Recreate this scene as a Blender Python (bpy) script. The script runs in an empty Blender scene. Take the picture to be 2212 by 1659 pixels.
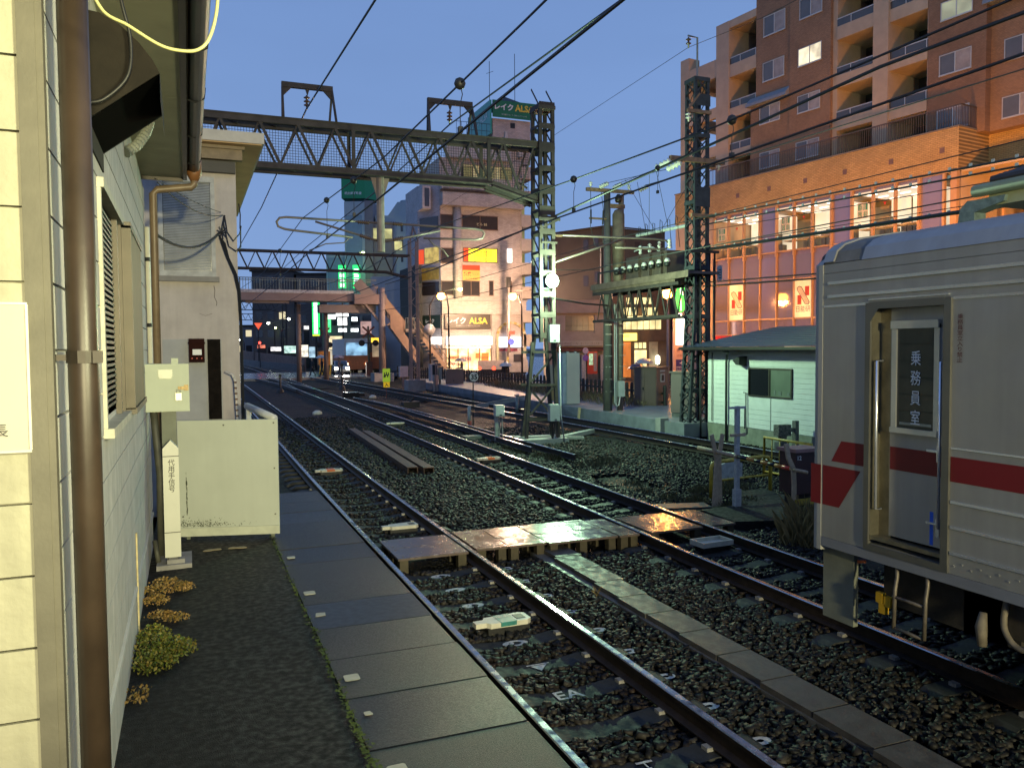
import bpy, math, random
import numpy as np
from mathutils import Vector, Matrix
R = math.radians
rnd = random.Random(7)
scene = bpy.context.scene
COL = scene.collection
# ------------------------------------------------------------------ camera
H = 2.65
YAW, PITCH, ROLL = math.atan(698/1740), R(2.6), .008
fw = Vector((math.sin(YAW)*math.cos(PITCH), math.cos(YAW)*math.cos(PITCH), -math.sin(PITCH)))
rt = Vector((math.cos(YAW), -math.sin(YAW), 0)); up = rt.cross(fw)
r2 = rt*math.cos(ROLL)-up*math.sin(ROLL); u2 = up*math.cos(ROLL)+rt*math.sin(ROLL)
cd = bpy.data.cameras.new('camera'); cam = bpy.data.objects.new('camera', cd); COL.objects.link(cam)
cam.matrix_world = Matrix(((r2.x,u2.x,-fw.x,0),(r2.y,u2.y,-fw.y,0),(r2.z,u2.z,-fw.z,H),(0,0,0,1)))
cd.sensor_width = 36; cd.lens = 36*1740/2212; cd.clip_start = .05; cd.clip_end = 4000
scene.camera = cam
# ------------------------------------------------------------------ sky, sun, exposure
SUN_EL, SUN_ROT = R(3), R(110)
w = bpy.data.worlds.new('World'); scene.world = w; w.use_nodes = True
nt = w.node_tree; nt.nodes.clear()
sky = nt.nodes.new('ShaderNodeTexSky'); sky.sky_type = 'NISHITA'; sky.sun_disc = False
sky.sun_elevation = SUN_EL; sky.sun_rotation = SUN_ROT; sky.air_density = 1.6; sky.ozone_density = 4
tc = nt.nodes.new('ShaderNodeTexCoord'); sp = nt.nodes.new('ShaderNodeSeparateXYZ')
nt.links.new(tc.outputs['Generated'], sp.inputs[0])
rp = nt.nodes.new('ShaderNodeValToRGB'); e = rp.color_ramp.elements
e[0].position = 0; e[0].color = (2.75, 4.35, 7.8, 1); e[1].position = .75; e[1].color = (1.6, 2.95, 6.6, 1)
em = rp.color_ramp.elements.new(.25); em.color = (2.35, 3.9, 7.5, 1)
cn = nt.nodes.new('ShaderNodeTexNoise'); cn.inputs['Scale'].default_value = 1.6; cn.inputs['Detail'].default_value = 5
mp = nt.nodes.new('ShaderNodeMapping'); mp.inputs['Scale'].default_value = (1, 1, 3.5)
nt.links.new(tc.outputs['Generated'], mp.inputs[0]); nt.links.new(mp.outputs[0], cn.inputs['Vector'])
cr = nt.nodes.new('ShaderNodeMapRange'); cr.inputs['From Min'].default_value = .3; cr.inputs['From Max'].default_value = .7
cr.inputs['To Min'].default_value = .94; cr.inputs['To Max'].default_value = 1.06
nt.links.new(cn.outputs['Fac'], cr.inputs['Value'])
mx = nt.nodes.new('ShaderNodeMixRGB'); mx.inputs[0].default_value = .06
vm = nt.nodes.new('ShaderNodeVectorMath'); vm.operation = 'SCALE'
bg = nt.nodes.new('ShaderNodeBackground'); bg.inputs['Strength'].default_value = .088
out = nt.nodes.new('ShaderNodeOutputWorld')
nt.links.new(sp.outputs['Z'], rp.inputs[0]); nt.links.new(rp.outputs[0], mx.inputs[1]); nt.links.new(sky.outputs[0], mx.inputs[2])
nt.links.new(mx.outputs[0], vm.inputs[0]); nt.links.new(cr.outputs[0], vm.inputs['Scale'])
nt.links.new(vm.outputs[0], bg.inputs[0]); nt.links.new(bg.outputs[0], out.inputs[0])
sd = bpy.data.lights.new('sun', 'SUN'); so = bpy.data.objects.new('sun', sd); COL.objects.link(so)
sd.energy = .06; sd.angle = R(25); sd.color = (.75, .85, 1)
so.rotation_euler = (R(50), 0, R(180)-SUN_ROT)
scene.view_settings.view_transform = 'Standard'; scene.view_settings.look = 'None'
scene.view_settings.exposure = 0; scene.view_settings.gamma = 1
cy = scene.cycles; cy.max_bounces = 6; cy.diffuse_bounces = 3; cy.glossy_bounces = 3; cy.transmission_bounces = 4
cy.sample_clamp_indirect = 4; cy.caustics_reflective = False; cy.caustics_refractive = False
try: cy.use_denoising = True; cy.use_light_tree = True
except Exception: pass

# ------------------------------------------------------------------ helpers
def lin(r, g, b):
    f = lambda c: ((c/255+.055)/1.055)**2.4 if c > 10 else c/255/12.92
    return (f(r), f(g), f(b))
MATS = {}
def mat(name, col, rough=.7, metal=0, var=.18, scale=4, bump=0, bscale=40, rvar=0, tint=None, spec=None, detail=6, streak=0):
    """procedural surface: two-tone noise colour, roughness noise, bump"""
    if name in MATS: return MATS[name]
    m = bpy.data.materials.new(name); m.use_nodes = True; n = m.node_tree; b = n.nodes['Principled BSDF']
    L = n.links.new
    t = n.nodes.new('ShaderNodeTexCoord'); nz = n.nodes.new('ShaderNodeTexNoise')
    nz.inputs['Scale'].default_value = scale; nz.inputs['Detail'].default_value = detail; nz.inputs['Roughness'].default_value = .6
    L(t.outputs['Object'], nz.inputs['Vector'])
    cr = n.nodes.new('ShaderNodeValToRGB'); e = cr.color_ramp.elements
    e[0].position = .3; e[1].position = .7
    c2 = tint if tint else tuple(min(1, c*(1+var)) for c in col)
    e[0].color = (*[c*(1-var) for c in col], 1); e[1].color = (*c2, 1)
    L(nz.outputs['Fac'], cr.inputs[0]); L(cr.outputs[0], b.inputs['Base Color'])
    if streak:
        ms = n.nodes.new('ShaderNodeMapping'); ms.inputs['Scale'].default_value = (9, 9, .55); L(t.outputs['Object'], ms.inputs[0])
        ns = n.nodes.new('ShaderNodeTexNoise'); ns.inputs['Scale'].default_value = 1.3; ns.inputs['Detail'].default_value = 7; L(ms.outputs[0], ns.inputs['Vector'])
        rs_ = n.nodes.new('ShaderNodeMapRange'); rs_.inputs['From Min'].default_value = .38; rs_.inputs['From Max'].default_value = .6
        rs_.inputs['To Min'].default_value = 1-streak; rs_.inputs['To Max'].default_value = 1; L(ns.outputs['Fac'], rs_.inputs['Value'])
        sv = n.nodes.new('ShaderNodeVectorMath'); sv.operation = 'SCALE'; L(cr.outputs[0], sv.inputs[0]); L(rs_.outputs[0], sv.inputs['Scale']); L(sv.outputs[0], b.inputs['Base Color'])
    b.inputs['Roughness'].default_value = rough; b.inputs['Metallic'].default_value = metal
    if spec is not None: b.inputs['Specular IOR Level'].default_value = spec
    if rvar:
        mr = n.nodes.new('ShaderNodeMapRange'); mr.inputs['From Min'].default_value = .35; mr.inputs['From Max'].default_value = .65
        mr.inputs['To Min'].default_value = max(.04, rough-rvar); mr.inputs['To Max'].default_value = min(1, rough+rvar)
        n2 = n.nodes.new('ShaderNodeTexNoise'); n2.inputs['Scale'].default_value = scale*1.7; n2.inputs['Detail'].default_value = 5
        L(t.outputs['Object'], n2.inputs['Vector']); L(n2.outputs['Fac'], mr.inputs['Value']); L(mr.outputs[0], b.inputs['Roughness'])
    if bump:
        n3 = n.nodes.new('ShaderNodeTexNoise'); n3.inputs['Scale'].default_value = bscale; n3.inputs['Detail'].default_value = 4
        L(t.outputs['Object'], n3.inputs['Vector'])
        bp = n.nodes.new('ShaderNodeBump'); bp.inputs['Strength'].default_value = bump; bp.inputs['Distance'].default_value = .01
        L(n3.outputs['Fac'], bp.inputs['Height']); L(bp.outputs[0], b.inputs['Normal'])
    MATS[name] = m; return m
def glow(name, col, strength, scale=0, dark=.5):
    if name in MATS: return MATS[name]
    m = bpy.data.materials.new(name); m.use_nodes = True; n = m.node_tree; b = n.nodes['Principled BSDF']
    b.inputs['Base Color'].default_value = (*[c*.5 for c in col], 1); b.inputs['Roughness'].default_value = .4
    b.inputs['Emission Color'].default_value = (*col, 1); b.inputs['Emission Strength'].default_value = strength
    if scale:
        t = n.nodes.new('ShaderNodeTexCoord'); nz = n.nodes.new('ShaderNodeTexNoise'); nz.inputs['Scale'].default_value = scale
        nz.inputs['Detail'].default_value = 2
        mr = n.nodes.new('ShaderNodeMapRange'); mr.inputs['From Min'].default_value = .35; mr.inputs['From Max'].default_value = .65
        mr.inputs['To Min'].default_value = strength*dark; mr.inputs['To Max'].default_value = strength*1.25
        n.links.new(t.outputs['Object'], nz.inputs['Vector']); n.links.new(nz.outputs['Fac'], mr.inputs['Value'])
        n.links.new(mr.outputs[0], b.inputs['Emission Strength'])
    MATS[name] = m; return m
def glassy(name, col, rough=.05, spec=.8):
    return mat(name, col, rough, 0, .1, 2, spec=spec)
class MB:
    """collects faces; mi = current material slot; fr = optional local frame"""
    def __init__(s, fr=None): s.v=[]; s.f=[]; s.m=[]; s.mi=0; s.fr=fr
    def add(s, vs, fs):
        k=len(s.v)
        if s.fr: vs=[s.fr(*p) for p in vs]
        s.v += [tuple(p) for p in vs]; s.f += [tuple(i+k for i in f) for f in fs]; s.m += [s.mi]*len(fs); return s
    def box(s, x0,x1,y0,y1,z0,z1):
        v=[(x,y,z) for z in (z0,z1) for y in (y0,y1) for x in (x0,x1)]
        return s.add(v, [(0,2,3,1),(4,5,7,6),(0,1,5,4),(2,6,7,3),(0,4,6,2),(1,3,7,5)])
    def cbox(s, cx,cy,cz,sx,sy,sz,rz=0):
        c,sn=math.cos(rz),math.sin(rz); v=[]
        for z in (-.5,.5):
            for y in (-.5,.5):
                for x in (-.5,.5):
                    a,b=x*sx,y*sy; v.append((cx+a*c-b*sn, cy+a*sn+b*c, cz+z*sz))
        return s.add(v, [(0,2,3,1),(4,5,7,6),(0,1,5,4),(2,6,7,3),(0,4,6,2),(1,3,7,5)])
    def beam(s, p, q, w=.06, h=None, upv=(0,0,1)):
        h=h or w; p,q=Vector(p),Vector(q); d=(q-p).normalized(); u=Vector(upv)
        if abs(d.dot(u))>.98: u=Vector((0,1,0))
        a=d.cross(u).normalized(); b=a.cross(d); v=[]
        for o in (p,q):
            for i,j in ((-1,-1),(1,-1),(1,1),(-1,1)): v.append(o+a*i*w/2+b*j*h/2)
        return s.add(v, [(0,1,2,3),(7,6,5,4),(0,4,5,1),(1,5,6,2),(2,6,7,3),(3,7,4,0)])
    def tube(s, pts, r, n=6):
        pts=[Vector(p) for p in pts]; rs=r if isinstance(r,(list,tuple)) else [r]*len(pts); v=[]; f=[]; prev=None
        for i,p in enumerate(pts):
            d=(pts[min(i+1,len(pts)-1)]-pts[max(i-1,0)]).normalized()
            if prev is None:
                u=Vector((0,0,1)) if abs(d.z)<.9 else Vector((1,0,0))
                a=d.cross(u).normalized()
            else: a=(prev-d*prev.dot(d)).normalized()
            prev=a; b=d.cross(a)
            for k in range(n):
                t=2*math.pi*k/n; v.append(p+(a*math.cos(t)+b*math.sin(t))*rs[i])
        for i in range(len(pts)-1):
            for k in range(n):
                k2=(k+1)%n; f.append((i*n+k,i*n+k2,(i+1)*n+k2,(i+1)*n+k))
        f.append(tuple(range(n-1,-1,-1))); f.append(tuple((len(pts)-1)*n+k for k in range(n)))
        return s.add(v,f)
    def prism(s, poly, ax, a, b):
        """2D polygon extruded along axis ax (0,1,2) from a to b; poly in the other two axes"""
        n=len(poly); v=[]
        for t in (a,b):
            for (p,q) in poly: v.append((t,p,q) if ax==0 else (p,t,q) if ax==1 else (p,q,t))
        f=[tuple(range(n)),tuple(range(2*n-1,n-1,-1))]+[(i,i+n,(i+1)%n+n,(i+1)%n) for i in range(n)]
        return s.add(v,f)
    def quad(s, *p): return s.add(p,[tuple(range(len(p)))])
    def lathe(s, prof, c, n=12, ax=2):
        v=[]; f=[]
        for (r,z) in prof:
            for k in range(n):
                t=2*math.pi*k/n; a,b=r*math.cos(t),r*math.sin(t)
                o=(a,b,z) if ax==2 else (z,a,b) if ax==0 else (a,z,b)
                v.append((c[0]+o[0],c[1]+o[1],c[2]+o[2]))
        for i in range(len(prof)-1):
            for k in range(n):
                k2=(k+1)%n; f.append((i*n+k,i*n+k2,(i+1)*n+k2,(i+1)*n+k))
        f.append(tuple(range(n-1,-1,-1))); f.append(tuple((len(prof)-1)*n+k for k in range(n)))
        return s.add(v,f)
    def build(s, name, mats, parent=None, smooth=False, org=None):
        if not isinstance(mats,(list,tuple)): mats=[mats]
        if org is None:
            if parent is not None: org=root_loc(parent)
            else:
                a=np.array(s.v); lo,hi=a.min(0),a.max(0); org=((lo[0]+hi[0])/2,(lo[1]+hi[1])/2,lo[2])
        me=bpy.data.meshes.new(name)
        me.from_pydata([(p[0]-org[0],p[1]-org[1],p[2]-org[2]) for p in s.v],[],s.f)
        for m in mats: me.materials.append(m)
        if len(mats)>1: me.polygons.foreach_set('material_index', [min(i,len(mats)-1) for i in s.m])
        if smooth: me.polygons.foreach_set('use_smooth',[True]*len(me.polygons))
        me.update(); o=bpy.data.objects.new(name,me); COL.objects.link(o)
        if parent is not None: o.parent=parent
        else: o.location=org
        return o
def root_loc(o):
    while o.parent: o=o.parent
    return tuple(o.location)
def tag(o, label, cat, group=None, kind=None):
    if label: o['label']=label
    if cat: o['category']=cat
    if group: o['group']=group
    if kind: o['kind']=kind
    return o
def thing(name, label, cat, loc, group=None):
    o=bpy.data.objects.new(name,None); COL.objects.link(o); o.location=loc; o.empty_display_size=.2
    return tag(o,label,cat,group)
def solo(name, mb, mats, label, cat, group=None, smooth=False):
    return tag(mb.build(name,mats,None,smooth),label,cat,group)
def struct(name, mb, mats, label=None, cat=None, kind='structure'):
    return tag(mb.build(name,mats,None,False,(0,0,0)),label,cat,None,kind)
def dup(o, loc, label=None, parent=None, rz=None):
    c=o.copy(); COL.objects.link(c)
    if parent is not None: c.parent=parent
    else:
        c.location=loc
        if rz is not None: c.rotation_euler=(0,0,rz)
        if label: c['label']=label
    for ch in list(o.children): dup(ch,None,None,c)
    return c
def one(name, mats, parent, fn, smooth=False, fr=None):
    m=MB(fr); fn(m); return m.build(name,mats,parent,smooth)
def box(name, m, parent, *b, fr=None): return MB(fr).box(*b).build(name,m,parent)
def frame(P0, ang):
    """local frame: s to the right along the facade, d outwards, z up; ang = heading of s"""
    ux,uy=math.cos(ang),math.sin(ang); nx,ny=uy,-ux
    return lambda s,d,z: (P0[0]+ux*s+nx*d, P0[1]+uy*s+ny*d, z)
def text(s, parent, c, u, v, w, h, m, name='lettering', stretch=False, depth=.003, bold=0, ls=.95):
    cu=bpy.data.curves.new('t','FONT'); cu.body=s; cu.align_x='CENTER'; cu.size=1; cu.resolution_u=2; cu.space_line=ls
    cu.offset=bold
    o=bpy.data.objects.new('t',cu); COL.objects.link(o); bpy.context.view_layer.update()
    me=bpy.data.meshes.new_from_object(o.evaluated_get(bpy.context.evaluated_depsgraph_get()))
    bpy.data.objects.remove(o); bpy.data.curves.remove(cu)
    n=len(me.vertices)
    if not n: return None
    a=np.empty(n*3); me.vertices.foreach_get('co',a); a=a.reshape(-1,3); lo,hi=a.min(0),a.max(0); sz=np.maximum(hi-lo,1e-4)
    sx,sy=w/sz[0],h/sz[1]
    if not stretch: sx=sy=min(sx,sy)
    q=(a-(lo+hi)/2); u,v=np.array(u,float),np.array(v,float); nn=np.cross(u,v); org=np.array(root_loc(parent))
    b=np.array(c)-org+np.outer(q[:,0]*sx,u)+np.outer(q[:,1]*sy,v)+nn*depth
    me.vertices.foreach_set('co',b.ravel()); me.materials.clear(); me.materials.append(m); me.name=name; me.update()
    t=bpy.data.objects.new(name,me); COL.objects.link(t); t.parent=parent; return t
def lamp(name, loc, col, power, radius, parent, spot=None, aim=None):
    d=bpy.data.lights.new(name,'SPOT' if spot else 'POINT'); d.energy=power; d.color=col; d.shadow_soft_size=radius
    o=bpy.data.objects.new(name,d); COL.objects.link(o); rl=root_loc(parent); o.parent=parent
    o.location=(loc[0]-rl[0],loc[1]-rl[1],loc[2]-rl[2])
    if spot:
        d.spot_size=spot; d.spot_blend=.6; o.rotation_euler=(Vector(aim)-Vector(loc)).to_track_quat('-Z','Y').to_euler()
    return o
def curve3(pts, n=8):
    P=[Vector(p) for p in pts]; out=[]
    for i in range(len(P)-1):
        a,b,c,d=P[max(i-1,0)],P[i],P[i+1],P[min(i+2,len(P)-1)]
        for k in range(n):
            t=k/n; out.append(tuple(.5*((2*b)+(c-a)*t+(2*a-5*b+4*c-d)*t*t+(3*b-a-3*c+d)*t**3)))
    out.append(tuple(P[-1])); return out
def path(poly, y):
    for (x0,y0),(x1,y1) in zip(poly,poly[1:]):
        if y<=y1: return x0+(x1-x0)*(y-y0)/(y1-y0)
    return poly[-1][0]
def smooth_path(poly, step=2.0):
    """Catmull-Rom through (x,y) points"""
    P=[Vector((*p,0)) for p in poly]; out=[]
    for i in range(len(P)-1):
        a,b,c,d=P[max(i-1,0)],P[i],P[i+1],P[min(i+2,len(P)-1)]; n=max(1,int((c-b).length/step))
        m1=(c-a)/max((c-a).length,.01)*(c-b).length; m2=(d-b)/max((d-b).length,.01)*(c-b).length
        for k in range(n):
            t=k/n; out.append(b*(2*t**3-3*t*t+1)+m1*(t**3-2*t*t+t)+c*(-2*t**3+3*t*t)+m2*(t**3-t*t))
    out.append(P[-1]); return [(p.x,p.y) for p in out]
# ------------------------------------------------------------------ materials
steel=mat('weathered brown steel',(.05,.038,.035),.65,.1,.35,3,.15,60,spec=.3)
darksteel=mat('dark painted steel',(.022,.022,.024),.6,.2,.3,4)
bluesteel=mat('blue grey painted steel',(.036,.04,.046),.6,.1,.35,4,.1,50,spec=.3)
rust=mat('rusty steel',(.06,.032,.02),.7,.3,.45,6,.2,80)
railtop=mat('polished wet rail head',(.45,.45,.46),.22,1,.25,6,rvar=.1)
railside=mat('rusted rail web',(.028,.019,.015),.5,.5,.4,9,.2,60)
conc=mat('grey concrete',(.26,.25,.24),.8,0,.25,3,.25,30)
concdark=mat('dark wet concrete',(.085,.085,.088),.5,0,.35,5,.35,60,rvar=.2)
black=mat('black rubber',(.012,.012,.013),.5,0,.2)
white=mat('white paint',(.7,.7,.68),.5,0,.12,6)
dullwhite=mat('worn white paint',(.42,.42,.4),.6,0,.3,14)
pvc=mat('grey painted box',(.36,.36,.37),.45,0,.1,5)
yellow=mat('chipped yellow paint',(.5,.34,.03),.5,0,.4,12,tint=(.6,.43,.05))
redp=mat('red paint',(.5,.03,.02),.5,0,.2)
porcelain=mat('white porcelain insulator',(.6,.58,.55),.25,0,.1)
brownins=mat('brown porcelain insulator',(.09,.05,.035),.25,0,.2)
wire_m=mat('dark stranded wire',(.02,.02,.022),.5,.3,.2)
aspm=mat('black wet asphalt',(.005,.005,.0055),.7,0,.5,9,.7,120,rvar=.2,spec=.3)
# ------------------------------------------------------------------ ground, pavement, tracks
def ballast_mat():
    m=bpy.data.materials.new('ballast bed'); m.use_nodes=True; n=m.node_tree; b=n.nodes['Principled BSDF']; L=n.links.new
    t=n.nodes.new('ShaderNodeTexCoord'); v=n.nodes.new('ShaderNodeTexVoronoi'); v.inputs['Scale'].default_value=17
    L(t.outputs['Object'],v.inputs['Vector'])
    cr=n.nodes.new('ShaderNodeValToRGB'); e=cr.color_ramp.elements
    e[0].color=(.004,.004,.0045,1); e[1].color=(.024,.022,.021,1); e[1].position=.9
    L(v.outputs['Color'],cr.inputs[0]); L(cr.outputs[0],b.inputs['Base Color']); b.inputs['Roughness'].default_value=.65; b.inputs['Specular IOR Level'].default_value=.15
    bp=n.nodes.new('ShaderNodeBump'); bp.inputs['Strength'].default_value=1; bp.inputs['Distance'].default_value=.06; bp.invert=True
    L(v.outputs['Distance'],bp.inputs['Height']); L(bp.outputs[0],b.inputs['Normal']); return m
BAL=ballast_mat()
g=MB(); g.quad((-1500,-1500,-.6),(1500,-1500,-.6),(1500,1500,-.6),(-1500,1500,-.6))
struct('ground',g,mat('dark ground',(.03,.03,.032),.6,0,.3,.5))
def grid(x0,x1,y0,y1,nx,ny,zf):
    m=MB(); m.v=[(x0+(x1-x0)*i/nx,y0+(y1-y0)*j/ny,zf(x0+(x1-x0)*i/nx,y0+(y1-y0)*j/ny)) for j in range(ny+1) for i in range(nx+1)]
    m.f=[(j*(nx+1)+i,j*(nx+1)+i+1,(j+1)*(nx+1)+i+1,(j+1)*(nx+1)+i) for j in range(ny) for i in range(nx)]; m.m=[0]*len(m.f); return m
def bz(x,y): return -.245+.018*math.sin(x*2.3+y*1.1)+.012*math.sin(y*3.7-x*1.9)+.02*rnd.random()-(.05 if 8<x<12 else 0)
struct('ballast_bed',grid(1.5,18,-14,60,66,260,bz),BAL)
struct('far_ballast_bed',grid(1.5,18,60,240,20,60,lambda x,y:-.25),BAL)
T1=[(2.83,-12),(2.83,12),(2.9,22),(3.08,40),(3.3,64),(3.4,90),(2.9,150),(1.5,220)]
T2=[(6.46,-14),(6.47,4),(6.5,9),(6.58,11.5),(6.65,15),(6.76,20),(6.95,30),(7.1,41),(7.18,52),(7.4,60),(7.75,75),(8.4,97),(8.6,120),(7.9,170),(6.5,220)]
T2B=[(7.16,52),(7.03,62),(6.5,73),(5.8,83),(4.6,100),(3.7,118)]
T3=[(13.15,-4),(13.0,17.5),(12.9,22),(12.8,26),(12.68,31),(12.45,38),(11.9,56),(11.4,71),(10.9,90),(10.4,110),(9.3,170),(8,220)]
RP=[(-.0635,-.153),(.0635,-.153),(.0635,-.142),(.009,-.125),(.009,-.042),(.03,-.036),(.0325,-.008),(.024,0),(-.024,0),(-.0325,-.008),(-.03,-.036),(-.009,-.042),(-.009,-.125),(-.0635,-.142)]
def rail(center,off,label,ymin=-99,ymax=999,group='running rails of the railway tracks',step=2.5):
    P=[p for p in smooth_path(center,step) if ymin<=p[1]<=ymax]; m=MB(); n=len(RP); v=[]
    for i,p in enumerate(P):
        a=Vector(P[max(i-1,0)]); b=Vector(P[min(i+1,len(P)-1)]); d=(b-a).normalized(); nx=Vector((d.y,-d.x))
        for (l,z) in RP: v.append((p[0]+nx.x*(off+l),p[1]+nx.y*(off+l),z))
    f=[];mm=[]
    for i in range(len(P)-1):
        for k in range(n):
            k2=(k+1)%n; f.append((i*n+k,i*n+k2,(i+1)*n+k2,(i+1)*n+k)); mm.append(1 if k in (6,7,8) else 0)
    f.append(tuple(range(n-1,-1,-1))); f.append(tuple((len(P)-1)*n+k for k in range(n))); mm+=[0,0]
    m.v=v;m.f=f;m.m=mm; return solo('rail',m,[railside,railtop],label,'rail',group)
GA=.566
rail(T1,-GA,'nearest shiny wet rail running along the edge of the dark paving slabs')
rail(T1,GA,'second shiny rail from the paving, across the nearest sleepers')
rail(T2,-GA,'left rail of the middle track, running under the train')
rail(T2,GA,'right rail of the middle track, passing the yellow boom posts')
rail(T2B,-GA,'left rail of the turnout swinging from middle track toward the pink cabin',52.5)
rail(T2B,GA,'right rail of the turnout, crossing the left rail of the middle track',52.5)
rail(T3,-GA,'left rail of the far track beyond the lattice mast')
rail(T3,GA,'right rail of the far track, closest to the low concrete wall')
rail([(8.81,17.8),(8.8,20),(8.83,24),(8.9,28),(8.92,33),(8.7,41)],0,'dead end rail with a cut end beside the lattice mast base',group=None)
rail([(8.42,19.6),(8.5,23),(8.62,28),(8.62,32),(8.72,37.5),(8.3,44)],0,'rusty check rail lying just left of the dead end rail',group=None)
# spare channels lying between the tracks
for (a,b,lb) in (((5.08,27.2),(4.66,17.7),'left of two rusty steel channels lying on the ballast'),((5.36,26.3),(4.98,17.5),'right of two rusty steel channels lying on the ballast')):
    m=MB(); d=(Vector(b)-Vector(a)).normalized(); nx=Vector((-d.y,d.x))
    pr=[(-.12,-.2),(-.12,-.04),(.12,-.04),(.12,-.2),(.1,-.2),(.1,-.06),(-.1,-.06),(-.1,-.2)]
    v=[(p[0]+nx.x*l,p[1]+nx.y*l,z) for p in (a,b) for (l,z) in pr]
    m.add(v,[tuple(range(7,-1,-1)),tuple(range(8,16))]+[(i,(i+1)%8,(i+1)%8+8,i+8) for i in range(8)])
    solo('steel_channel',m,mat('brown channel',(.055,.032,.024),.6,.3,.4,5,.2,60),lb,'steel channel','steel channels on the ballast')
# sleepers
slm=mat('wet concrete sleeper',(.026,.027,.027),.65,0,.35,5,.3,50,rvar=.12,spec=.25)
slc=mat('pale rail clip',(.3,.29,.28),.4,.3,.3,20)
def sleeper_mesh():
    m=MB(); top=[(-1,-.235),(-.86,-.178),(-.45,-.172),(-.2,-.2),(0,-.208),(.2,-.2),(.45,-.172),(.86,-.178),(1,-.235)]
    for (xa,za),(xb,zb) in zip(top,top[1:]):
        w=.115; m.add([(xa,-w,za),(xb,-w,zb),(xb,w,zb),(xa,w,za),(xa,-w-.03,-.36),(xb,-w-.03,-.36),(xb,w+.03,-.36),(xa,w+.03,-.36)],[(0,1,2,3),(0,4,5,1),(3,2,6,7)])
    m.quad((-1,-.115,-.235),(-1,.115,-.235),(-1,.145,-.36),(-1,-.145,-.36)); m.quad((1,.115,-.235),(1,-.115,-.235),(1,-.145,-.36),(1,.145,-.36)); return m
SLP=sleeper_mesh().build('sleeper',slm,org=(0,0,0)); COL.objects.unlink(SLP); SLM=SLP.data; bpy.data.objects.remove(SLP)
CLMS=[]
for rr in (-GA,GA):
    for s in (-1,1):
        CLP=MB().box(rr+s*.085-.032,rr+s*.085+.032,-.035,.035,-.178,-.145).build('rail_clip',slc,org=(0,0,0)); CLMS.append(CLP.data); bpy.data.objects.remove(CLP)
def sleeper(c,y,label,group,clips):
    x=path(c,y); dx=(path(c,y+.5)-path(c,y-.5)); o=bpy.data.objects.new('sleeper',SLM); COL.objects.link(o)
    o.location=(x,y,0); o.rotation_euler=(0,0,-math.atan(dx)+rnd.uniform(-.008,.008)); tag(o,label,'sleeper',group)
    if clips:
        for c_ in CLMS:
            k=bpy.data.objects.new('rail_clip',c_); COL.objects.link(k); k.parent=o
    return o
mark=mat('white chalk paint mark',(.5,.5,.47),.7,0,.4,30)
def ring(o,x,y,a,b,hole=.55,z=-.2):
    m=MB(); n=14; P=lambda s,k:(x+a*s*math.cos(2*math.pi*k/n),y+b*s*math.sin(2*math.pi*k/n),z)
    for k in range(n): m.quad(P(hole,k),P(1,k),P(1,k+1),P(hole,k+1))
    k=bpy.data.meshes.new('painted_mark'); k.from_pydata(m.v,[],m.f); k.materials.append(mark); q=bpy.data.objects.new('painted_mark',k); COL.objects.link(q); q.parent=o
    return q
marks={4.62:'T',5.24:None,5.86:'EA',6.48:'A',7.10:'8',8.34:'8',8.96:'o',9.58:'8'}
y=3.38; SLY1=[]
while y<46:
    if not 9.85<y<11.05:
        q=round(y,2); mk=marks.get(q); SLY1.append(y)
        names={'T':'sleeper of the nearest track with a white chalk letter T','EA':'sleeper of the nearest track with white letters EA','A':'sleeper of the nearest track with a white triangle mark'}
        lb=names.get(mk) or ('sleeper with round white chalk mark, among the nearest track sleepers' if mk else ('bare wet sleeper of nearest track, close to the foreground slabs' if y<17 else 'distant bare sleeper of the nearest track'))
        o=sleeper(T1,y,lb,'sleepers of the nearest track',y<17)
        if mk in('8','o'): ring(o,.03,.0,.13,.075,.5 if mk=='8' else .3)
        if mk=='8': ring(o,-.03,.01,.05,.045,.3,-.199)
        if mk in('T','EA'): text(mk,o,(path(T1,y)+.0,y,-.198),(1,0,0),(0,1,0),.3,.15,mark,'painted_mark',bold=.015)
        if mk=='A':
            m=MB(); m.quad((-.09,.07,-.2),(.13,.07,-.2),(.13,.05,-.2),(-.09,.05,-.2)); m.quad((.0,-.08,-.2),(.1,.04,-.2),(-.06,.04,-.2)); 
            k=bpy.data.meshes.new('painted_mark'); k.from_pydata(m.v,[],m.f); k.materials.append(mark); q2=bpy.data.objects.new('painted_mark',k); COL.objects.link(q2); q2.parent=o
        if mk or 5<y<8: ring(o,.93,0,.09,.06,.35,-.196)
    y+=.62
y=4.1; SLY2=[]
while y<50:
    if not 9.85<y<11.05:
        SLY2.append(y)
        sleeper(T2,y,'wet sleeper of the middle track, between planks and lattice mast' if 11<y<24 else ('sleeper of middle track near the train front' if y<11 else 'distant sleeper of the middle track'),'sleepers of the middle track',y<20)
    y+=.62
y=42
while y<73:
    sleeper(T3,y,'distant sleeper of the far track past the exit and entry board','sleepers of the far track',False); y+=.68
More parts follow.
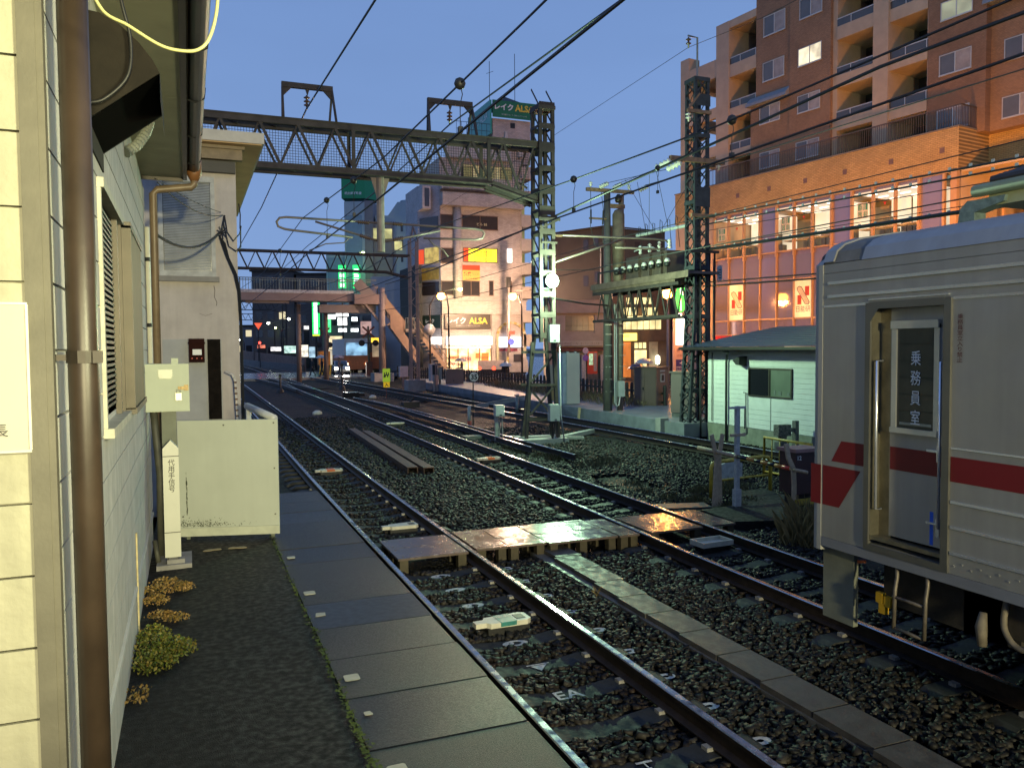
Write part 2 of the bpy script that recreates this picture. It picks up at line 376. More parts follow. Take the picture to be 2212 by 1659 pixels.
# loose ballast stones (one object, nobody could count them)
def stones():
    rg=np.random.default_rng(3); pts=[]
    def area(x0,x1,y0,y1,den):
        n=int((x1-x0)*(y1-y0)*den); pts.append(np.stack([rg.uniform(x0,x1,n),rg.uniform(y0,y1,n)],1))
    area(2.2,8,3,9.8,620); area(2.2,8.2,11,16,480); area(2.3,9,16,24,300); area(8,12.2,8.5,14,330); area(9,12.3,14,20,260); area(8,12,20,27,150); area(12,14.8,12,20,200); area(2.4,8,24,34,110)
    p=np.concatenate(pts); x,yy=p[:,0],p[:,1]
    t1=np.interp(yy,[q[1] for q in T1],[q[0] for q in T1]); t2=np.interp(yy,[q[1] for q in T2],[q[0] for q in T2]); t3=np.interp(yy,[q[1] for q in T3],[q[0] for q in T3])
    ok=np.ones(len(p),bool)
    for t in (t1,t2,t3):
        for g in (-GA,GA): ok&=np.abs(x-t-g)>.075
    for sy in SLY1: ok&=~((np.abs(yy-sy)<.125)&(np.abs(x-t1)<.98))
    for sy in SLY2: ok&=~((np.abs(yy-sy)<.125)&(np.abs(x-t2)<.98))
    ok&=~((x>4.28)&(x<4.82)&(yy<10.4)); ok&=~((x>8.0)&(x<9.9)&(yy>10.2)&(yy<12.2)); ok&=~((x<7.7)&(yy>9.8)&(yy<11.05))
    ok&=~((x>9.2)&(x<10.6)&(yy>21.8)&(yy<23.2)); ok&=x>2.2
    p=p[ok]; n=len(p); x,yy=p[:,0],p[:,1]
    s=rg.uniform(.55,1,n)[:,None]*np.array([.036,.028,.022])*rg.uniform(.7,1.35,(n,3))*(1+np.clip((yy-12)/25,0,.5))[:,None]
    cube=np.array([(a,b,c) for c in(-1,1) for b in(-1,1) for a in(-1,1)],float)
    v=cube[None]*(1+rg.uniform(-.38,.25,(n,8,3)))*s[:,None,:]
    a,b=rg.uniform(0,6.28,n),rg.uniform(-.6,.6,n); ca,sa,cb,sb=np.cos(a),np.sin(a),np.cos(b),np.sin(b)
    X=v[...,0]*cb[:,None]-v[...,2]*sb[:,None]; Zz=v[...,0]*sb[:,None]+v[...,2]*cb[:,None]; Y=v[...,1]
    Xr=X*ca[:,None]-Y*sa[:,None]; Yr=X*sa[:,None]+Y*ca[:,None]
    z=-.222+rg.uniform(0,.04,n)-np.where((x>8)&(x<12),.05,0)
    V=np.stack([Xr+x[:,None],Yr+yy[:,None],Zz+z[:,None]],-1).reshape(-1,3)
    F=np.array([(0,2,3,1),(4,5,7,6),(0,1,5,4),(2,6,7,3),(0,4,6,2),(1,3,7,5)]); F=(F[None]+8*np.arange(n)[:,None,None]).reshape(-1,4)
    me=bpy.data.meshes.new('ballast_stones'); me.vertices.add(len(V)); me.vertices.foreach_set('co',V.ravel())
    me.loops.add(F.size); me.loops.foreach_set('vertex_index',F.ravel().astype(np.int32)); me.polygons.add(len(F))
    me.polygons.foreach_set('loop_start',np.arange(0,F.size,4,dtype=np.int32)); me.polygons.foreach_set('loop_total',np.full(len(F),4,np.int32))
    me.update(calc_edges=True); at=me.attributes.new('tone','FLOAT','FACE'); at.data.foreach_set('value',np.repeat(rg.random(n),6).astype(np.float32))
    dr=np.min([np.abs(x-np.interp(yy,[q[1] for q in T],[q[0] for q in T])-g) for T in (T1,T2,T3) for g in (-GA,GA)],0); ar=me.attributes.new('rust','FLOAT','FACE'); ar.data.foreach_set('value',np.repeat(np.clip(1-dr/.35,0,1)*rg.uniform(.2,1,n),6).astype(np.float32))
    m=bpy.data.materials.new('ballast stone'); m.use_nodes=True; nt=m.node_tree; b=nt.nodes['Principled BSDF']
    an=nt.nodes.new('ShaderNodeAttribute'); an.attribute_name='tone'; cr=nt.nodes.new('ShaderNodeValToRGB'); e=cr.color_ramp.elements
    e[0].color=(.006,.006,.0065,1); e[1].color=(.036,.033,.03,1); k=cr.color_ramp.elements.new(.6); k.color=(.013,.012,.0115,1); k=cr.color_ramp.elements.new(.85); k.color=(.02,.016,.013,1)
    nt.links.new(an.outputs['Fac'],cr.inputs[0]); ra=nt.nodes.new('ShaderNodeAttribute'); ra.attribute_name='rust'; mx=nt.nodes.new('ShaderNodeMixRGB'); mx.inputs[2].default_value=(.024,.013,.008,1); nt.links.new(ra.outputs['Fac'],mx.inputs[0]); nt.links.new(cr.outputs[0],mx.inputs[1]); nt.links.new(mx.outputs[0],b.inputs['Base Color']); b.inputs['Roughness'].default_value=.6; b.inputs['Specular IOR Level'].default_value=.22
    me.materials.append(m); o=bpy.data.objects.new('ballast_stones',me); COL.objects.link(o); tag(o,'dark wet crushed stone ballast around the tracks','ballast',None,'stuff')
stones()
# asphalt strip, paving slabs
struct('asphalt_path',grid(-.52,1.035,1.5,15.6,14,90,lambda x,y:-.012+.008*math.sin(x*3+y*1.3)+.004*rnd.random()),aspm)
pv=MB(); J=[1.6,2.45,3.3,4.4,5.2,6.04,6.86,7.66,8.45,9.33,10.15,10.95,11.75,12.55,13.4,14.25,15.3]
for i,(a,b) in enumerate(zip(J,J[1:])):
    pv.mi=1 if i==7 else (2 if i%3==1 else 0); dz=rnd.uniform(-.006,.004); pv.box(1.04+rnd.uniform(0,.012),2.19-rnd.uniform(0,.012),a+.006,b-.006,-.3,-.008+dz)
struct('pavement',pv,[mat('rough wet paving concrete',(.019,.02,.023),.42,0,.3,50,.45,160,rvar=.1,spec=.3),mat('smooth trowelled paving patch',(.03,.032,.038),.42,0,.1,8,.08,90,rvar=.05,spec=.35),mat('worn wet paving concrete',(.016,.017,.02),.38,0,.3,40,.35,150,rvar=.1,spec=.3)])
st=MB(); st.box(1.0,2.2,1.5,15.4,-.6,-.3); struct('platform_base',st,concdark)
mo=MB()
for i in range(900):
    t=rnd.random(); y=4.2+11*t*t; x=1.03+rnd.gauss(0,.018); s=rnd.uniform(.006,.02); a=rnd.uniform(0,6.28)
    mo.quad((x+s*math.cos(a),y+s*math.sin(a),.004),(x-s*math.sin(a),y+s*math.cos(a),.012),(x-s*math.cos(a),y-s*math.sin(a),.004),(x+s*math.sin(a),y-s*math.cos(a),.002))
tag(mo.build('moss',mat('green moss',(.06,.085,.012),.8,0,.5,20)),'thin line of green moss along the slab joint','moss',None,'stuff')
tan=mat('cream marker paint',(.45,.43,.33),.6,0,.12,12)
def blob(name,cx,cy,pts,z,label,cat,group,m):
    k=MB(); n=len(pts); k.add([(cx+a,cy+b,z) for a,b in pts]+[(cx+a,cy+b,z-.006) for a,b in pts],[tuple(range(n))]+[(i,i+n,(i+1)%n+n,(i+1)%n) for i in range(n)]); return solo(name,k,m,label,cat,group)
sq=lambda s,j=.15:[(s*a+rnd.uniform(-j,j)*s,s*b+rnd.uniform(-j,j)*s) for a,b in ((-.8,-1),(.8,-1),(1,-.8),(1,.8),(.8,1),(-.8,1),(-1,.8),(-1,-.8))]
for (x,y,s,lb) in ((1.15,10.48,.05,'small white marker on the slabs nearest the green board'),(1.16,8.86,.058,'white square marker on the slab before the smooth slab'),(1.16,8.09,.05,'broken white marker lying on the smooth grey slab'),(1.16,6.42,.06,'large white square marker in the middle of the paving'),(1.16,4.88,.06,'white square marker at the very bottom of the paving'),(1.15,5.73,.026,'small torn pale scrap on the near paving')):
    blob('floor_marker',x,y,sq(s,.25 if 'broken' in lb or 'torn' in lb else .04),.004,lb,'floor marker','white markers on the paving slabs',tan)
ft=lambda sx:[(sx*a*.9,b*.9) for a,b in ((-.13,-.06),(-.08,-.085),(-.02,-.07),(.03,-.045),(.09,-.055),(.13,-.03),(.12,.03),(.07,.05),(.02,.03),(-.04,.045),(-.1,.02))]
blob('footprint_marker',.23,11.32,ft(1),.004,'left tan footprint painted on asphalt before the green board','footprint marker','painted footprints',mat('tan paint',(.3,.24,.13),.7,0,.2,10))
blob('footprint_marker',.55,11.31,ft(-1),.004,'right tan footprint painted on asphalt before the green board','footprint marker','painted footprints',mat('tan paint',(.3,.24,.13)))
# plank crossing
bwet=mat('wet plywood crossing plank',(.11,.085,.075),.2,0,.3,4,.07,220,rvar=.08); brust=mat('rust edge',(.05,.028,.016),.7,0,.4,8)
planks=[(2.4,3.34,9.9,10.43,'bolted plank between the nearest rails, front row'),(2.4,3.34,10.45,10.97,'bolted plank between the nearest rails, back row'),(3.47,3.92,9.95,11.05,'narrow rusty plank just right of the second rail'),(3.94,4.48,9.95,10.44,'greenish wet plank in the front row, before the trough'),(3.94,4.48,10.46,11.06,'greenish wet plank in the back row, before the trough'),(4.5,5.56,9.9,10.43,'long wet plank under the trough end, front row'),(4.5,5.56,10.45,11.06,'long wet plank under the trough end, back row'),(5.58,5.9,9.87,10.43,'dark plank touching the middle track left rail, front'),(5.58,5.9,10.45,10.98,'dark plank touching the middle track left rail, back'),(6.1,6.98,9.88,10.96,'orange lit plank with a puddle inside the middle track'),(7.1,7.58,9.9,10.97,'orange lit end plank outside the middle track')]
for (x0,x1,y0,y1,lb) in planks:
    t=thing('crossing_plank',lb,'plank',((x0+x1)/2,(y0+y1)/2,-.24),'plank crossing over the tracks')
    z=-.012+rnd.uniform(-.004,.004); tilt=rnd.uniform(-.004,.004)
    m=MB(); m.box(x0,x1,y0,y1,z-.03,z); m.mi=1
    for bx in (x0+.08,x1-.08):
        for by in ((y0+.08,y1-.08) if (x1-x0)>.5 else (y0+.1,)): m.lathe([(.014,z),(.014,z+.003)],(bx,by,0),8)
    m.build('board',[bwet,brust],t)
    n=max(2,int((x1-x0)/.32))
    for i in range(n):
        xx=x0+.08+(x1-x0-.16)*i/(n-1)
        for ya in (y0+.015,y1-.13): box('support_block',mat('damp timber',(.05,.04,.022),.7,0,.3,9),t,xx-.055,xx+.055,ya,ya+.115,-.26,z-.031)
# cable trough covers
trm=mat('damp concrete trough lid',(.06,.054,.05),.5,0,.3,7,.45,110,rvar=.15)
tx=[(10.0,4.63),(9.2,4.58),(8,4.53),(7,4.52),(5.7,4.5),(3,4.45)]
y=10.15; i=0
while y>2.9:
    xx=np.interp(-y,[-a for a,_ in tx],[b for _,b in tx])+rnd.uniform(-.015,.015); m=MB(); m.cbox(xx,y-.3,-.145,.36,.585,.05,rnd.uniform(-.02,.02))
    solo('trough_cover',m,trm,'concrete cable trough lid in the row running toward the camera','trough cover','cable trough lids')
    y-=.605; i+=1
m=MB(); m.box(4.3,4.72,2.9,10.1,-.34,-.172); struct('cable_trough',m,concdark)
# transponders between the rails
crm=mat('cream plastic',(.5,.48,.4),.45,0,.15,9); orp=mat('orange band',(.55,.12,.02),.4,0,.15)
teal=mat('teal printed band',(.03,.16,.15),.4,0,.3,30)
def beacon(x,y,L,label,band=None,top=-.08,rz=0,tray=False):
    t=thing('track_beacon',label,'track beacon',(x,y,-.25),'beacons between the rails'); c,s=math.cos(rz),math.sin(rz)
    fr=lambda a,b,z:(x+a*c-b*s,y+a*s+b*c,z); h=L/2
    m=MB(fr); m.box(-h+.05,h-.02,-.1,.1,-.25,top-.05); m.build('base',black,t)
    m=MB(fr)
    if tray:
        m.box(-h,h,-.15,.15,top-.05,top-.03); m.box(-h,h,-.15,-.13,top-.03,top+.02); m.box(-h,h,.13,.15,top-.03,top+.02); m.box(-h,-h+.02,-.13,.13,top-.03,top+.02); m.box(h-.02,h,-.13,.13,top-.03,top+.02)
    else:
        m.prism([(-h+.08,-.1),(h-.05,-.12),(h,-.08),(h,.08),(h-.05,.12),(-h+.08,.1),(-h+.05,.05),(-h-.06,.045),(-h-.06,-.045),(-h+.05,-.05)],2,top-.05,top)
    m.build('cover',crm,t)
    if not tray: box('window',black,t,h*.45,h*.82,-.06,.06,top-.01,top+.004,fr=fr)
    if band: box('label_band',band,t,-h*.3,h*.35,-.115,.115,top-.04,top+.003,fr=fr)
    if band is teal:
        text('取扱注意',t,fr(0,.05,top+.003),(c,s,0),(-s,c,0),.2,.05,crm,'lettering')
beacon(2.88,7.45,.52,'cream beacon with a teal printed band, nearest the camera',teal,-.07,.05)
beacon(2.99,12.1,.5,'cream beacon standing behind the plank crossing, nearest track',None,-.07,.05)
beacon(2.92,18.45,.55,'distant beacon with red band on the nearest track',orp,-.08,.05)
beacon(6.84,18.6,.55,'beacon with an orange band on the middle track',orp,-.06,.08)
beacon(7.0,28.9,.6,'plain pale beacon far along the middle track',None,-.06,.08)
beacon(6.7,9.28,.52,'empty cream tray beacon beside the train front',None,-.06,.05,True)
# ------------------------------------------------------------------ station building on the left
side=mat('pale cream siding',(.56,.55,.5),.7,0,.16,5,.3,25,tint=(.62,.6,.55),streak=.14)
rock=mat('embossed cream siding',(.36,.34,.25),.7,0,.1,3,1.0,11,detail=4,streak=.1)
trimm=mat('taupe corner trim',(.11,.1,.075),.6,0,.15,6,.1,60)
pipem=mat('brown vinyl downpipe',(.038,.025,.017),.42,0,.3,4,.05,30)
frm=mat('bronze window frame',(.06,.05,.035),.45,.3,.2)
sof=mat('olive soffit board',(.3,.29,.2),.7,0,.12,2,.05,30)
dkb=mat('dark brown metal',(.028,.021,.016),.4,.3,.3,5)
B=thing('station_building','cream sided station building at the left edge with brown gutter and downpipe','building',(-2.2,7.7,-.05))
m=MB(); m.box(-4.5,-.53,3.62,11.9,-.3,5.0)
z=4.26+.269*2
while z>.5:
    lo=z-.269+.012
    segs=[(3.6,11.9)] if lo>3.66 or z<2.15 else [(3.6,5.62),(8.97,11.9)]
    for a,b in segs: m.box(-.54,-.5,a,b,max(lo,.46),z)
    z-=.269
m.box(-.54,-.505,3.6,11.9,-.3,.42); m.mi=1; m.box(-.55,-.488,3.6,11.9,.42,.455); m.mi=0
m.build('side_wall',[side,mat('pale flashing strip',(.6,.6,.56),.4,0,.1)],B)
m=MB(); m.box(-4.5,-.56,3.615,3.66,-.3,5); z=4.05+.285
while z>-.3:
    m.box(-4.5,-.565,3.58,3.62,max(-.3,z-.285+.01),z); z-=.285
m.build('front_wall',rock,B)
one('corner_trim',trimm,B,lambda m:(m.box(-.575,-.512,3.565,3.6,-.3,5.0),m.box(-.512,-.488,3.57,3.63,-.3,5.0)))
one('seam_cover',mat('yellowed sealant strip',(.5,.42,.22),.6,0,.3,12),B,lambda m:(m.box(-.497,-.483,8.2,8.235,-.1,.95),))
# window with rain shutter box
W=box('window',frm,B,-.62,-.57,5.6,8.97,2.1,3.68)
wf=MB(); wf.box(-.57,-.478,5.6,5.66,2.161,3.659); wf.box(-.57,-.478,8.93,8.98,2.161,3.659); wf.box(-.57,-.46,5.6,8.98,3.66,3.72); wf.box(-.57,-.44,5.6,8.98,2.1,2.16)
wf.build('frame',mat('cream window casing',(.5,.48,.38),.6,0,.2,8),W)
m=MB(); m.box(-.57,-.53,5.66,7.0,2.2,3.66); m.build('pane',glassy('dark green window glass',(.03,.035,.028),.08),W)
m=MB()
for i in range(34): m.box(-.529,-.522,5.72,6.94,2.25+i*.041,2.25+i*.041+.02)
m.build('blind',mat('reflected blind slats',(.022,.022,.017),.5,0,.4,7),W)  # strips on the pane stand in for the blinds' reflection
m=MB(); m.box(-.53,-.49,6.95,7.02,2.16,3.66); m.box(-.53,-.48,7.22,7.27,2.16,3.66); m.build('sash',frm,W)
m=MB(); m.box(-.55,-.42,7.28,8.93,2.17,3.66); m.build('shutter',mat('olive brown shutter box',(.13,.1,.045),.6,.1,.12,3),W)
m=MB(); m.box(-.56,-.41,7.26,8.96,3.64,3.69); m.box(-.56,-.4,7.26,8.96,2.13,2.18); m.box(-.55,-.41,7.26,7.3,2.17,3.66); m.build('shutter_frame',frm,W)
# roof, soffit, gutter
rf=MB(); rf.add([(-4.6,-4,6.6),(.09,-4,5.22),(.09,11.98,5.22),(-4.6,11.98,6.6),(-4.6,-4,6.45),(.05,-4,5.04),(.05,11.98,5.04),(-4.6,11.98,6.45)],[(0,1,2,3),(7,6,5,4),(0,4,5,1),(1,5,6,2),(2,6,7,3)])
RF=rf.build('roof',dkb,B)
m=MB()
for a,b in zip((-4,-1.5,1,3.4,5.8,8.2,10.3),(-1.504,.996,3.396,5.796,8.196,10.296,11.95)): m.box(-.6,-.01,a,b,4.985,5.01)
m.build('soffit',sof,RF)
one('fascia',dkb,RF,lambda m:(m.box(-.01,.04,-4,11.96,4.96,5.2),m.box(-.6,-.01,11.95,11.98,4.94,5.2)))
G=MB().tube([(.125,-4,5.13),(.125,11.7,5.1)],.082,14).build('gutter',dkb,RF,True)
for y in (-2,0,1.9,3.2,4.4,5.6,7,8.4,9.8,11.2): one('gutter_bracket',black,RF,lambda m:m.tube([(.02,y,5.2),(.125+.09,y,5.16),(.2,y,5.06),(.125,y,5.02),(.04,y,5.04)],.007,5))
one('gutter_outlet',mat('orange lit gutter end',(.2,.085,.03),.45,0,.2),RF,lambda m:m.lathe([(.05,4.92),(.1,5.02),(.1,5.2),(.06,5.22)],(.13,11.78,0),10),True)  # orange light on the outlet is put into its colour
m=MB(); m.tube([(.13,11.78,4.95),(.13,11.78,4.88),(.09,11.78,4.84),(-.33,11.78,4.78),(-.385,11.78,4.72),(-.385,11.78,0)],.05,10); m.build('downpipe',mat('tan downpipe',(.17,.12,.075),.45,0,.2,5),B,True)
m=MB(); m.tube([(-.4,3.72,5.0),(-.4,3.72,-.1)],.058,16); P=m.build('downpipe',pipem,B,True)
one('pipe_strap',dkb,P,lambda m:(m.lathe([(.064,2.6),(.064,2.65)],(-.4,3.72,0),14),m.box(-.52,-.44,3.7,3.74,2.61,2.635),m.box(-.36,-.325,3.66,3.7,2.6,2.65)))
# exhaust hood
m=MB(); pr=[(-.5,4.56),(-.42,4.55),(-.32,4.5),(-.22,4.41),(-.15,4.32),(-.115,4.25),(-.115,4.1),(-.13,4.1),(-.13,4.2),(-.5,3.94)]
m.prism([(-.5,4.56),(-.42,4.55),(-.32,4.5),(-.22,4.41),(-.15,4.32),(-.115,4.25),(-.5,3.95)],1,5.15,5.165); m.prism([(-.5,4.56),(-.42,4.55),(-.32,4.5),(-.22,4.41),(-.15,4.32),(-.115,4.25),(-.5,3.95)],1,6.03,6.05)
top=[(-.5,4.56),(-.42,4.55),(-.32,4.5),(-.22,4.41),(-.15,4.32),(-.115,4.25),(-.115,4.1)]
for (a,za),(b,zb) in zip(top,top[1:]): m.add([(a,5.165,za),(b,5.165,zb),(b,6.03,zb),(a,6.03,za)],[(0,1,2,3)])
m.box(-.5,-.49,5.165,6.03,3.83,3.98); m.mi=1; m.add([(-.497,5.17,3.95),(-.125,5.17,4.24),(-.125,6.02,4.24),(-.497,6.02,3.95)],[(0,1,2,3)])
m.build('exhaust_hood',[mat('brown metal hood',(.014,.011,.008),.75,.1,.25,8,.1,90,spec=.2),mat('hood mouth shade',(.003,.003,.003),.95,spec=.02)],B)  # black sheet carries the shade of the hood opening
m=MB(); pts=[(-.3,8.75,4.98),(-.3,8.7,4.85),(-.33,8.5,4.7),(-.4,8.35,4.55),(-.5,8.25,4.45)]; fine=[]
for a,b in zip(pts,pts[1:]):
    for k in range(8): fine.append(tuple(a[i]+(b[i]-a[i])*k/8 for i in range(3)))
m.tube(fine,[.05 if i%2 else .041 for i in range(len(fine))],10); m.build('corrugated_hose',mat('grey green hose',(.2,.21,.17),.5,0,.1),B)
m=MB(); m.tube([(-.46,11.5,4.24),(-.46,11.5,2.48)],.03,8); m.mi=1; m.lathe([(.034,2.95),(.034,3.0)],(-.46,11.5,0),8); m.lathe([(.034,3.8),(.034,3.85)],(-.46,11.5,0),8)
m.build('conduit_pipe',[mat('cream conduit',(.55,.53,.42),.45,0,.1),black],B)
# sign on the front wall
S=thing('wall_notice','white notice board with black characters on the cream front wall','notice board',(-1.1,3.57,2.27))
box('panel',mat('white acrylic sign',(.42,.4,.33),.5,0,.04,2),S,-1.9,-.575,3.56,3.58,2.27,2.83)
one('frame',mat('aluminium edge',(.5,.48,.42),.4,.4,.1),S,lambda m:(m.box(-1.9,-.568,3.555,3.582,2.262,2.272),m.box(-1.9,-.568,3.555,3.582,2.828,2.836),m.box(-.575,-.566,3.555,3.582,2.272,2.828)))
text('立入禁止',S,(-1.0,3.555,2.58),(1,0,0),(0,0,1),.7,.13,black,bold=.01)
text('成増駅長',S,(-.75,3.555,2.35),(1,0,0),(0,0,1),.22,.05,black)
# hanging yellow cable
m=MB(); m.tube(curve3([(-.36,3.4,4.5),(-.32,3.4,4.08),(-.27,3.4,3.92),(-.18,3.4,3.87),(-.08,3.4,3.815),(-.01,3.4,3.8),(.06,3.4,3.81),(.105,3.4,3.86),(.135,3.4,3.97),(.14,3.4,4.1),(.13,3.4,4.35),(.1,3.4,5.05)]),.0065,8)
solo('hanging_cable',m,mat('yellow green cable sheath',(.42,.4,.17),.45,0,.1),'yellowish cable hanging in a loop under the gutter of the cream building','cable',smooth=True)
m=MB(); m.tube(curve3([(-.36,5.08,4.95),(-.3,5.08,4.6),(-.26,5.1,4.4),(-.28,5.1,4.2),(-.4,5.1,4.06),(-.49,5.1,4.03)]),.011,6)
solo('black_cable',m,black,'short black cable looping down past the brown exhaust hood','cable',smooth=True)
# green control cabinet on its post
pg=mat('pale green cabinet paint',(.43,.48,.37),.5,0,.06,3,streak=.03); gp=mat('dark green post',(.09,.105,.075),.5,0,.2,5)
K=thing('control_cabinet','pale green control cabinet with rusty hasp and padlock on a dark post','cabinet',(-.24,10.9,0))
box('body',pg,K,-.5,.0,10.8,11.1,1.89,2.48)
box('door',pg,K,-.495,-.052,10.783,10.8,1.9,2.47)
one('label_holder',mat('cream metal plate',(.5,.52,.42),.4,.1,.1),K,lambda m:(m.box(-.35,-.19,10.775,10.783,2.32,2.41),m.box(-.34,-.2,10.77,10.775,2.3,2.325)))
hp=one('hasp',mat('rusty hasp',(.28,.2,.09),.5,.5,.4,40),K,lambda m:(m.box(-.13,-.02,10.768,10.783,2.16,2.2),m.box(-.06,-.01,10.76,10.77,2.15,2.22)))
one('padlock',mat('brass padlock',(.55,.53,.42),.35,.4,.1),hp,lambda m:(m.box(-.16,-.09,10.75,10.775,2.03,2.12),m.tube([(-.145,10.762,2.12),(-.145,10.762,2.16),(-.105,10.762,2.16),(-.105,10.762,2.12)],.008,6)))
box('post',gp,K,-.33,-.16,10.9,11.05,.0,1.89)
one('pipe',mat('old cable pipe',(.06,.06,.045),.6,0,.3,6),K,lambda m:(m.tube([(-.42,10.95,1.9),(-.4,10.95,1.6),(-.36,10.85,1.1),(-.37,10.85,.1)],.045,8),m.tube([(-.44,10.8,.3),(-.4,10.7,.05)],.03,8)),True)
one('base_plate',conc,K,lambda m:(m.box(-.42,-.02,10.5,11.15,-.02,.05),m.box(-.3,-.1,10.56,10.7,.05,.1)))
one('rain_cap',pg,K,lambda m:m.box(-.2,-.12,10.85,10.95,2.48,2.55))
Q=thing('marker_post','white pointed post lettered in black beside the pale green board','marker post',(-.23,10.62,.08))
wp=mat('cream enamel post',(.6,.6,.5),.4,0,.05,4)
m=MB(); m.prism([(-.32,.13),(-.14,.13),(-.14,1.46),(-.23,1.56),(-.32,1.46)],1,10.56,10.68); m.build('body',wp,Q)
one('groove',mat('groove shadow grey',(.1,.1,.09),.6),Q,lambda m:(m.box(-.321,-.139,10.557,10.66,1.36,1.37),m.box(-.321,-.139,10.557,10.66,.43,.44)))
one('foot',concdark,Q,lambda m:m.box(-.28,-.18,10.58,10.66,-.02,.13))
text('代\n用\n手\n信\n号',Q,(-.225,10.558,1.13),(1,0,0),(0,0,1),.075,.4,black,stretch=True,bold=.004)
# pale green board across the platform end
bdm=mat('pale green board paint',(.47,.5,.43),.5,0,.05,2,streak=.025)
A=thing('barrier_board','large pale green barrier board with bolts and black mould near its foot','barrier board',(.48,11.9,.06))
fb=lambda s,d,z:(-.17+s*.966+d*.26,12.06-s*.26+d*.966,z)
MB(fb).box(0,1.355,0,.035,.17,1.67).build('panel',bdm,A); MB(fb).box(0,1.355,-.008,.03,.05,.168).build('kick_strip',mat('pale kick strip',(.5,.52,.42),.5,0,.12,6),A)
one('bolt',mat('bolt grey',(.12,.12,.1),.5,.5),A,lambda m:[m.lathe([(.012,-.008),(.012,0)],(sx,0,zz),8,1) for sx,zz in ((.62,1.6),(1.3,1.62),(1.3,.98),(1.3,.33),(.05,.33))],fr=fb)
mm=MB(fb); rr=random.Random(5)
for i in range(330):
    s=abs(rr.gauss(.28,.26))%1.2+.02; z=.18+abs(rr.gauss(0,.055)); q=rr.uniform(.002,.009)*(1.4 if rr.random()<.1 else 1); mm.quad((s-q,-.0015,z-q*.6),(s+q,-.0015,z-q*.3),(s+q*.7,-.0015,z+q),(s-q*.6,-.0015,z+q*.7))
for i in range(60):
    s=.1+.012*rr.random(); z=rr.uniform(.35,.95); q=rr.uniform(.003,.012); mm.quad((s-q*.5,-.0015,z-q*2),(s+q*.5,-.0015,z-q*2),(s+q*.5,-.0015,z+q*2),(s-q*.5,-.0015,z+q*2))
mm.build('mould_stain',mat('black mould',(.11,.12,.09),.8,0,.3,30),A)
one('brace',gp,A,lambda m:(m.beam(fb(.1,.06,0),fb(.1,.06,1.6),.05),m.beam(fb(1.25,.06,-.1),fb(1.25,.06,1.6),.05)))
m=MB(); m.tube([(.86,13.6,1.74),(1.12,12.0,1.66)],.055,12); m.tube([(.87,13.5,1.7),(.87,13.5,0)],.04,8)
solo('hand_rail',m,mat('white vinyl rail',(.55,.55,.52),.4,0,.1),'white rounded rail end just behind the pale green board','rail post',smooth=True)
# weeds against the wall
def leaves(name,label,spots,n,cols,h,seed,cat='weeds',blade=False):
    rg=np.random.default_rng(seed); V=[];F=[];tone=[]
    for i in range(n):
        cx,cyy,r=spots[rg.integers(len(spots))]; a=rg.uniform(0,6.28); d=r*math.sqrt(rg.random())*(.6+.4*rg.random()); x=cx+d*math.cos(a); y=cyy+d*math.sin(a)
        hh=h*(1-d/r*.7)
        if blade:
            L=hh*rg.uniform(.5,1.2); w=.004; b=rg.uniform(0,6.28); lean=rg.uniform(.1,.7)*L; p=[(x-w,y,-.23),(x+w,y,-.23),(x+lean*math.cos(b)*.5+w*.7,y+lean*math.sin(b)*.5,-.23+L*.65),(x+lean*math.cos(b),y+lean*math.sin(b),-.23+L*.95)]
        else:
            z=hh*rg.random(); s=rg.uniform(.008,.02); u=Vector(rg.normal(size=3)).normalized(); w2=u.cross(Vector(rg.normal(size=3))).normalized(); c=Vector((x,y,z+.01)); p=[c-u*s,c+w2*s*.6,c+u*s,c-w2*s*.6]
        k=len(V); V+= [tuple(q) for q in p]; F.append((k,k+1,k+2,k+3)); tone.append(float(np.clip(rg.normal(.5+.3*(d/r-.5),.22),0,1)))
    m=MB(); m.v=V; m.f=F; m.m=[0]*len(F)
    o=m.build(name,[],None); at=o.data.attributes.new('tone','FLOAT','FACE'); at.data.foreach_set('value',tone)
    k='leaf '+str(cols); 
    if k not in MATS:
        mt=bpy.data.materials.new('leaf'); mt.use_nodes=True; nt=mt.node_tree; b=nt.nodes['Principled BSDF']; an=nt.nodes.new('ShaderNodeAttribute'); an.attribute_name='tone'
        cr=nt.nodes.new('ShaderNodeValToRGB'); e=cr.color_ramp.elements; e[0].color=(*cols[0],1); e[1].color=(*cols[-1],1)
        if len(cols)>2: q=cr.color_ramp.elements.new(.5); q.color=(*cols[1],1)
        nt.links.new(an.outputs['Fac'],cr.inputs[0]); nt.links.new(cr.outputs[0],b.inputs['Base Color']); b.inputs['Roughness'].default_value=.6; MATS[k]=mt
    o.data.materials.append(MATS[k]); return tag(o,label,cat)
gy=[(.05,.1,.012),(.16,.17,.02),(.3,.2,.04)]; br=[(.12,.1,.02),(.26,.16,.04),(.34,.19,.06)]
leaves('weed_clump','largest green and yellow weed clump at the foot of the cream wall',[(-.3,7.6,.28),(-.18,7.55,.22),(-.32,7.25,.2),(-.36,7.95,.18)],2600,gy,.17,1)
leaves('weed_clump','brownish weed patch in front of the white lettered post base',[(-.4,9.5,.2),(-.3,9.8,.2),(-.12,9.55,.14),(-.38,9.15,.15)],1300,br,.1,2)
leaves('weed_clump','small yellow weed patch between the two larger weed clumps',[(-.17,8.5,.14),(-.33,8.62,.14)],450,br,.08,3)
leaves('weed_clump','thin scatter of dry weeds at the near end of the cream wall',[(-.42,6.75,.12),(-.42,6.6,.1)],140,br,.06,4)
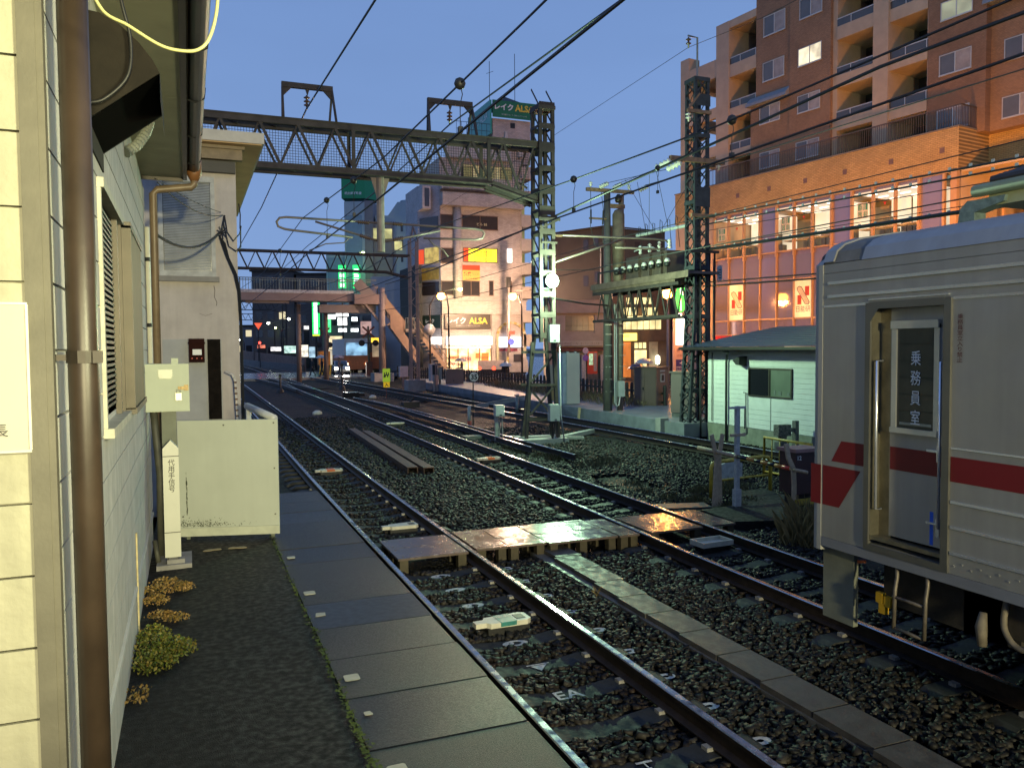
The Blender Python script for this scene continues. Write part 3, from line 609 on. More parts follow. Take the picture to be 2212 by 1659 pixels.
# pink rendered signal cabin behind
pk=mat('pinkish grey render',(.42,.375,.36),.8,0,.12,2.5,.3,35,streak=.06); orw=mat('tan soffit board',(.46,.3,.16),.7,0,.1,3)
D=thing('signal_cabin','pinkish rendered cabin with blind window behind the cream building','building',(-1,18.5,-.2))
m=MB(); m.box(-5,.87,15.5,23,-.3,6.1)
m.build('wall',pk,D)
cr_=MB(); cr_.tube([(.455,15.499,3.8),(.47,15.499,3.72),(.46,15.499,3.6),(.5,15.499,3.5),(.49,15.499,3.44)],.004,4); cr_.tube([(.2,15.499,3.3),(.3,15.499,3.26),(.42,15.499,3.3)],.002,4); cr_.build('crack',black,D)
m=MB(); m.box(-5.2,1.34,15.05,23.4,6.28,6.47); m.mi=1; m.box(-5.2,1.3,15.09,23.36,6.262,6.28); m.build('roof',[mat('pale roof edge',(.4,.37,.34),.6,0,.12,4),orw],D)
one('eave_beam',mat('brown eave boards',(.2,.15,.1),.7,0,.2,6),D,lambda m:(m.box(-3,.98,15.3,15.46,6.02,6.2),m.box(-3,1.02,15.25,15.4,6.2,6.255)))
one('shutter_box',mat('dark shutter box',(.04,.035,.03),.6,0,.2),D,lambda m:m.box(-3,.86,15.36,15.5,5.8,6.0))
wn=MB(); wn.box(-.43,-.36,15.44,15.5,4.051,5.619); wn.box(.43,.5,15.44,15.5,4.051,5.619); wn.box(-.43,.5,15.44,15.5,5.62,5.72); wn.box(-.43,.5,15.44,15.5,3.95,4.05); wn.mi=1; wn.box(-.47,.55,15.38,15.5,3.86,3.95)
wn=wn.build('window',[mat('weathered grey frame',(.34,.34,.34),.6,0,.25,8),mat('dark sill',(.16,.15,.15),.6,0,.2)],D)
m=MB(); m.box(-.36,.43,15.485,15.5,4.05,5.62); m.build('pane',glassy('grey cabin glass',(.08,.085,.09),.15),wn)
m=MB()
for i in range(56): m.add([(-.35,15.475,4.06+i*.028),(.42,15.475,4.06+i*.028),(.42,15.484,4.08+i*.028),(-.35,15.484,4.08+i*.028)],[(0,1,2,3)])
m.build('blind',mat('grey blind slat',(.26,.27,.28),.5,0,.2,4),wn)
one('painted_band',mat('grey wall patch',(.33,.33,.34),.75,0,.1,3),D,lambda m:m.box(-.42,.56,15.492,15.5,-.2,2.84))
ph=one('phone_box',mat('dark maroon box',(.02,.005,.004),.8,0,.3,spec=.1),D,lambda m:(m.box(.01,.27,15.36,15.5,2.43,2.85),m.box(.0,.28,15.34,15.5,2.76,2.79)))
box('label',mat('white label',(.65,.65,.66),.5),ph,.07,.22,15.352,15.36,2.56,2.66)
one('button',redp,ph,lambda m:[m.lathe([(.012,15.35),(.012,15.36)],(x,0,2.5),8,1) for x in (.06,.14,.22)])
one('plank_sign',mat('blackened plank',(.008,.006,.005),.9,0,.5,9,.3,30,spec=.1),D,lambda m:m.box(.32,.54,15.45,15.49,1.4,2.84))
cb=MB()
def sag(a,b,s,n=10): 
    a,b=Vector(a),Vector(b); return [tuple(a+(b-a)*i/n-Vector((0,0,s*4*(i/n)*(1-i/n)))) for i in range(n+1)]
for a,b,s,r_ in (((-.33,11.9,4.9),(.63,15.4,5.05),.15,.009),((-.36,11.9,4.95),(.6,15.4,5.1),.05,.006),((-.36,11.9,4.2),(.58,15.4,4.75),.22,.02),((.6,15.4,4.72),(.66,15.4,5.05),0,.02)): cb.tube(sag(a,b,s),r_,6)
cb.build('cable',black,D)
cb=MB()
for k in range(4): cb.tube([(.56+.02*k,15.42,4.7-.03*k),(.6+.02*k,15.42,4.55),(.68+.012*k,15.42,4.3),(.8+.015*k,15.42,4.0),(.86+.012*k,15.43,3.7),(.89+.01*k,15.5,3.0),(.895+.01*k,15.5,0)],.012,5)
for pts in ([(.66,15.4,5.05),(.7,15.4,4.75),(.8,15.4,4.6),(.92,15.5,4.75),(.95,15.6,4.9)],[(.64,15.4,4.9),(.72,15.4,4.5),(.84,15.4,4.42),(.93,15.5,4.5),(.94,15.6,4.85)],[(.92,15.6,5.3),(.94,15.6,5.1),(.93,15.6,4.85)]): cb.tube(pts,.012,6)
for i in range(9): a=i*.7; cb.tube([(.61,15.4,4.74),(.61+.09*math.cos(a),15.38,4.74+.12*math.sin(a))],.01,5)
cb.build('cable_bundle',black,D)
m=MB(); m.tube([(.61,15.3,2.25),(.72,15.2,2.2),(.76,15.2,2.1),(.78,15.2,1.6),(.82,15.2,.2)],.02,8); m.mi=1
for i in range(14): m.lathe([(.026,0),(.026,.03)],(.765+.004*i,15.2,2.05-i*.1),8)
m.build('wrapped_handrail',[mat('peeling white wrap',(.5,.46,.42),.7,0,.5,25),mat('brown rope turns',(.12,.06,.04),.8)],D)
# platform the photographer stands on, with assumed lamps overhead
pl=MB(); pl.box(-.5,2.05,-14,1.9,-.6,1.08); pl.mi=1; pl.box(1.55,1.85,-14,1.88,1.08,1.09); struct('platform',pl,[conc,mat('yellow tactile strip',(.5,.36,.04),.6,0,.2)])
def assumed_tube_lamp(x,y,z,power,label,col=(1,.9,.5),L=1.2,aim=None):
    t=thing('assumed_platform_lamp',label,'lamp',(x,y,z),'assumed fluorescent lamps over the platform')
    box('housing',white,t,x-.07,x+.07,y-L/2,y+L/2,z+.25,z+.31)
    one('tube',glow('fluorescent tube',(1,.97,.7),6),t,lambda m:m.tube([(x,y-L/2+.05,z+.2),(x,y+L/2-.05,z+.2)],.016,8),True)
    lamp('tube_light',(x,y,z),col,power,.35,t,R(80) if aim else None,aim)
    one('rod',darksteel,t,lambda m:m.beam((x,y,z+.31),(x,y,z+.9),.02))
assumed_tube_lamp(2.0,.3,3.5,1500,'added fluorescent lamp at the platform end aimed at the cream wall',(1,.97,.55),1.2,(-.5,8.5,2.9))  # unseen lamp added to wash the cream wall with light
assumed_tube_lamp(1.5,-16,4.0,21000,'assumed fluorescent lamp hanging farther back over the platform')  # assumed lamp behind the camera, set far back for even light
# ------------------------------------------------------------------ train on the middle track
inox=mat('brushed stainless panel',(.36,.355,.345),.48,.6,.06,2,.03,160,rvar=.06,streak=.07)
inoxp=mat('dull painted end post',(.36,.355,.335),.55,.2,.06,2,streak=.1)
bead=mat('bright steel bead',(.72,.74,.8),.25,.8,.05)
roofm=mat('grey roof cloth',(.15,.147,.138),.85,0,.25,5,.3,40)
ug=mat('dark grimy underframe',(.02,.017,.015),.75,.1,.4,5,.2,40)
maroon=mat('maroon stripe film',(.15,.004,.008),.5,0,.08,3)
T=thing('train_car','stainless commuter train car with a maroon stripe and crew door at the right','train',(6.47,-4,.0))
tf=frame((5.05,5.42),-math.pi/2)
YE=19.4
m=MB(tf)
m.box(-.001,.49,-.12,0,1.0,3.25); m.box(.49,1.24,-.12,0,2.985,3.25); m.box(1.24,YE,-.12,0,1.0,3.25); m.box(.49,1.24,-.12,0,1.0,1.05); m.box(0,YE,-.12,-.003,3.254,3.33)
m.box(.47,.492,-.13,-.02,1.05,2.985); m.box(1.238,1.26,-.13,-.02,1.05,2.985)
m.box(0,YE,-2.84,-2.72,1.0,3.33); m.box(0,.05,-2.72,-.12,1.0,3.33); m.box(YE-.1,YE,-2.72,-.12,1,3.33); m.box(0,YE,-2.8,-.05,.96,1.0)
m.build('body',inox,T)
m=MB(tf); m.box(-.0,YE,-.06,.004,.92,.998); m.build('sole_bar',mat('blue grey sole bar',(.2,.21,.24),.5,.3,.1),T)
pr=[(5.05,3.335),(5.09,3.43),(5.17,3.49),(5.36,3.55),(5.8,3.62),(6.47,3.65),(7.14,3.62),(7.58,3.55),(7.77,3.49),(7.85,3.43),(7.89,3.335)]
m=MB(); m.prism(pr,1,5.41,-14); m.build('roof',roofm,T)
m=MB(); m.prism([(5.044,3.332),(5.084,3.434),(5.165,3.497),(5.3,3.54),(5.32,3.5),(5.1,3.38),(5.06,3.332)],1,5.0,-14); m.build('roof_shoulder',inox,T)
m=MB(); m.prism([(a+(-.012 if a<6.47 else .012 if a>6.47 else 0),b+.012) for a,b in pr],1,5.415,5.3); m.mi=1
m.prism([(a+(.02 if a<6.47 else -.02 if a>6.47 else 0),b-.02) for a,b in pr],1,5.5,5.415); m.build('roof_end',[inox,mat('dark roof joint',(.03,.03,.032),.6)],T)
m=MB(); m.prism([(5.045,5.424),(5.045,5.47),(5.06,5.52),(5.1,5.555),(5.2,5.57),(7.74,5.57),(7.84,5.555),(7.88,5.52),(7.895,5.424)],2,.88,3.33)
m.add([(5.045,5.424,3.33),(5.06,5.52,3.33),(5.2,5.57,3.33),(7.74,5.57,3.33),(7.895,5.424,3.33),(5.2,5.45,3.5),(5.8,5.45,3.63),(7.14,5.45,3.63),(7.74,5.45,3.5)],[(0,1,5),(1,2,5),(2,3,7,6),(2,6,5),(3,4,8),(3,8,7)])
m.build('end_cap',inoxp,T)
m=MB()
for a,b in ((5.4,6.2),(6.7,7.5)): m.box(a,b,5.571,5.58,2.05,2.85)
m.build('windscreen',glassy('dark cab glass',(.012,.013,.015)),T)
m=MB(tf)
for z in (3.167,3.056): m.box(.06,YE,0,.014,z-.012,z+.012)
for z in (1.52,1.337,1.15): m.box(1.27,YE,0,.012,z-.01,z+.01)
m.box(1.262,YE,0,.008,1.9,1.912); m.box(.005,.49,0,.006,2.965,2.985); m.box(1.262,YE,0,.006,2.965,2.985); m.box(.5,1.23,0,.01,3.0,3.012)
m.build('bead',bead,T)
m=MB(tf); m.mi=0
m.add([(.22,.002,1.845),(.49,.002,1.845),(.49,.002,1.665),(.11,.002,1.665)],[(3,2,1,0)]); m.add([(1.262,.002,1.845),(YE,.002,1.845),(YE,.002,1.665),(1.262,.002,1.665)],[(3,2,1,0)])
m.add([(.012,.002,1.62),(.43,.002,1.62),(.2,.002,1.28),(.012,.002,1.28)],[(3,2,1,0)]); m.box(-.122,-.004,.0065,.0085,1.28,1.62)
m.build('stripe',maroon,T)
# crew door
m=MB(tf); m.box(.48,.53,0,.02,1.05,2.98); m.box(1.2,1.26,0,.02,1.05,2.98); m.box(.53,1.2,0,.02,2.93,2.985); m.box(.48,1.26,-.0,.016,1.0,1.05)
m.add([(.53,.02,2.93),(.61,.02,2.93),(.53,.02,2.83)],[(0,1,2)]); m.build('door_frame',mat('darker steel door frame',(.2,.195,.175),.45,.8,.12,3),T)
DR=MB(tf).box(.655,1.2,-.1,-.07,1.14,2.93).build('crew_door',inox,T)
one('recess',mat('lamp yellow recess steel',(.26,.235,.17),.35,.8,.3,6),T,lambda m:(m.box(.53,.655,-.115,-.09,1.08,2.93),m.box(.53,.535,-.09,0,1.08,2.93),m.box(.53,1.2,-.11,.0,1.09,1.12)),fr=tf)  # yellow lamp light is put into the recess colour
one('stripe',maroon,DR,lambda m:m.box(.66,1.135,-.0705,-.068,1.668,1.848),fr=tf)
one('window_frame',mat('pale window trim',(.6,.6,.58),.3,.7,.08),DR,lambda m:(m.box(.68,.725,-.07,-.05,1.985,2.8),m.box(1.065,1.11,-.07,-.05,1.985,2.8),m.box(.68,1.11,-.07,-.035,2.77,2.83),m.box(.68,1.11,-.07,-.035,1.965,2.005)),fr=tf)
PN=MB(tf).box(.725,1.065,-.075,-.064,2.005,2.77).build('window',glassy('dark door glass',(.012,.013,.012),.03),DR)
text('乗\n務\n員\n室',DR,tf(.9,-.062,2.32),(0,-1,0),(0,0,1),.092,.56,white,stretch=True,bold=.006,ls=1.25)
inn=MB(tf); inn.box(.75,1.04,-.0635,-.063,2.03,2.05); inn.build('pane_strip',[mat('cream strip',(.35,.34,.24),.5),mat('pale strip',(.25,.25,.2),.5)],DR)  # thin cream strip along the foot of the door pane
one('handle',bead,DR,lambda m:(m.box(1.03,1.14,-.07,-.03,1.852,1.87),m.box(1.1,1.13,-.07,-.05,1.78,1.9)),fr=tf)
one('handle',bead,DR,lambda m:(m.box(1.03,1.14,-.07,-.03,1.315,1.33),m.box(1.1,1.13,-.07,-.05,1.22,1.36)),fr=tf)
one('tape',mat('blue tape',(.01,.1,.6),.5,0,.05),DR,lambda m:m.box(1.035,1.065,-.07,-.0685,1.15,1.4),fr=tf)
for s_,z0,z1 in ((.585,1.34,2.52),(1.165,1.3,2.52)):
    one('grab_rail',bead,T,lambda m:(m.tube([tf(s_,-.06,z0),tf(s_,.0,z0),tf(s_,.0,z1),tf(s_,-.06,z1)],.011,8)),True)
text('乗\n務\n員\n室\n立\n入\nり\n禁\n止',T,tf(1.325,.003,2.69),(0,-1,0),(0,0,1),.045,.34,mat('dark red lettering',(.09,.012,.015),.5),stretch=True,bold=.004,ls=1.0)
one('rivet',inox,T,lambda m:[m.cbox(1.3+i*.07,.002,1.06+(i%2)*.025,.012,.006,.012) for i in range(26)],fr=tf)
m=MB(tf); m.box(-.08,.27,-.15,-.1,.27,.92); m.build('skirt_plate',mat('grey green skirt plate',(.16,.17,.14),.6,.1,.25,3),T)
m=MB(tf); m.box(.3,4.5,-2.5,-.5,.45,.9); m.box(.4,1.6,-.6,-.3,.5,.85); m.box(5.5,9,-2.6,-.25,.3,.85); m.box(.1,19,-2.4,-.4,.85,.96); m.build('underframe',ug,T)
m=MB(tf); m.beam(tf(-9,0,0),tf(-9,0,.01),.01)
m=MB(); 
for a,b in ((4.64,4.67),(4.36,4.39)): m.tube([(5.08,a,.93),(5.08,a,.84),(5.05,a-.01,.75),(5.05,a+.0,.44)],.016,6)
for z in (.69,.445): m.tube([(5.05,4.65,z),(5.05,4.375,z)],.013,6)
m.build('step_ladder',mat('muddy steel ladder',(.13,.11,.09),.5,.4,.3,20),T,True)
m=MB(tf)
for a,z in ((.6,.6),(.68,.585),(.63,.52)): m.box(a,a+.065,-.04,.0,z,z+.08)
m.build('yellow_block',mat('mustard block',(.4,.23,.01),.5,0,.2),T)
m=MB(); m.tube([(5.1,3.92,.78),(5.08,3.92,.68),(5.07,3.9,.55)],[.025,.04,.03],8); m.build('air_hose',mat('dusty hose',(.12,.1,.075),.7,0,.3,20),T,True)
one('cock_handle',mat('orange handle',(.6,.13,.03),.5),T,lambda m:m.tube([(5.15,5.1,.84),(5.12,5.0,.87)],.012,6))
hr=random.Random(9)
for (s0,s1,z0_,z1_,d0) in ((.35,.6,.55,.88,-.45),(1.15,1.5,.5,.86,-.3),(1.55,1.75,.6,.9,-.22),(5.2,6.6,.32,.88,-.2),(6.8,8.2,.36,.88,-.24),(8.5,9.4,.4,.88,-.2)):
    one('equipment_box',mat('dusty equipment box',(.035,.028,.022),.8,0,.4,6,.2,40),T,lambda m:m.box(s0,s1,-1.0,d0,z0_,z1_),fr=tf)
one('conduit',mat('dusty hose',(.12,.1,.075),.7,0,.3,20),T,lambda m:[m.tube([tf(.3,-.3-.05*i,.86-.03*i),tf(1.2,-.28-.05*i,.83-.03*i),tf(1.9,-.3-.05*i,.87-.03*i),tf(3,-.3,.88-.02*i)],.014,6) for i in range(4)])
one('air_hose',mat('dusty hose',(.12,.1,.075)),T,lambda m:m.tube(curve3([tf(1.6,-.15,.9),tf(1.62,-.1,.7),tf(1.75,-.08,.6),tf(1.9,-.1,.68),tf(1.95,-.15,.9)]),.022,7),True)
for yb,lb in ((2.6,0),(.5,0)):
    Wb=one('wheelset',ug,T,lambda m:m.tube([(5.7,yb,.43),(7.24,yb,.43)],.07,10))
    one('wheel',mat('worn wheel tyre',(.07,.055,.045),.5,.5,.3),Wb,lambda m:m.lathe([(.43,5.84),(.46,5.86),(.46,5.9),(.43,5.97),(.2,5.97)],(0,yb,.43),24,0),True)
    one('wheel',mat('worn wheel tyre',(.07,.055,.045)),Wb,lambda m:m.lathe([(.2,6.97),(.43,6.97),(.46,7.04),(.46,7.08),(.43,7.1)],(0,yb,.43),24,0),True)
one('bogie_frame',mat('brown dusty bogie',(.06,.036,.018),.85,0,.45,8,.3,30),T,lambda m:(m.box(5.3,5.6,.0,3.1,.42,.62),m.box(5.25,5.62,2.35,2.85,.25,.6),m.box(5.25,5.62,.25,.75,.25,.6),m.box(5.2,5.6,1.2,1.9,.55,.88)))
# ------------------------------------------------------------------ staff crossing furniture right of the track
wood=mat('pale weathered timber',(.42,.31,.2),.7,0,.25,14,.2,40); z0=-.24
X=thing('boom_rest','pair of pale crossed timber stakes carrying the striped boom','stakes',(8.78,12.0,z0))
for (xa,xb,ya,xt) in ((8.68,8.8,11.99,8.66),(8.83,8.91,12.02,8.92)):
    m=MB(); m.add([(xa,ya,z0),(xb,ya,z0),(xb,ya+.035,z0),(xa,ya+.035,z0),(8.74 if xt<8.8 else 8.8,ya,.7),(8.8 if xt<8.8 else 8.88,ya,.7),(8.8 if xt<8.8 else 8.88,ya+.035,.7),(8.74 if xt<8.8 else 8.8,ya+.035,.7)],[(0,1,5,4),(1,2,6,5),(2,3,7,6),(3,0,4,7),(4,5,6,7)])
    m.beam((8.77 if xt<8.8 else 8.84,ya+.018,.62),(xt,ya+.018,1.06),.075,.03,(0,1,0)); m.build('stake',wood,X)
K=thing('boom_bar','tan bar with black and orange stripes lying across the timber stakes','boom',(8.8,11.2,.6))
A_,B_=Vector((8.77,11.955,.745)),Vector((8.93,10.14,.665)); d_=(B_-A_)
def seg(t0,t1,r,m_,nm,par=K): return one(nm,m_,par,lambda m:m.tube([A_+d_*t0,A_+d_*t1],r,10),True)
seg(-.3,.25,.036,wood,'handle_pole'); seg(.24,.27,.042,wood,'collar')
ob=mat('orange boom band',(.5,.22,.04),.6,0,.2,20)
cuts=[.27,.4,.5,.58,.67,.75,.84]
for i,(a,b) in enumerate(zip(cuts,cuts[1:])): seg(a,b-.001,.031,black if i%2==0 else ob,'black_band' if i%2==0 else 'orange_band')
seg(.84,.93,.033,mat('red reflector',(.6,.06,.03),.4,0,.1),'red_band'); seg(.93,1.12,.028,wood,'tip')
m=MB(); q=[(8.81,10.24,1.08),(8.84,10.22,.85),(8.92,10.2,.68),(8.94,10.2,.4),(8.92,10.2,z0)]
for a,b in zip(q,q[1:]): m.beam(a,b,.075,.035,(0,1,0))
solo('leaning_stake',m,wood,'bent pale timber stake leaning beside the maroon gate box','stake')
m=MB(); m.box(8.99,9.07,10.24,10.32,z0,.8); solo('brown_post',m,mat('brown timber post',(.17,.11,.05),.7,0,.3,10),'brown square post behind the bent pale stake','post')
Mx=thing('gate_box','maroon gate machine box with white digits, partly behind the train','gate box',(9.2,10.3,z0))
box('body',mat('maroon machine paint',(.04,.012,.012),.5,0,.3,6),Mx,8.98,9.5,10.22,10.6,.25,.93)
box('lid',mat('faded pink lid',(.3,.16,.14),.6,0,.2,8),Mx,8.95,9.53,10.18,10.63,.93,.985)
box('stand',ug,Mx,9.05,9.4,10.3,10.55,z0,.25)
text('12',Mx,(9.06,10.218,.84),(1,0,0),(0,0,1),.09,.07,white,bold=.02)
box('yellow_arm',yellow,Mx,8.93,9.4,10.12,10.17,.1,.19)
Pw=thing('white_post','slim white post with two short crossarms beside the boom','post',(8.83,11.5,z0))
box('shaft',dullwhite,Pw,8.795,8.865,11.47,11.54,z0,1.6); box('sleeve',dullwhite,Pw,8.775,8.885,11.45,11.56,z0,.15)
box('crossarm',dullwhite,Pw,8.65,8.99,11.46,11.5,1.555,1.595); box('crossarm',wood,Pw,8.67,8.98,11.46,11.5,1.075,1.12)
box('bracket',darksteel,Pw,8.965,8.985,11.48,11.49,1.2,1.56)
m=MB(); m.tube([(9.08,12.6,z0),(9.08,12.6,.35),(9.12,12.6,.44),(9.2,12.6,.46),(10.3,12.6,.5),(10.4,12.6,.48),(10.46,12.6,.4),(10.46,12.6,z0)],.036,10); m.tube([(9.08,12.6,.1),(10.46,12.6,.14)],.022,8)
solo('yellow_hoop',m,yellow,'yellow pipe hoop barrier behind the crossed timber stakes','barrier',smooth=True)
Yf=thing('yellow_railing','yellow tubular railing with thin uprights beside the train front','railing',(11.66,13.6,z0))
one('frame',yellow,Yf,lambda m:(m.tube([(11.66,14.25,z0),(11.66,14.25,.64),(11.66,12.8,.64),(11.66,12.8,.3)],.03,8),m.tube([(11.66,14.25,-.1),(11.66,12.8,-.1)],.02,8)),True)
for y in (14.0,13.75,13.5,13.25,13.0): one('upright',yellow,Yf,lambda m:m.tube([(11.66,y,-.1),(11.66,y,.64)],.015,6),True)
Kp=thing('distance_post','low white stone post numbered 4 behind the white post','distance post',(10.85,14.3,z0))
m=MB(); m.prism([(10.57,z0),(11.12,z0),(11.12,.1),(10.84,.17),(10.57,.1)],1,14.3,14.42); m.build('stone',mat('mossy white stone',(.42,.42,.37),.7,0,.35,9),Kp)
text('4',Kp,(10.99,14.297,.02),(1,0,0),(0,0,1),.16,.2,black,bold=.02)
Gs=thing('ground_signal','small dark ground signal lamp on a stub in front of the white hut','signal',(14.0,16.5,z0))
one('head',mat('flaking black housing',(.03,.03,.028),.6,0,.8,18,tint=(.2,.19,.17)),Gs,lambda m:(m.box(13.87,14.27,16.4,16.6,.33,.62),m.box(13.98,14.14,16.42,16.55,.18,.33)))
one('post',mat('mottled signal post',(.1,.1,.095),.7,0,.6,20),Gs,lambda m:(m.box(14.45,14.56,16.45,16.58,z0,.7),m.box(14.27,14.47,16.48,16.54,.42,.52)))
box('foot',concdark,Gs,13.9,14.2,16.4,16.6,z0,.18)
m=MB(); m.add([(8.08,11.5,-.15),(8.02,10.5,-.15),(8.6,10.28,-.14),(9.9,10.2,-.14),(10.2,11.2,-.13),(10.3,12.6,-.13),(9.6,12.65,-.14),(9.0,11.6,-.15)],[tuple(range(8))]); m.v+= [(x,y,-.3) for x,y,z in m.v]; m.f+=[(i,i+8,(i+1)%8+8,(i+1)%8) for i in range(8)]; m.m+=[0]*8
struct('asphalt_pad',m,aspm)
m=MB(); m.cbox(8.0,11.95,-.17,.95,.42,.04,-.25); solo('steel_plate',m,mat('dull steel plate',(.06,.058,.06),.5,.3,.3,6),'flat dark steel plate on the ballast left of the timber stakes','plate')
dg=[(.06,.05,.015),(.16,.12,.045),(.26,.19,.08)]; mg=[(.03,.04,.008),(.07,.065,.02),(.14,.11,.04)]
leaves('dry_grass','tall dry grass tuft between the gate box and the train front',[(8.05,9.05,.35),(8.4,9.4,.3),(8.5,9.0,.35),(8.9,9.9,.25)],900,dg,.62,11,'grass tuft',True)
leaves('dry_grass','low dry grass around the foot of the white post',[(8.9,11.7,.35),(9.4,11.9,.4),(8.6,12.4,.3)],700,mg,.2,12,'grass tuft',True)
leaves('dry_grass','grass patch inside the yellow hoop barrier',[(9.8,12.9,.5),(10.3,13.5,.5),(9.3,13.2,.4)],800,mg,.22,13,'grass tuft',True)
leaves('dry_grass','grass patch at the cut end of the dead end rail',[(9.0,17.2,.6),(9.6,17.6,.6),(8.6,18.6,.3),(9.2,18.8,.4)],1100,mg,.22,14,'grass tuft',True)
leaves('dry_grass','grass strip left of the dead end rail near its joint',[(8.3,20.2,.35),(8.5,19.3,.3),(8.25,21,.3)],500,mg,.18,15,'grass tuft',True)
leaves('dry_grass','sparse dry grass left of the crossed timber stakes',[(8.3,12.8,.3),(8.2,13.6,.3),(8.5,14.5,.3)],400,mg,.2,16,'grass tuft',True)
leaves('dry_grass','single small weed beside the trough lids',[(4.3,8.15,.06)],40,dg,.16,17,'grass tuft',True)
# ------------------------------------------------------------------ white hut
Hh=thing('lineside_hut','white boarded hut with a dark blue hipped roof behind the railing','hut',(16.3,15,-.2))
hs=mat('white hut boards',(.68,.69,.68),.6,0,.08,3,.1,40)
m=MB(); m.box(14.87,17.75,9,20.75,-.3,2.6); m.mi=0
z=2.45
while z>.3:
    zb=max(z-.135,.3)
    for a,b in (((9,17.02),(18.83,20.78)) if 1.2<z-.06<2.05 else ((9,20.78),)): m.box(14.85,14.88,a,b,zb+.006,z)
    z-=.135
m.box(14.852,14.88,17.02,18.83,.9,1.2); m.box(14.87,17.77,20.75,20.78,.3,2.45); m.build('wall',hs,Hh)
box('foundation',mat('mossy foundation',(.2,.21,.17),.8,0,.25,4),Hh,14.83,17.8,8.9,20.8,-.3,.29)
ry=19.4; q=[(14.28,21.42,2.62),(18.3,21.42,2.62),(18.3,8,2.62),(14.28,8,2.62),(16.3,ry,3.2),(16.3,8,3.2)]
m=MB(); m.add(q,[(0,1,4),(0,4,5,3),(1,2,5,4)])
nr=11
for i in range(1,nr): 
    t=i/nr; x=14.28+2.02*t; zz=2.62+.58*t; m.beam((x,21.42-2.02*t-.02,zz+.004),(x,8,zz+.004),.02,.012)
RF=m.build('roof',mat('dark navy roof slate',(.035,.042,.075),.38,.1,.2,6),Hh)
one('gutter',dkb,RF,lambda m:(m.beam((14.27,21.45,2.57),(14.27,8,2.57),.08),m.beam((14.24,21.44,2.57),(18.3,21.44,2.57),.08)))
one('soffit',mat('grey hut soffit',(.2,.2,.18),.8),RF,lambda m:m.box(14.3,18.28,8.1,21.4,2.5,2.53))  # soffit board in one even grey
Wd=one('window',frm,Hh,lambda m:(m.box(14.81,14.87,17.03,18.82,1.215,1.25),m.box(14.81,14.87,17.03,18.82,1.98,2.02),m.box(14.81,14.87,17.03,17.07,1.25,1.98),m.box(14.81,14.87,18.78,18.82,1.25,1.98),m.box(14.81,14.87,17.9,17.95,1.25,1.98)))
box('pane',glassy('black hut glass',(.012,.012,.011)),Wd,14.84,14.85,17.95,18.78,1.25,1.98)
box('pane',glow('dim green lit pane',(.09,.15,.09),.5,2,.8),Wd,14.84,14.85,17.07,17.9,1.25,1.98)
one('window_item',mat('items on the sill',(.14,.17,.15),.6),Wd,lambda m:(m.box(14.828,14.838,17.12,17.22,1.29,1.38),m.box(14.828,14.838,17.45,17.56,1.29,1.4),m.box(14.828,14.838,17.68,17.74,1.29,1.42)))
m=MB(); m.add([(14.87,18.92,2.06),(14.87,19.2,2.06),(14.87,19.41,2.24),(14.87,19.2,2.35),(14.87,18.92,2.35),(14.6,18.95,2.1),(14.6,19.1,2.1),(14.6,19.25,2.22),(14.6,19.1,2.3),(14.6,18.95,2.3)],[(0,1,6,5),(1,2,7,6),(2,3,8,7),(3,4,9,8),(4,0,5,9),(5,6,7,8,9)])
m.build('fan_hood',mat('black fan hood',(.018,.018,.016),.5,0,.2),Hh)
one('downpipe',mat('dark hut pipe',(.06,.06,.058),.5),Hh,lambda m:(m.tube([(14.3,19.3,2.5),(14.6,19.45,2.46),(14.75,19.7,2.38),(14.78,19.78,2.2),(14.78,19.78,-.2)],.035,8),m.tube([(14.81,20.52,2.45),(14.81,20.52,.35)],.015,6)),True)
one('meter_pipe',mat('grey pipe',(.2,.2,.2),.5),Hh,lambda m:m.tube([(14.8,19.0,1.3),(14.8,18.9,1.3),(14.8,18.88,.15),(14.8,19.2,.1)],.02,6))
one('seam_strip',mat('grey seam',(.3,.31,.3),.6),Hh,lambda m:m.box(14.84,14.85,17.88,17.905,.3,1.2))
# opposite platform canopy, only its end shows above the train
Cp=thing('platform_canopy','end of a tiled platform canopy with teal bracket above the train roof','canopy',(9.6,0,0))
one('roof',mat('dark tile',(.03,.028,.028),.6,0,.3,8),Cp,lambda m:[m.tube([(9.0+.1*i,6.9,4.6+.03*i),(9.0+.1*i,-9,4.6+.03*i)],.06,8) for i in range(14)])
one('gutter',mat('beige gutter',(.3,.27,.18),.5,0,.15),Cp,lambda m:m.tube([(8.95,7.1,4.5),(8.95,-9,4.5)],.075,10),True)
one('soffit',mat('pale green soffit',(.34,.37,.22),.6,0,.1),Cp,lambda m:m.box(9.0,11,-9,6.95,4.3,4.5))
m=MB(); m.prism([(7.35,4.0),(7.1,4.0),(7.1,4.25),(6.72,4.33),(6.7,4.4),(7.2,4.4),(7.3,4.32)],0,8.95,9.15); m.box(8.98,9.12,7.08,7.33,.9,4.02); m.build('bracket',mat('teal grey cast steel',(.15,.21,.2),.6,.1,.3,12,.2,40),Cp)
m=MB(); m.box(8.4,11,-12,7.5,-.3,1.05); struct('far_platform',m,conc)
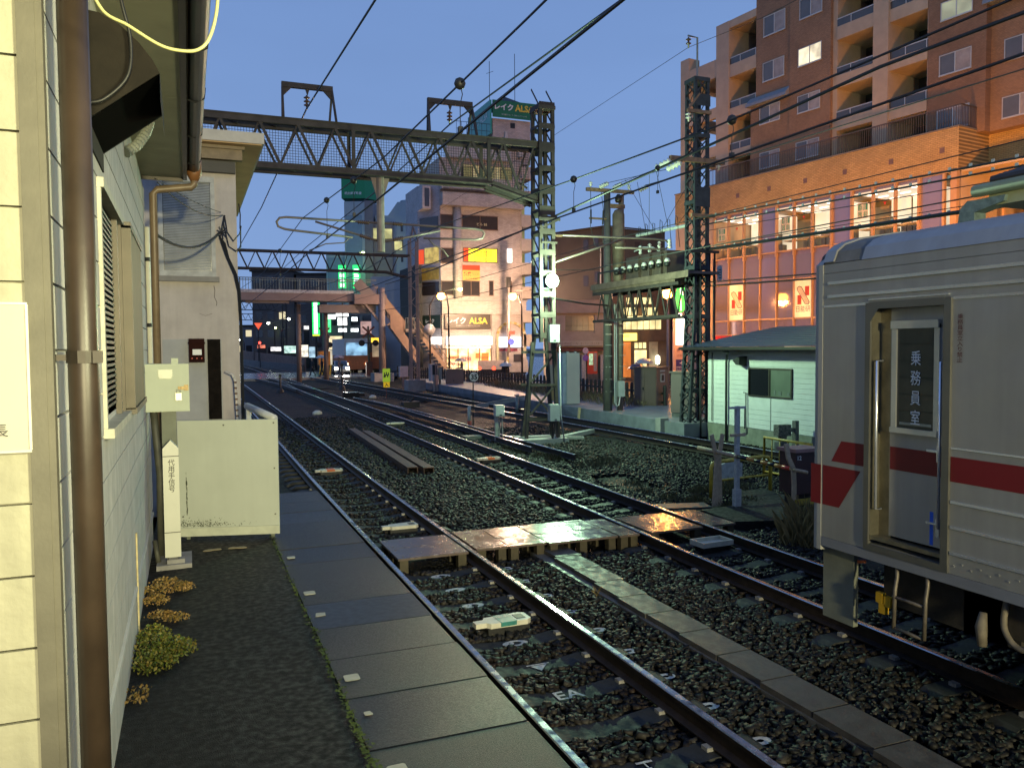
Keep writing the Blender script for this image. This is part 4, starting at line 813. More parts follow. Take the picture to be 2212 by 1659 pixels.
# ------------------------------------------------------------------ catenary gantries, masts, wires
def discs(x,y,z,n,par,r=.13,dz=.12,m=None,name='insulator'):
    k=MB(); pr=[(.02,z)]
    for i in range(n): zz=z-.06-i*dz; pr+=[(.03,zz+.03),(r,zz),(r,zz-.015),(.03,zz-.03)]
    pr.append((.02,z-.08-n*dz)); k.lathe(pr,(x,y,0),12); return k.build(name,m or brownins,par,True)
def ribbed(p,q,par,n=6,r=.065,m=None,name='insulator'):
    p,q=Vector(p),Vector(q); pts=[];rs=[]
    for i in range(n*2+1): pts.append(p+(q-p)*i/(n*2)); rs.append(r if i%2 else r*.45)
    k=MB(); k.tube(pts,rs,10); return k.build(name,m or brownins,par,True)
GY=22.35
Gt=thing('catenary_gantry','big brown truss gantry with screening mesh spanning all the tracks','gantry',(10.1,22.55,-.2))
one('top_chord',steel,Gt,lambda m:[(m.box(-2.2,10.37,y,y+.09,8.62,8.78),m.box(-2.2,10.37,y-.03,y+.12,8.775,8.80)) for y in (GY,GY+.62)])
def bc(m):
    for y in (GY,GY+.62):
        m.box(-2.2,8.4,y,y+.09,7.45,7.6); m.box(-2.2,8.42,y-.03,y+.12,7.435,7.452); m.beam((8.4,y+.045,7.48),(9.9,y+.045,7.08),.1,.13); m.beam((8.4,y+.045,7.38),(9.9,y+.045,6.98),.13,.03)
one('bottom_chord',steel,Gt,bc)
def dg_(m):
    for j,y in enumerate((GY+.02,GY+.64)):
        x=-1.08
        while x<9.6:
            xb=x+.52; zb=7.55 if xb<8.4 else 7.5-(xb-8.4)*.27
            m.beam((x,y,8.66),(xb,y,zb),.075 if j==0 else .06,.03,(0,1,0)); m.beam((xb,y+.035,zb),(x+.985,y+.035,8.66),.05,.025,(0,1,0)); x+=.985
    for x in (.4,4.34,8.3): m.box(x-.05,x+.05,GY-.01,GY+.03,7.5,8.7); m.box(x-.05,x+.05,GY+.66,GY+.7,7.5,8.7)
    x=-1.08
    while x<9.6: m.beam((x,GY+.05,8.7),(x+.5,GY+.66,8.7),.05); m.beam((x+.5,GY+.05,7.53),(x+1,GY+.66,7.53),.05); x+=.985
one('lattice',steel,Gt,dg_)
def nt_(m):
    y=GY+.74; x=-2
    while x<9.85: m.box(x,x+.011,y,y+.008,7.5 if x<8.4 else 7.45-(x-8.4)*.25,8.7); x+=.075
    z=7.5
    while z<8.7: m.box(-2,9.85,y+.008,y+.016,z,z+.011); z+=.075
one('screen_mesh',darksteel,Gt,nt_)
for xc in (3.17,7.22):
    P=one('wire_portal',steel,Gt,lambda m:(m.box(xc-.68,xc+.68,GY+.25,GY+.36,9.68,9.82),m.beam((xc-.66,GY+.3,9.7),(xc-.7,GY+.02,8.8),.09,.05,(1,0,0)),m.beam((xc-.66,GY+.3,9.7),(xc-.6,GY+.6,8.8),.09,.05,(1,0,0)),m.beam((xc+.66,GY+.3,9.7),(xc+.72,GY+.02,8.8),.09,.05,(1,0,0)),m.beam((xc+.66,GY+.3,9.7),(xc+.62,GY+.6,8.8),.09,.05,(1,0,0)),m.prism([(xc-.68,9.7),(xc-.4,9.7),(xc-.64,9.45)],1,GY+.27,GY+.33),m.prism([(xc+.68,9.7),(xc+.4,9.7),(xc+.64,9.45)],1,GY+.27,GY+.33),m.prism([(xc-.06,9.69),(xc+.06,9.69),(xc,9.5)],1,GY+.28,GY+.32)))
    discs(xc-.02,GY+.3,9.52,3,P,.085,.1)
pst=mat('pale steel post',(.22,.17,.15),.5,.2,.2,4)
one('drop_post',pst,Gt,lambda m:(m.tube([(5.15,GY+.4,7.5),(5.15,GY+.4,5.38)],.115,12),m.prism([(4.88,7.46),(5.04,7.46),(5.04,6.95)],1,GY+.38,GY+.42),m.prism([(5.42,7.46),(5.26,7.46),(5.26,6.95)],1,GY+.38,GY+.42)))
pp=mat('pinkish steel pipe',(.18,.135,.12),.5,.3,.2,4)
y=GY+.4
one('registration_arm',pp,Gt,lambda m:(m.tube([(5.05,y,6.2),(2.55,y,6.23),(2.38,y,6.2),(2.3,y,6.09),(2.34,y,5.97),(2.5,y,5.91),(2.65,y,5.89),(4.35,y,5.76)],.032,8),m.tube([(3.33,y,6.15),(5.05,y,5.7)],.03,8)),True)
one('registration_arm',pp,Gt,lambda m:(m.tube([(5.25,y,6.2),(8.0,y,6.17),(8.2,y,6.13),(8.27,y,6.03),(8.2,y,5.9),(8.0,y,5.85),(6.4,y,5.83)],.032,8),m.tube([(5.25,y,5.68),(6.9,y,6.06)],.03,8)),True)
one('steady_arm',pp,Gt,lambda m:(m.tube([(4.3,y,5.78),(4.1,y,5.6),(3.6,y,5.55),(3.15,y,5.35)],.018,6),m.tube([(6.5,y,5.85),(6.7,y,5.65),(7.0,y,5.5),(7.15,y,5.3)],.018,6)),True)
for a,b in ((4.5,4.82),(5.5,5.78)): ribbed((a,y,6.2),(b,y,6.19),Gt)
ribbed((4.55,y,5.83),(4.85,y,5.75),Gt); ribbed((5.5,y,5.74),(5.8,y,5.81),Gt)
one('registration_arm',pp,Gt,lambda m:(m.tube([(10.37,y,6.1),(12.35,y,6.12),(14.2,y,6.13),(14.6,y,6.1),(14.74,y,5.97),(14.6,y,5.83),(14.3,y,5.81),(12.7,y,5.8)],.032,8),m.tube([(10.4,y,5.2),(12.95,y,6.06)],.035,8)),True)
ribbed((10.5,y,6.1),(10.85,y,6.1),Gt)
# lattice mast of the gantry
Lm=one('mast_leg',steel,Gt,lambda m:m.beam((9.4,22.3,-.1),(9.62,22.3,2.8),.1,.06,(0,1,0)))
def leg(x0,x1,yy): one('mast_leg',steel,Gt,lambda m:(m.beam((x0,yy,-.1),(x1,yy,2.8),.1,.1),))
leg(10.45,10.32,22.3); leg(9.5,9.9,22.85); leg(10.5,10.32,22.85)
for x in (9.91,10.32):
    for yy in (22.3,22.85): one('mast_leg',steel,Gt,lambda m:m.box(x-.05,x+.05,yy-.05,yy+.05,2.8,9.85))
def bt(m):
    z=3.0
    while z<9.9:
        h=.28 if 6.5<z<7.5 or 8.3<z<8.9 else .17; m.box(9.86,10.37,22.24,22.25,z-h/2,z+h/2); m.box(9.86,10.37,22.9,22.91,z-h/2,z+h/2)
        m.beam((9.87,22.3,z),(9.87,22.85,z+.6),.05,.015,(1,0,0)); m.beam((10.36,22.3,z),(10.36,22.85,z+.6),.05,.015,(1,0,0))
        m.box(9.85,9.87,22.25,22.9,z-.04,z+.04); m.box(10.36,10.38,22.25,22.9,z-.04,z+.04); z+=.625
    m.box(9.84,10.39,22.22,22.93,9.75,9.86); m.box(9.9,10.42,22.2,22.24,6.46,6.58); m.box(9.9,10.42,22.2,22.24,5.76,5.82)
    for (a,b) in (((9.5,22.26,.6),(10.35,22.26,1.5)),((10.4,22.26,.4),(9.6,22.26,1.3)),((9.55,22.26,1.6),(10.3,22.26,2.4))): m.beam(a,b,.06,.012,(0,1,0))
    for z in (.45,1.5,2.5): m.beam((9.45+z*.06,22.25,z),(10.45-z*.04,22.25,z),.07,.015,(0,1,0)); m.beam((9.5,22.9,z),(10.45,22.9,z),.07,.015,(0,1,0))
one('batten',steel,Gt,bt)
one('mast_footing',conc,Gt,lambda m:(m.box(9.25,10.7,22.05,22.6,-.35,-.12),m.box(9.3,10.7,22.7,23.1,-.35,-.1)))
one('feeder_bracket',steel,Gt,lambda m:(m.box(9.8,10.5,22.15,22.2,6.44,6.52),m.beam((10.4,22.18,6.45),(9.85,22.18,6.2),.05)))
# boxes on the mast
Bx=thing('equipment_box','grey equipment box strapped high on the lattice mast below the green white lamp','box',(10.24,22.15,2.75))
m=MB(); m.box(10.08,10.4,22.03,22.2,2.79,3.32); m.mi=1; m.box(10.2,10.27,22.025,22.03,2.83,2.86); m.build('case',[pvc,black],Bx)
one('cable',black,Bx,lambda m:[m.tube([(10.15+.06*i,22.1,2.8),(10.16+.05*i,22.12,2.5),(10.3,22.2,2.2)],.012,5) for i in range(4)])
Bx=thing('equipment_box','grey equipment box on the foot of the lattice mast near the ground','box',(10.24,22.15,.4))
m=MB(); m.box(10.06,10.38,22.0,22.2,.42,.92); m.mi=1; m.box(10.2,10.28,21.995,22.0,.45,.48); m.build('case',[pvc,black],Bx)
one('cable',black,Bx,lambda m:[m.tube([(10.12+.06*i,22.1,.43),(10.1+.08*i,22.12,.2),(10.2,22.15,-.2)],.015,5) for i in range(3)])
one('pipe',pvc,Bx,lambda m:m.tube([(10.43,22.1,2.7),(10.45,22.08,.6),(10.53,22.0,-.25)],.02,6),True)
Sg=thing('equipment_box','small grey box on two short stubs left of the lattice mast','box',(8.6,22.5,-.25))
m=MB(); m.box(8.46,8.74,22.4,22.6,.6,.93); m.mi=1; m.box(8.58,8.66,22.395,22.4,.62,.65); m.build('case',[pvc,black],Sg)
one('stub',conc,Sg,lambda m:(m.box(8.46,8.56,22.45,22.55,-.25,.6),m.tube([(8.62,22.5,.6),(8.6,22.5,-.2)],.02,6),m.tube([(8.68,22.5,.6),(8.72,22.5,-.2)],.02,6)))
m=MB(); m.box(7.9,8.9,23.6,24.0,-.22,-.1); m.box(8.4,9.2,22.7,22.9,-.25,-.14); solo('concrete_slab',m,concdark,'loose concrete slabs behind the small grey box','slab')
m=MB(); m.beam((10.4,22.4,-.17),(12.2,23.4,-.1),.2,.12); m.beam((9.0,23.6,-.16),(11.3,22.2,-.16),.12,.08); solo('concrete_beam',m,conc,'pale concrete beam lying on the ballast right of the lattice mast','beam')
# green white floodlight
Fl=thing('floodlight','dazzling green white floodlight on the lattice mast','lamp',(10.17,22.05,4.63))
one('head',mat('lamp housing',(.12,.13,.12),.5,.2),Fl,lambda m:(m.lathe([(.05,.25),(.17,.1),(.17,.06)],(10.17,22.12,4.63),14,1),m.beam((10.17,22.3,4.63),(10.17,22.2,4.4),.05),m.beam((10.17,22.25,4.4),(9.95,22.25,4.4),.05)),True)
one('bulb',glow('green white lamp',(.55,1,.62),40),Fl,lambda m:m.lathe([(.05,.06),(.18,.03),(.21,-.04),(.17,-.12),(.04,-.16)],(10.17,22.08,4.63),16,1),True)
lamp('flood_light',(10.1,21.45,4.6),(.6,1,.58),1900,.17,Fl)
# ------------------------------------------------------------------ blue grey lattice mast by the hut
M2=thing('lattice_mast','blue grey lattice mast with crossarms and a hooked top pipe near the white hut','mast',(14.7,21.2,-.2))
for x in (14.5,14.94):
    for yy in (20.98,21.42):
        def lg(m,x=x,yy=yy): m.beam((x-(.22 if x<14.6 else -.0),yy,-.2),(x,yy,3.6),.09,.09); m.box(x-.045,x+.045,yy-.045,yy+.045,3.6,10.8)
        one('mast_leg',bluesteel,M2,lg)
def lc(m):
    z=0
    while z<10.7:
        xl=14.5-max(0,(3.6-z)*.06)
        for yy in (20.93,21.47): m.beam((xl,yy,z),(14.94,yy,z+.45),.04,.01,(0,1,0)); m.beam((14.94,yy,z),(xl,yy,z+.45),.04,.01,(0,1,0))
        for x in (14.455,14.985): m.beam((x if x>14.6 else xl-.04,20.98,z),(x if x>14.6 else xl-.04,21.42,z+.45),.04,.01,(1,0,0)); m.beam((x if x>14.6 else xl-.04,21.42,z),(x if x>14.6 else xl-.04,20.98,z+.45),.04,.01,(1,0,0))
        z+=.45
    for z in (1.2,3.5,5.0,7.0,9.0,10.7): m.box(14.44,15.0,20.92,21.48,z,z+.12)
    m.box(14.45,15,20.91,20.92,6.9,7.5); m.box(14.45,15,20.91,20.92,9.95,10.3)
one('lacing',bluesteel,M2,lc)
one('mast_footing',conc,M2,lambda m:m.box(14.1,15.1,20.8,21.6,-.4,-.15))
one('top_pipe',mat('galvanised pipe',(.2,.2,.21),.5,.5,.1),M2,lambda m:m.tube([(14.72,21.2,10.8),(14.72,21.2,12.08),(14.38,21.2,12.1)],.03,8))
discs(14.4,21.2,12.05,2,M2,.08,.12)
rs_=mat('rust stained crossarm',(.2,.12,.07),.6,.2,.4,6)
one('crossarm',rs_,M2,lambda m:m.box(13.55,15.5,20.85,20.97,8.22,8.36)); one('crossarm',rs_,M2,lambda m:(m.box(14.15,15.0,20.85,20.93,9.7,9.8),m.beam((14.2,20.9,9.8),(14.6,20.9,10.3),.05))); one('crossarm',rs_,M2,lambda m:m.box(14.3,15.15,20.85,20.93,6.58,6.68)); one('crossarm',darksteel,M2,lambda m:m.box(14.25,15.3,20.85,20.93,5.5,5.58))
ribbed((13.58,20.9,8.22),(13.3,21.3,8.05),M2,4,.11,porcelain); ribbed((13.95,20.9,8.2),(13.7,21.3,8.03),M2,4,.11,porcelain); discs(14.2,20.9,9.7,2,M2,.09,.1,porcelain); discs(15.3,20.9,8.22,1,M2,.07,.1,porcelain)
for i,(x,yy) in enumerate(((15.05,21.0),(15.12,21.2),(15.2,20.95),(15.28,21.1),(14.62,20.85))): one('riser_pipe',pst if i%2 else darksteel,M2,lambda m:m.tube([(x,yy,5.8-.15*i),(x,yy,.6),(x-.05,yy-.1,-.2)],.03,7),True)
one('cable_coil',mat('muddy cable',(.07,.055,.04),.7),M2,lambda m:[m.tube([(14.95+.06*i,20.85-.03*i,1.6),(14.9+.09*i,20.8,.9),(15.05+.05*i,20.75,.3),(14.95+.08*i,20.7,-.2)],.015,5) for i in range(6)])
Mp=thing('sign_plate','small pale plate with dark rows hung beside the blue grey mast','sign',(15.35,20.9,4.65)); box('plate',dullwhite,Mp,15.26,15.44,20.88,20.9,4.68,5.12)
one('mark',black,Mp,lambda m:[m.box(15.3,15.4,20.875,20.88,4.74+.08*i,4.77+.08*i) for i in range(4)])
Wp=thing('number_post','tiny white post with dark marks at the foot of the blue grey mast','post',(14.54,21.7,-.2)); box('post',white,Wp,14.48,14.61,21.65,21.72,-.2,.33); one('mark',black,Wp,lambda m:[m.box(14.52,14.57,21.648,21.65,z,z+.04) for z in (.02,.12,.22)])
m=MB(); m.box(13.85,14.15,21.9,22.2,-.25,.36); m.box(14.15,14.9,22.0,22.3,-.25,.2); solo('concrete_block',m,conc,'grey concrete block and channel left of the blue grey mast foot','block')
# H pole with transformer platform between it and the mast
Hp=thing('utility_pole','twin brown utility pole with a crossarm, regulator tank and pole steps','pole',(14.6,26.3,-.2))
one('post',mat('brown concrete pole',(.1,.09,.085),.7,0,.2,3),Hp,lambda m:m.tube([(14.36,26.3,-.25),(14.36,26.3,8.25)],[.17,.12],12),True); one('post',mat('pinkish concrete pole',(.2,.145,.12),.7,0,.2,3),Hp,lambda m:m.tube([(14.86,26.3,-.25),(14.95,26.3,8.2)],[.13,.1],12),True)
one('crossarm',rs_,Hp,lambda m:(m.box(13.45,15.4,26.12,26.24,8.26,8.38),m.box(14.4,15.05,26.2,26.32,7.72,7.86),m.box(13.6,14.3,26.2,26.28,7.27,7.33)))
one('regulator_tank',mat('brown tank',(.13,.09,.065),.6,.1,.3,5),Hp,lambda m:m.lathe([(.13,4.9),(.2,5.1),(.22,6.3),(.24,6.32),(.24,6.42),(.22,6.45),(.22,7.45),(.14,7.6),(.03,7.65)],(14.66,26.0,0),14),True)
one('lightning_arrester',dkb,Hp,lambda m:m.lathe([(.1,7.9),(.13,7.95),(.13,8.1),(.05,8.2)],(14.72,26.1,0),10),True)
for x in (13.62,15.2): discs(x,26.18,8.62,2,Hp,.07,.07,porcelain)
for x in (13.95,14.5,15.6): ribbed((x,26.1,8.4),(x+.15,25.75,8.5),Hp,4,.09,porcelain)
one('down_lead',black,Hp,lambda m:(m.tube([(13.62,26.18,8.3),(13.64,26.2,7.5),(13.62,26.2,7.0),(13.8,26.2,6.3),(14.1,26.2,6.0)],.012,5),m.tube([(14.05,26.18,8.3),(14.15,26.2,7.6),(14.1,26.2,6.7),(14.2,26.2,6.2)],.012,5),m.tube([(13.64,26.2,7.6),(13.64,26.2,7.1)],.03,6),m.tube([(14.15,26.2,7.6),(14.12,26.2,7.1)],.03,6)))
one('pole_step',mat('galvanised step',(.4,.38,.36),.4,.6,.1),Hp,lambda m:[(m.beam((14.22,26.2,z),(14.45,26.12,z),.02),m.beam((14.8,26.2,z+.02),(15.02,26.12,z+.02),.02)) for z in (1.0,1.45,1.9,2.3,2.7,3.1,3.45)])
one('conduit',pvc,Hp,lambda m:(m.tube([(14.55,26.1,4.2),(14.55,26.1,.6),(14.6,26.05,.45),(14.7,26.05,.5),(14.75,26.05,.9)],.03,7),m.tube([(14.63,26.1,4.2),(14.63,26.1,-.2)],.02,6)),True)
box('meter_box',pvc,Hp,14.68,14.93,26.02,26.15,.8,1.38)
Tp=thing('transformer_platform','brown steel platform with insulators and a lattice beam between the poles','platform',(14.6,24,3.5))
one('deck',mat('rusty brown deck plate',(.15,.1,.075),.6,.2,.35,4),Tp,lambda m:(m.box(14.1,15.2,20.7,27.0,4.84,4.92),m.box(14.06,14.1,20.7,27.05,4.74,4.95),m.box(14.12,15.1,21.5,27,4.66,4.84)))
def tb(m):
    for x in (14.15,15.0):
        m.box(x-.04,x+.04,21.3,27.0,4.55,4.65); m.box(x-.04,x+.04,21.3,27.0,3.55,3.64); y=21.4
        while y<26.6: m.beam((x,y,3.6),(x,y+.33,4.6),.07,.02,(1,0,0)); m.beam((x,y+.66,3.6),(x,y+.33,4.6),.05,.02,(1,0,0)); y+=.66
one('lattice_beam',steel,Tp,tb)
one('transformer',mat('brown transformer casing',(.075,.05,.042),.6,.1,.3,5),Tp,lambda m:(m.box(14.4,15.1,22.4,25.0,4.93,5.75),m.box(14.3,14.4,22.6,22.68,4.93,5.7),m.box(14.3,14.4,23.3,23.38,4.93,5.7),m.box(14.3,14.4,24.0,24.08,4.93,5.7)))
one('rail_bar',darksteel,Tp,lambda m:(m.beam((14.2,26.7,5.36),(14.2,24.9,5.36),.05),m.beam((14.2,26.7,5.36),(14.2,26.7,4.9),.04)))
for i in range(8):
    yy=25.5-i*.47; k=MB(); k.lathe([(.05,5.2),(.1,5.24),(.1,5.34)],(14.3,yy,0),10); k.mi=1; k.lathe([(.09,5.34),(.1,5.37),(.06,5.46)],(14.3,yy,0),10); k.build('bushing',[black,porcelain],Tp,True)
one('bus_tube',mat('pale wrapped bus tube',(.42,.42,.42),.5,0,.3,25),Tp,lambda m:m.tube([(14.6,24.6,6.5),(14.6,21.6,6.42)],.055,8))
one('jumper',wire_m,Tp,lambda m:[m.tube([(14.55,24.4-.45*i,6.5),(14.5,24.3-.45*i,6.75+.05*(i%2)),(14.45,24.1-.45*i,6.7),(14.4,24.0-.45*i,6.3),(14.4,23.9-.45*i,5.75)],.01,5) for i in range(6)])
for i in range(4): ribbed((14.5,24.2-.6*i,6.1),(14.5,24.2-.6*i,5.8),Tp,3,.07,porcelain)
one('arch_pipe',pvc,Tp,lambda m:m.tube([(14.5,24.6,5.95),(14.5,24.0,6.02),(14.5,23.4,5.95),(14.5,22.6,5.6)],.025,6))
# ------------------------------------------------------------------ distant gantries
def gantry(Y,x0,xm,zt,zb,label,mast_top,lod=0):
    g=thing('catenary_gantry',label,'gantry',(xm,Y,-.2))
    one('beam',steel,g,lambda m:[(m.box(x0,xm,yy,yy+.1,zt-.12,zt),m.box(x0,xm-1.6,yy,yy+.1,zb,zb+.12),m.beam((xm-1.6,yy+.05,zb+.06),(xm,yy+.05,zb-.3),.1)) for yy in ((Y,Y+.6) if not lod else (Y,))])
    def lt(m):
        x=x0
        while x<xm-1: m.beam((x,Y+.05,zt-.05),(x+.5,Y+.05,zb+.05),.09,.04,(0,1,0)); m.beam((x+.5,Y+.05,zb+.05),(x+1,Y+.05,zt-.05),.06,.04,(0,1,0)); x+=1.0
    one('lattice',steel,g,lt)
    def ms(m):
        for x in (xm,xm+.5):
            for yy in (Y,Y+.5): m.box(x-.05,x+.05,yy-.05,yy+.05,-.2,mast_top-.9)
        for x in (xm,xm+.5): m.beam((x,Y,mast_top-.9),(xm+.25,Y+.25,mast_top),.1)
        z=.2
        while z<mast_top-1.2: m.beam((xm,Y-.04,z),(xm+.5,Y-.04,z+.55),.05,.012,(0,1,0)); m.beam((xm+.5,Y-.04,z+.55),(xm,Y-.04,z+1.1),.05,.012,(0,1,0)); z+=1.1
    one('mast',pst if not lod else steel,g,ms); box('mast_footing',mat('pinkish footing',(.3,.24,.21),.8),g,xm-.35,xm+.85,Y-.3,Y+.8,-.4,.55 if not lod else 0); return g
gantry(52.2,1,13.78,8.82,7.6,'second smaller truss gantry in front of the footbridge',10.7)
gantry(118,-6,12.5,9.3,8.1,'farthest truss gantry seen under the footbridge deck',11,1)
gantry(150,-8,12,9,7.8,'very distant gantry beyond the footbridge at the left',10,1)
# ------------------------------------------------------------------ overhead wires
def wire(pts,r,label,group='overhead wires of the railway',n=5):
    m=MB(); m.tube(pts,r,n); return solo('overhead_wire',m,wire_m,label,'wire',group)
def hang(w_pts,c_pts,ys,label):
    t=thing('wire_hanger',label,'hanger',tuple(np.array(w_pts)))
    return t
wire([(3.15,-6,8.3),(3.15,13.8,8.65),(3.13,GY+.3,9.14),(3.2,38,9.0),(3.2,52,9.2),(3.2,110,9.2)],.022,'thick feeder wire passing through the left portal on the big gantry')
wire([(7.2,-6,8.4),(7.2,12.7,8.72),(7.2,GY+.3,9.12),(7.1,32,8.9),(7.1,52,9.1),(7.6,110,9.2)],.022,'thick feeder wire passing through the right portal on the big gantry')
wire([(3,-6,5.75),(3,7,5.7),(3,13,5.72),(3,GY+.4,6.23),(3.05,36,5.9),(3.1,52,6.4),(3.2,110,6.3)],.012,'messenger wire with pulleys above the nearest track')
wire([(3,-6,5.18),(3,7,5.17),(2.98,13,5.12),(3.15,GY+.4,5.3),(3.05,36,5.1),(3.2,52,5.2),(3.2,110,5.2)],.016,'contact wire hanging lowest over the nearest track')
wire([(6.7,-3,5.5),(6.9,5,5.72),(6.9,9.5,5.7),(6.9,14,5.84),(6.8,GY+.4,6.17),(7,36,5.9),(7.2,52,6.4),(7.8,110,6.3)],.014,'messenger wire with pulleys above the middle track')
wire([(6.7,-3,5.2),(6.9,5,5.2),(6.9,15,5.22),(7.1,GY+.4,5.28),(7,36,5.15),(7.2,52,5.2),(7.8,110,5.2)],.016,'contact wire over the middle track')
wire([(10.3,-3,7.1),(10.4,4,6.95),(10.42,10,7.1),(10.42,GY-.1,6.62),(10.7,36,6.3),(12,52,6.8)],.03,'clip carrying cable ending at the lattice mast bracket')
wire([(12.8,-3,6.0),(12.8,5,5.95),(12.9,GY+.4,6.13),(12.7,36,5.9),(12.2,52,6.4),(11,110,6.3)],.012,'messenger wire above the far track')
wire([(12.9,-3,5.25),(12.9,5,5.2),(12.8,GY+.4,5.3),(12.6,36,5.15),(12.2,52,5.2),(11,110,5.2)],.014,'contact wire above the far track')
wire([(14.4,-2,11),(14.3,10,11.0),(14.3,17.7,11.3),(14.4,21.2,11.75),(14.2,36,11.2),(13.9,52.4,10.6)],.008,'thin earth wire over the hooked pipe of the blue grey mast')
for i,(z0_,z1_,r,lb) in enumerate(((6.62,5.6,.022,'upper clipped cable running from the blue grey mast over the train'),(6.4,5.5,.022,'lower clipped cable running from the blue grey mast over the train'),(6.2,5.3,.01,'thin wire just below the two clipped cables'),(5.62,4.9,.045,'thick bundled cable crossing in front of the shop windows'),(5.72,5.02,.009,'thin wire just above the thick bundled cable'),(4.62,3.9,.02,'low paired cable passing the red lettered window posters'),(4.5,3.78,.026,'lowest twisted cable passing the red lettered window posters'))):
    wire([(14.95,21.2,z0_),(14.3,10.3,z0_-(z0_-z1_)*.55),(14.0,-1,z1_)],r,lb)
    if i in (0,1,3):
        m=MB()
        for k in range(26):
            t=k/26; yy=20.5-t*13; x=14.95-.65*min(1,(21.2-yy)/10.9); zz=z0_-(z0_-z1_)*.55*min(1,(21.2-yy)/10.9)
            m.cbox(x,yy,zz+.035,.025,.06,.07)
        tag(m.build('cable_clip',pvc),'row of pale clips on the '+('upper clipped cable' if i==0 else 'lower clipped cable' if i==1 else 'thick bundled cable')+' beside the apartments','clips',None,'stuff')
wire([(10.25,22.2,4.12),(12.2,24,4.08),(14.4,26.2,4.15)],.03,'thick cable from the floodlight mast to the twin utility pole')
wire([(14.0,26.0,8.5),(13.75,21.3,8.05)],.01,'left short wire between the twin pole and the mast insulators'); wire([(14.5,26.0,8.5),(13.4,21.3,8.05)],.01,'right short wire between the twin pole and the mast insulators')
wire([(14.3,26.1,5.6),(12.6,24,5.2),(10.35,22.4,5.0)],.012,'wire dropping from the twin pole to the lattice mast')
wire([(15.6,25.7,8.5),(15.2,20.9,8.2),(14.6,8,7.7),(14.3,0,7.6)],.016,'dark wire from the twin pole passing the apartment railing')
for i,(a,b) in enumerate((((14.5,24.4,8.3),(14.6,24.0,6.5)),((13.9,24.2,8.3),(14.6,23.4,6.5)),((14,22.8,8.2),(14.6,23.8,6.5)),((13.7,21.9,8.1),(14.6,22.6,6.45)),((14.8,22,7.6),(14.6,23,6.5)),((15,21.4,7.4),(14.6,22.2,6.45)))): wire([a,b],.008,'slanting jumper wire above the transformer platform','jumper wires above the transformer platform')
def pulley(x,y,z,zl,label):
    t=thing('wire_hanger',label,'hanger',(x,y,z),'hangers on the overhead wires')
    one('ball',black,t,lambda m:m.lathe([(.01,z-.07),(.05,z-.05),(.07,z),(.05,z+.05),(.01,z+.07)],(x,y,0),10),True)
    one('loop',wire_m,t,lambda m:m.tube([(x,y,z),(x+.03,y,z-.12),(x,y,z-.24),(x,y,zl)],.006,5)); one('clamp',black,t,lambda m:m.cbox(x,y,zl,.05,.06,.07))
pulley(3,9.03,5.71,5.18,'hanger with a dark ball on the nearest messenger wire, largest'); pulley(6.9,13.96,5.84,5.26,'hanger with a dark ball between the lattice mast and twin pole'); pulley(6.95,9.2,5.72,5.24,'hanger with a dark ball in front of the apartment balconies')
pulley(3,15.5,5.85,5.2,'hanger on the messenger wire just under the big gantry'); pulley(3,18.7,6.02,5.2,'hanger on the messenger wire left of the drop post'); pulley(3.02,29,6.05,5.22,'small hanger on the nearest messenger wire beyond the big gantry')
pulley(10.42,16.6,6.86,6.3,'hanger with a dark ball on the clip carrying cable')
# ------------------------------------------------------------------ buildings beyond the tracks
def facade_mat(name,col,ux,uy,bw,bh,mort,rough=.75,var=.12,mcol=None,bump=.3):
    if name in MATS: return MATS[name]
    m=bpy.data.materials.new(name); m.use_nodes=True; n=m.node_tree; b=n.nodes['Principled BSDF']; L=n.links.new
    t=n.nodes.new('ShaderNodeTexCoord'); d=n.nodes.new('ShaderNodeVectorMath'); d.operation='DOT_PRODUCT'; d.inputs[1].default_value=(ux,uy,0)
    s=n.nodes.new('ShaderNodeSeparateXYZ'); c=n.nodes.new('ShaderNodeCombineXYZ'); L(t.outputs['Object'],d.inputs[0]); L(t.outputs['Object'],s.inputs[0]); L(d.outputs['Value'],c.inputs['X']); L(s.outputs['Z'],c.inputs['Y'])
    br=n.nodes.new('ShaderNodeTexBrick'); br.inputs['Scale'].default_value=1; br.inputs['Brick Width'].default_value=bw; br.inputs['Row Height'].default_value=bh; br.inputs['Mortar Size'].default_value=mort; br.inputs['Bias'].default_value=0
    br.inputs['Color1'].default_value=(*[k*(1-var) for k in col],1); br.inputs['Color2'].default_value=(*[k*(1+var) for k in col],1); br.inputs['Mortar'].default_value=(*(mcol or [k*.45 for k in col]),1)
    L(c.outputs[0],br.inputs['Vector']); nz=n.nodes.new('ShaderNodeTexNoise'); nz.inputs['Scale'].default_value=.7; nz.inputs['Detail'].default_value=6; L(t.outputs['Object'],nz.inputs['Vector'])
    mr=n.nodes.new('ShaderNodeMapRange'); mr.inputs['From Min'].default_value=.3; mr.inputs['From Max'].default_value=.7; mr.inputs['To Min'].default_value=.82; mr.inputs['To Max'].default_value=1.1; L(nz.outputs['Fac'],mr.inputs['Value'])
    mx=n.nodes.new('ShaderNodeVectorMath'); mx.operation='SCALE'; L(br.outputs['Color'],mx.inputs[0]); L(mr.outputs[0],mx.inputs['Scale']); L(mx.outputs[0],b.inputs['Base Color']); b.inputs['Roughness'].default_value=rough
    bp=n.nodes.new('ShaderNodeBump'); bp.inputs['Strength'].default_value=bump; bp.inputs['Distance'].default_value=.01; bp.invert=True; L(br.outputs['Fac'],bp.inputs['Height']); L(bp.outputs[0],b.inputs['Normal'])
    MATS[name]=m; return m
AA=-R(81.3); F=frame((32.5,45.2),AA); ax,ay=math.cos(AA),math.sin(AA)
brick=facade_mat('tan glazed brick',(.46,.3,.13),ax,ay,.24,.09,.008)
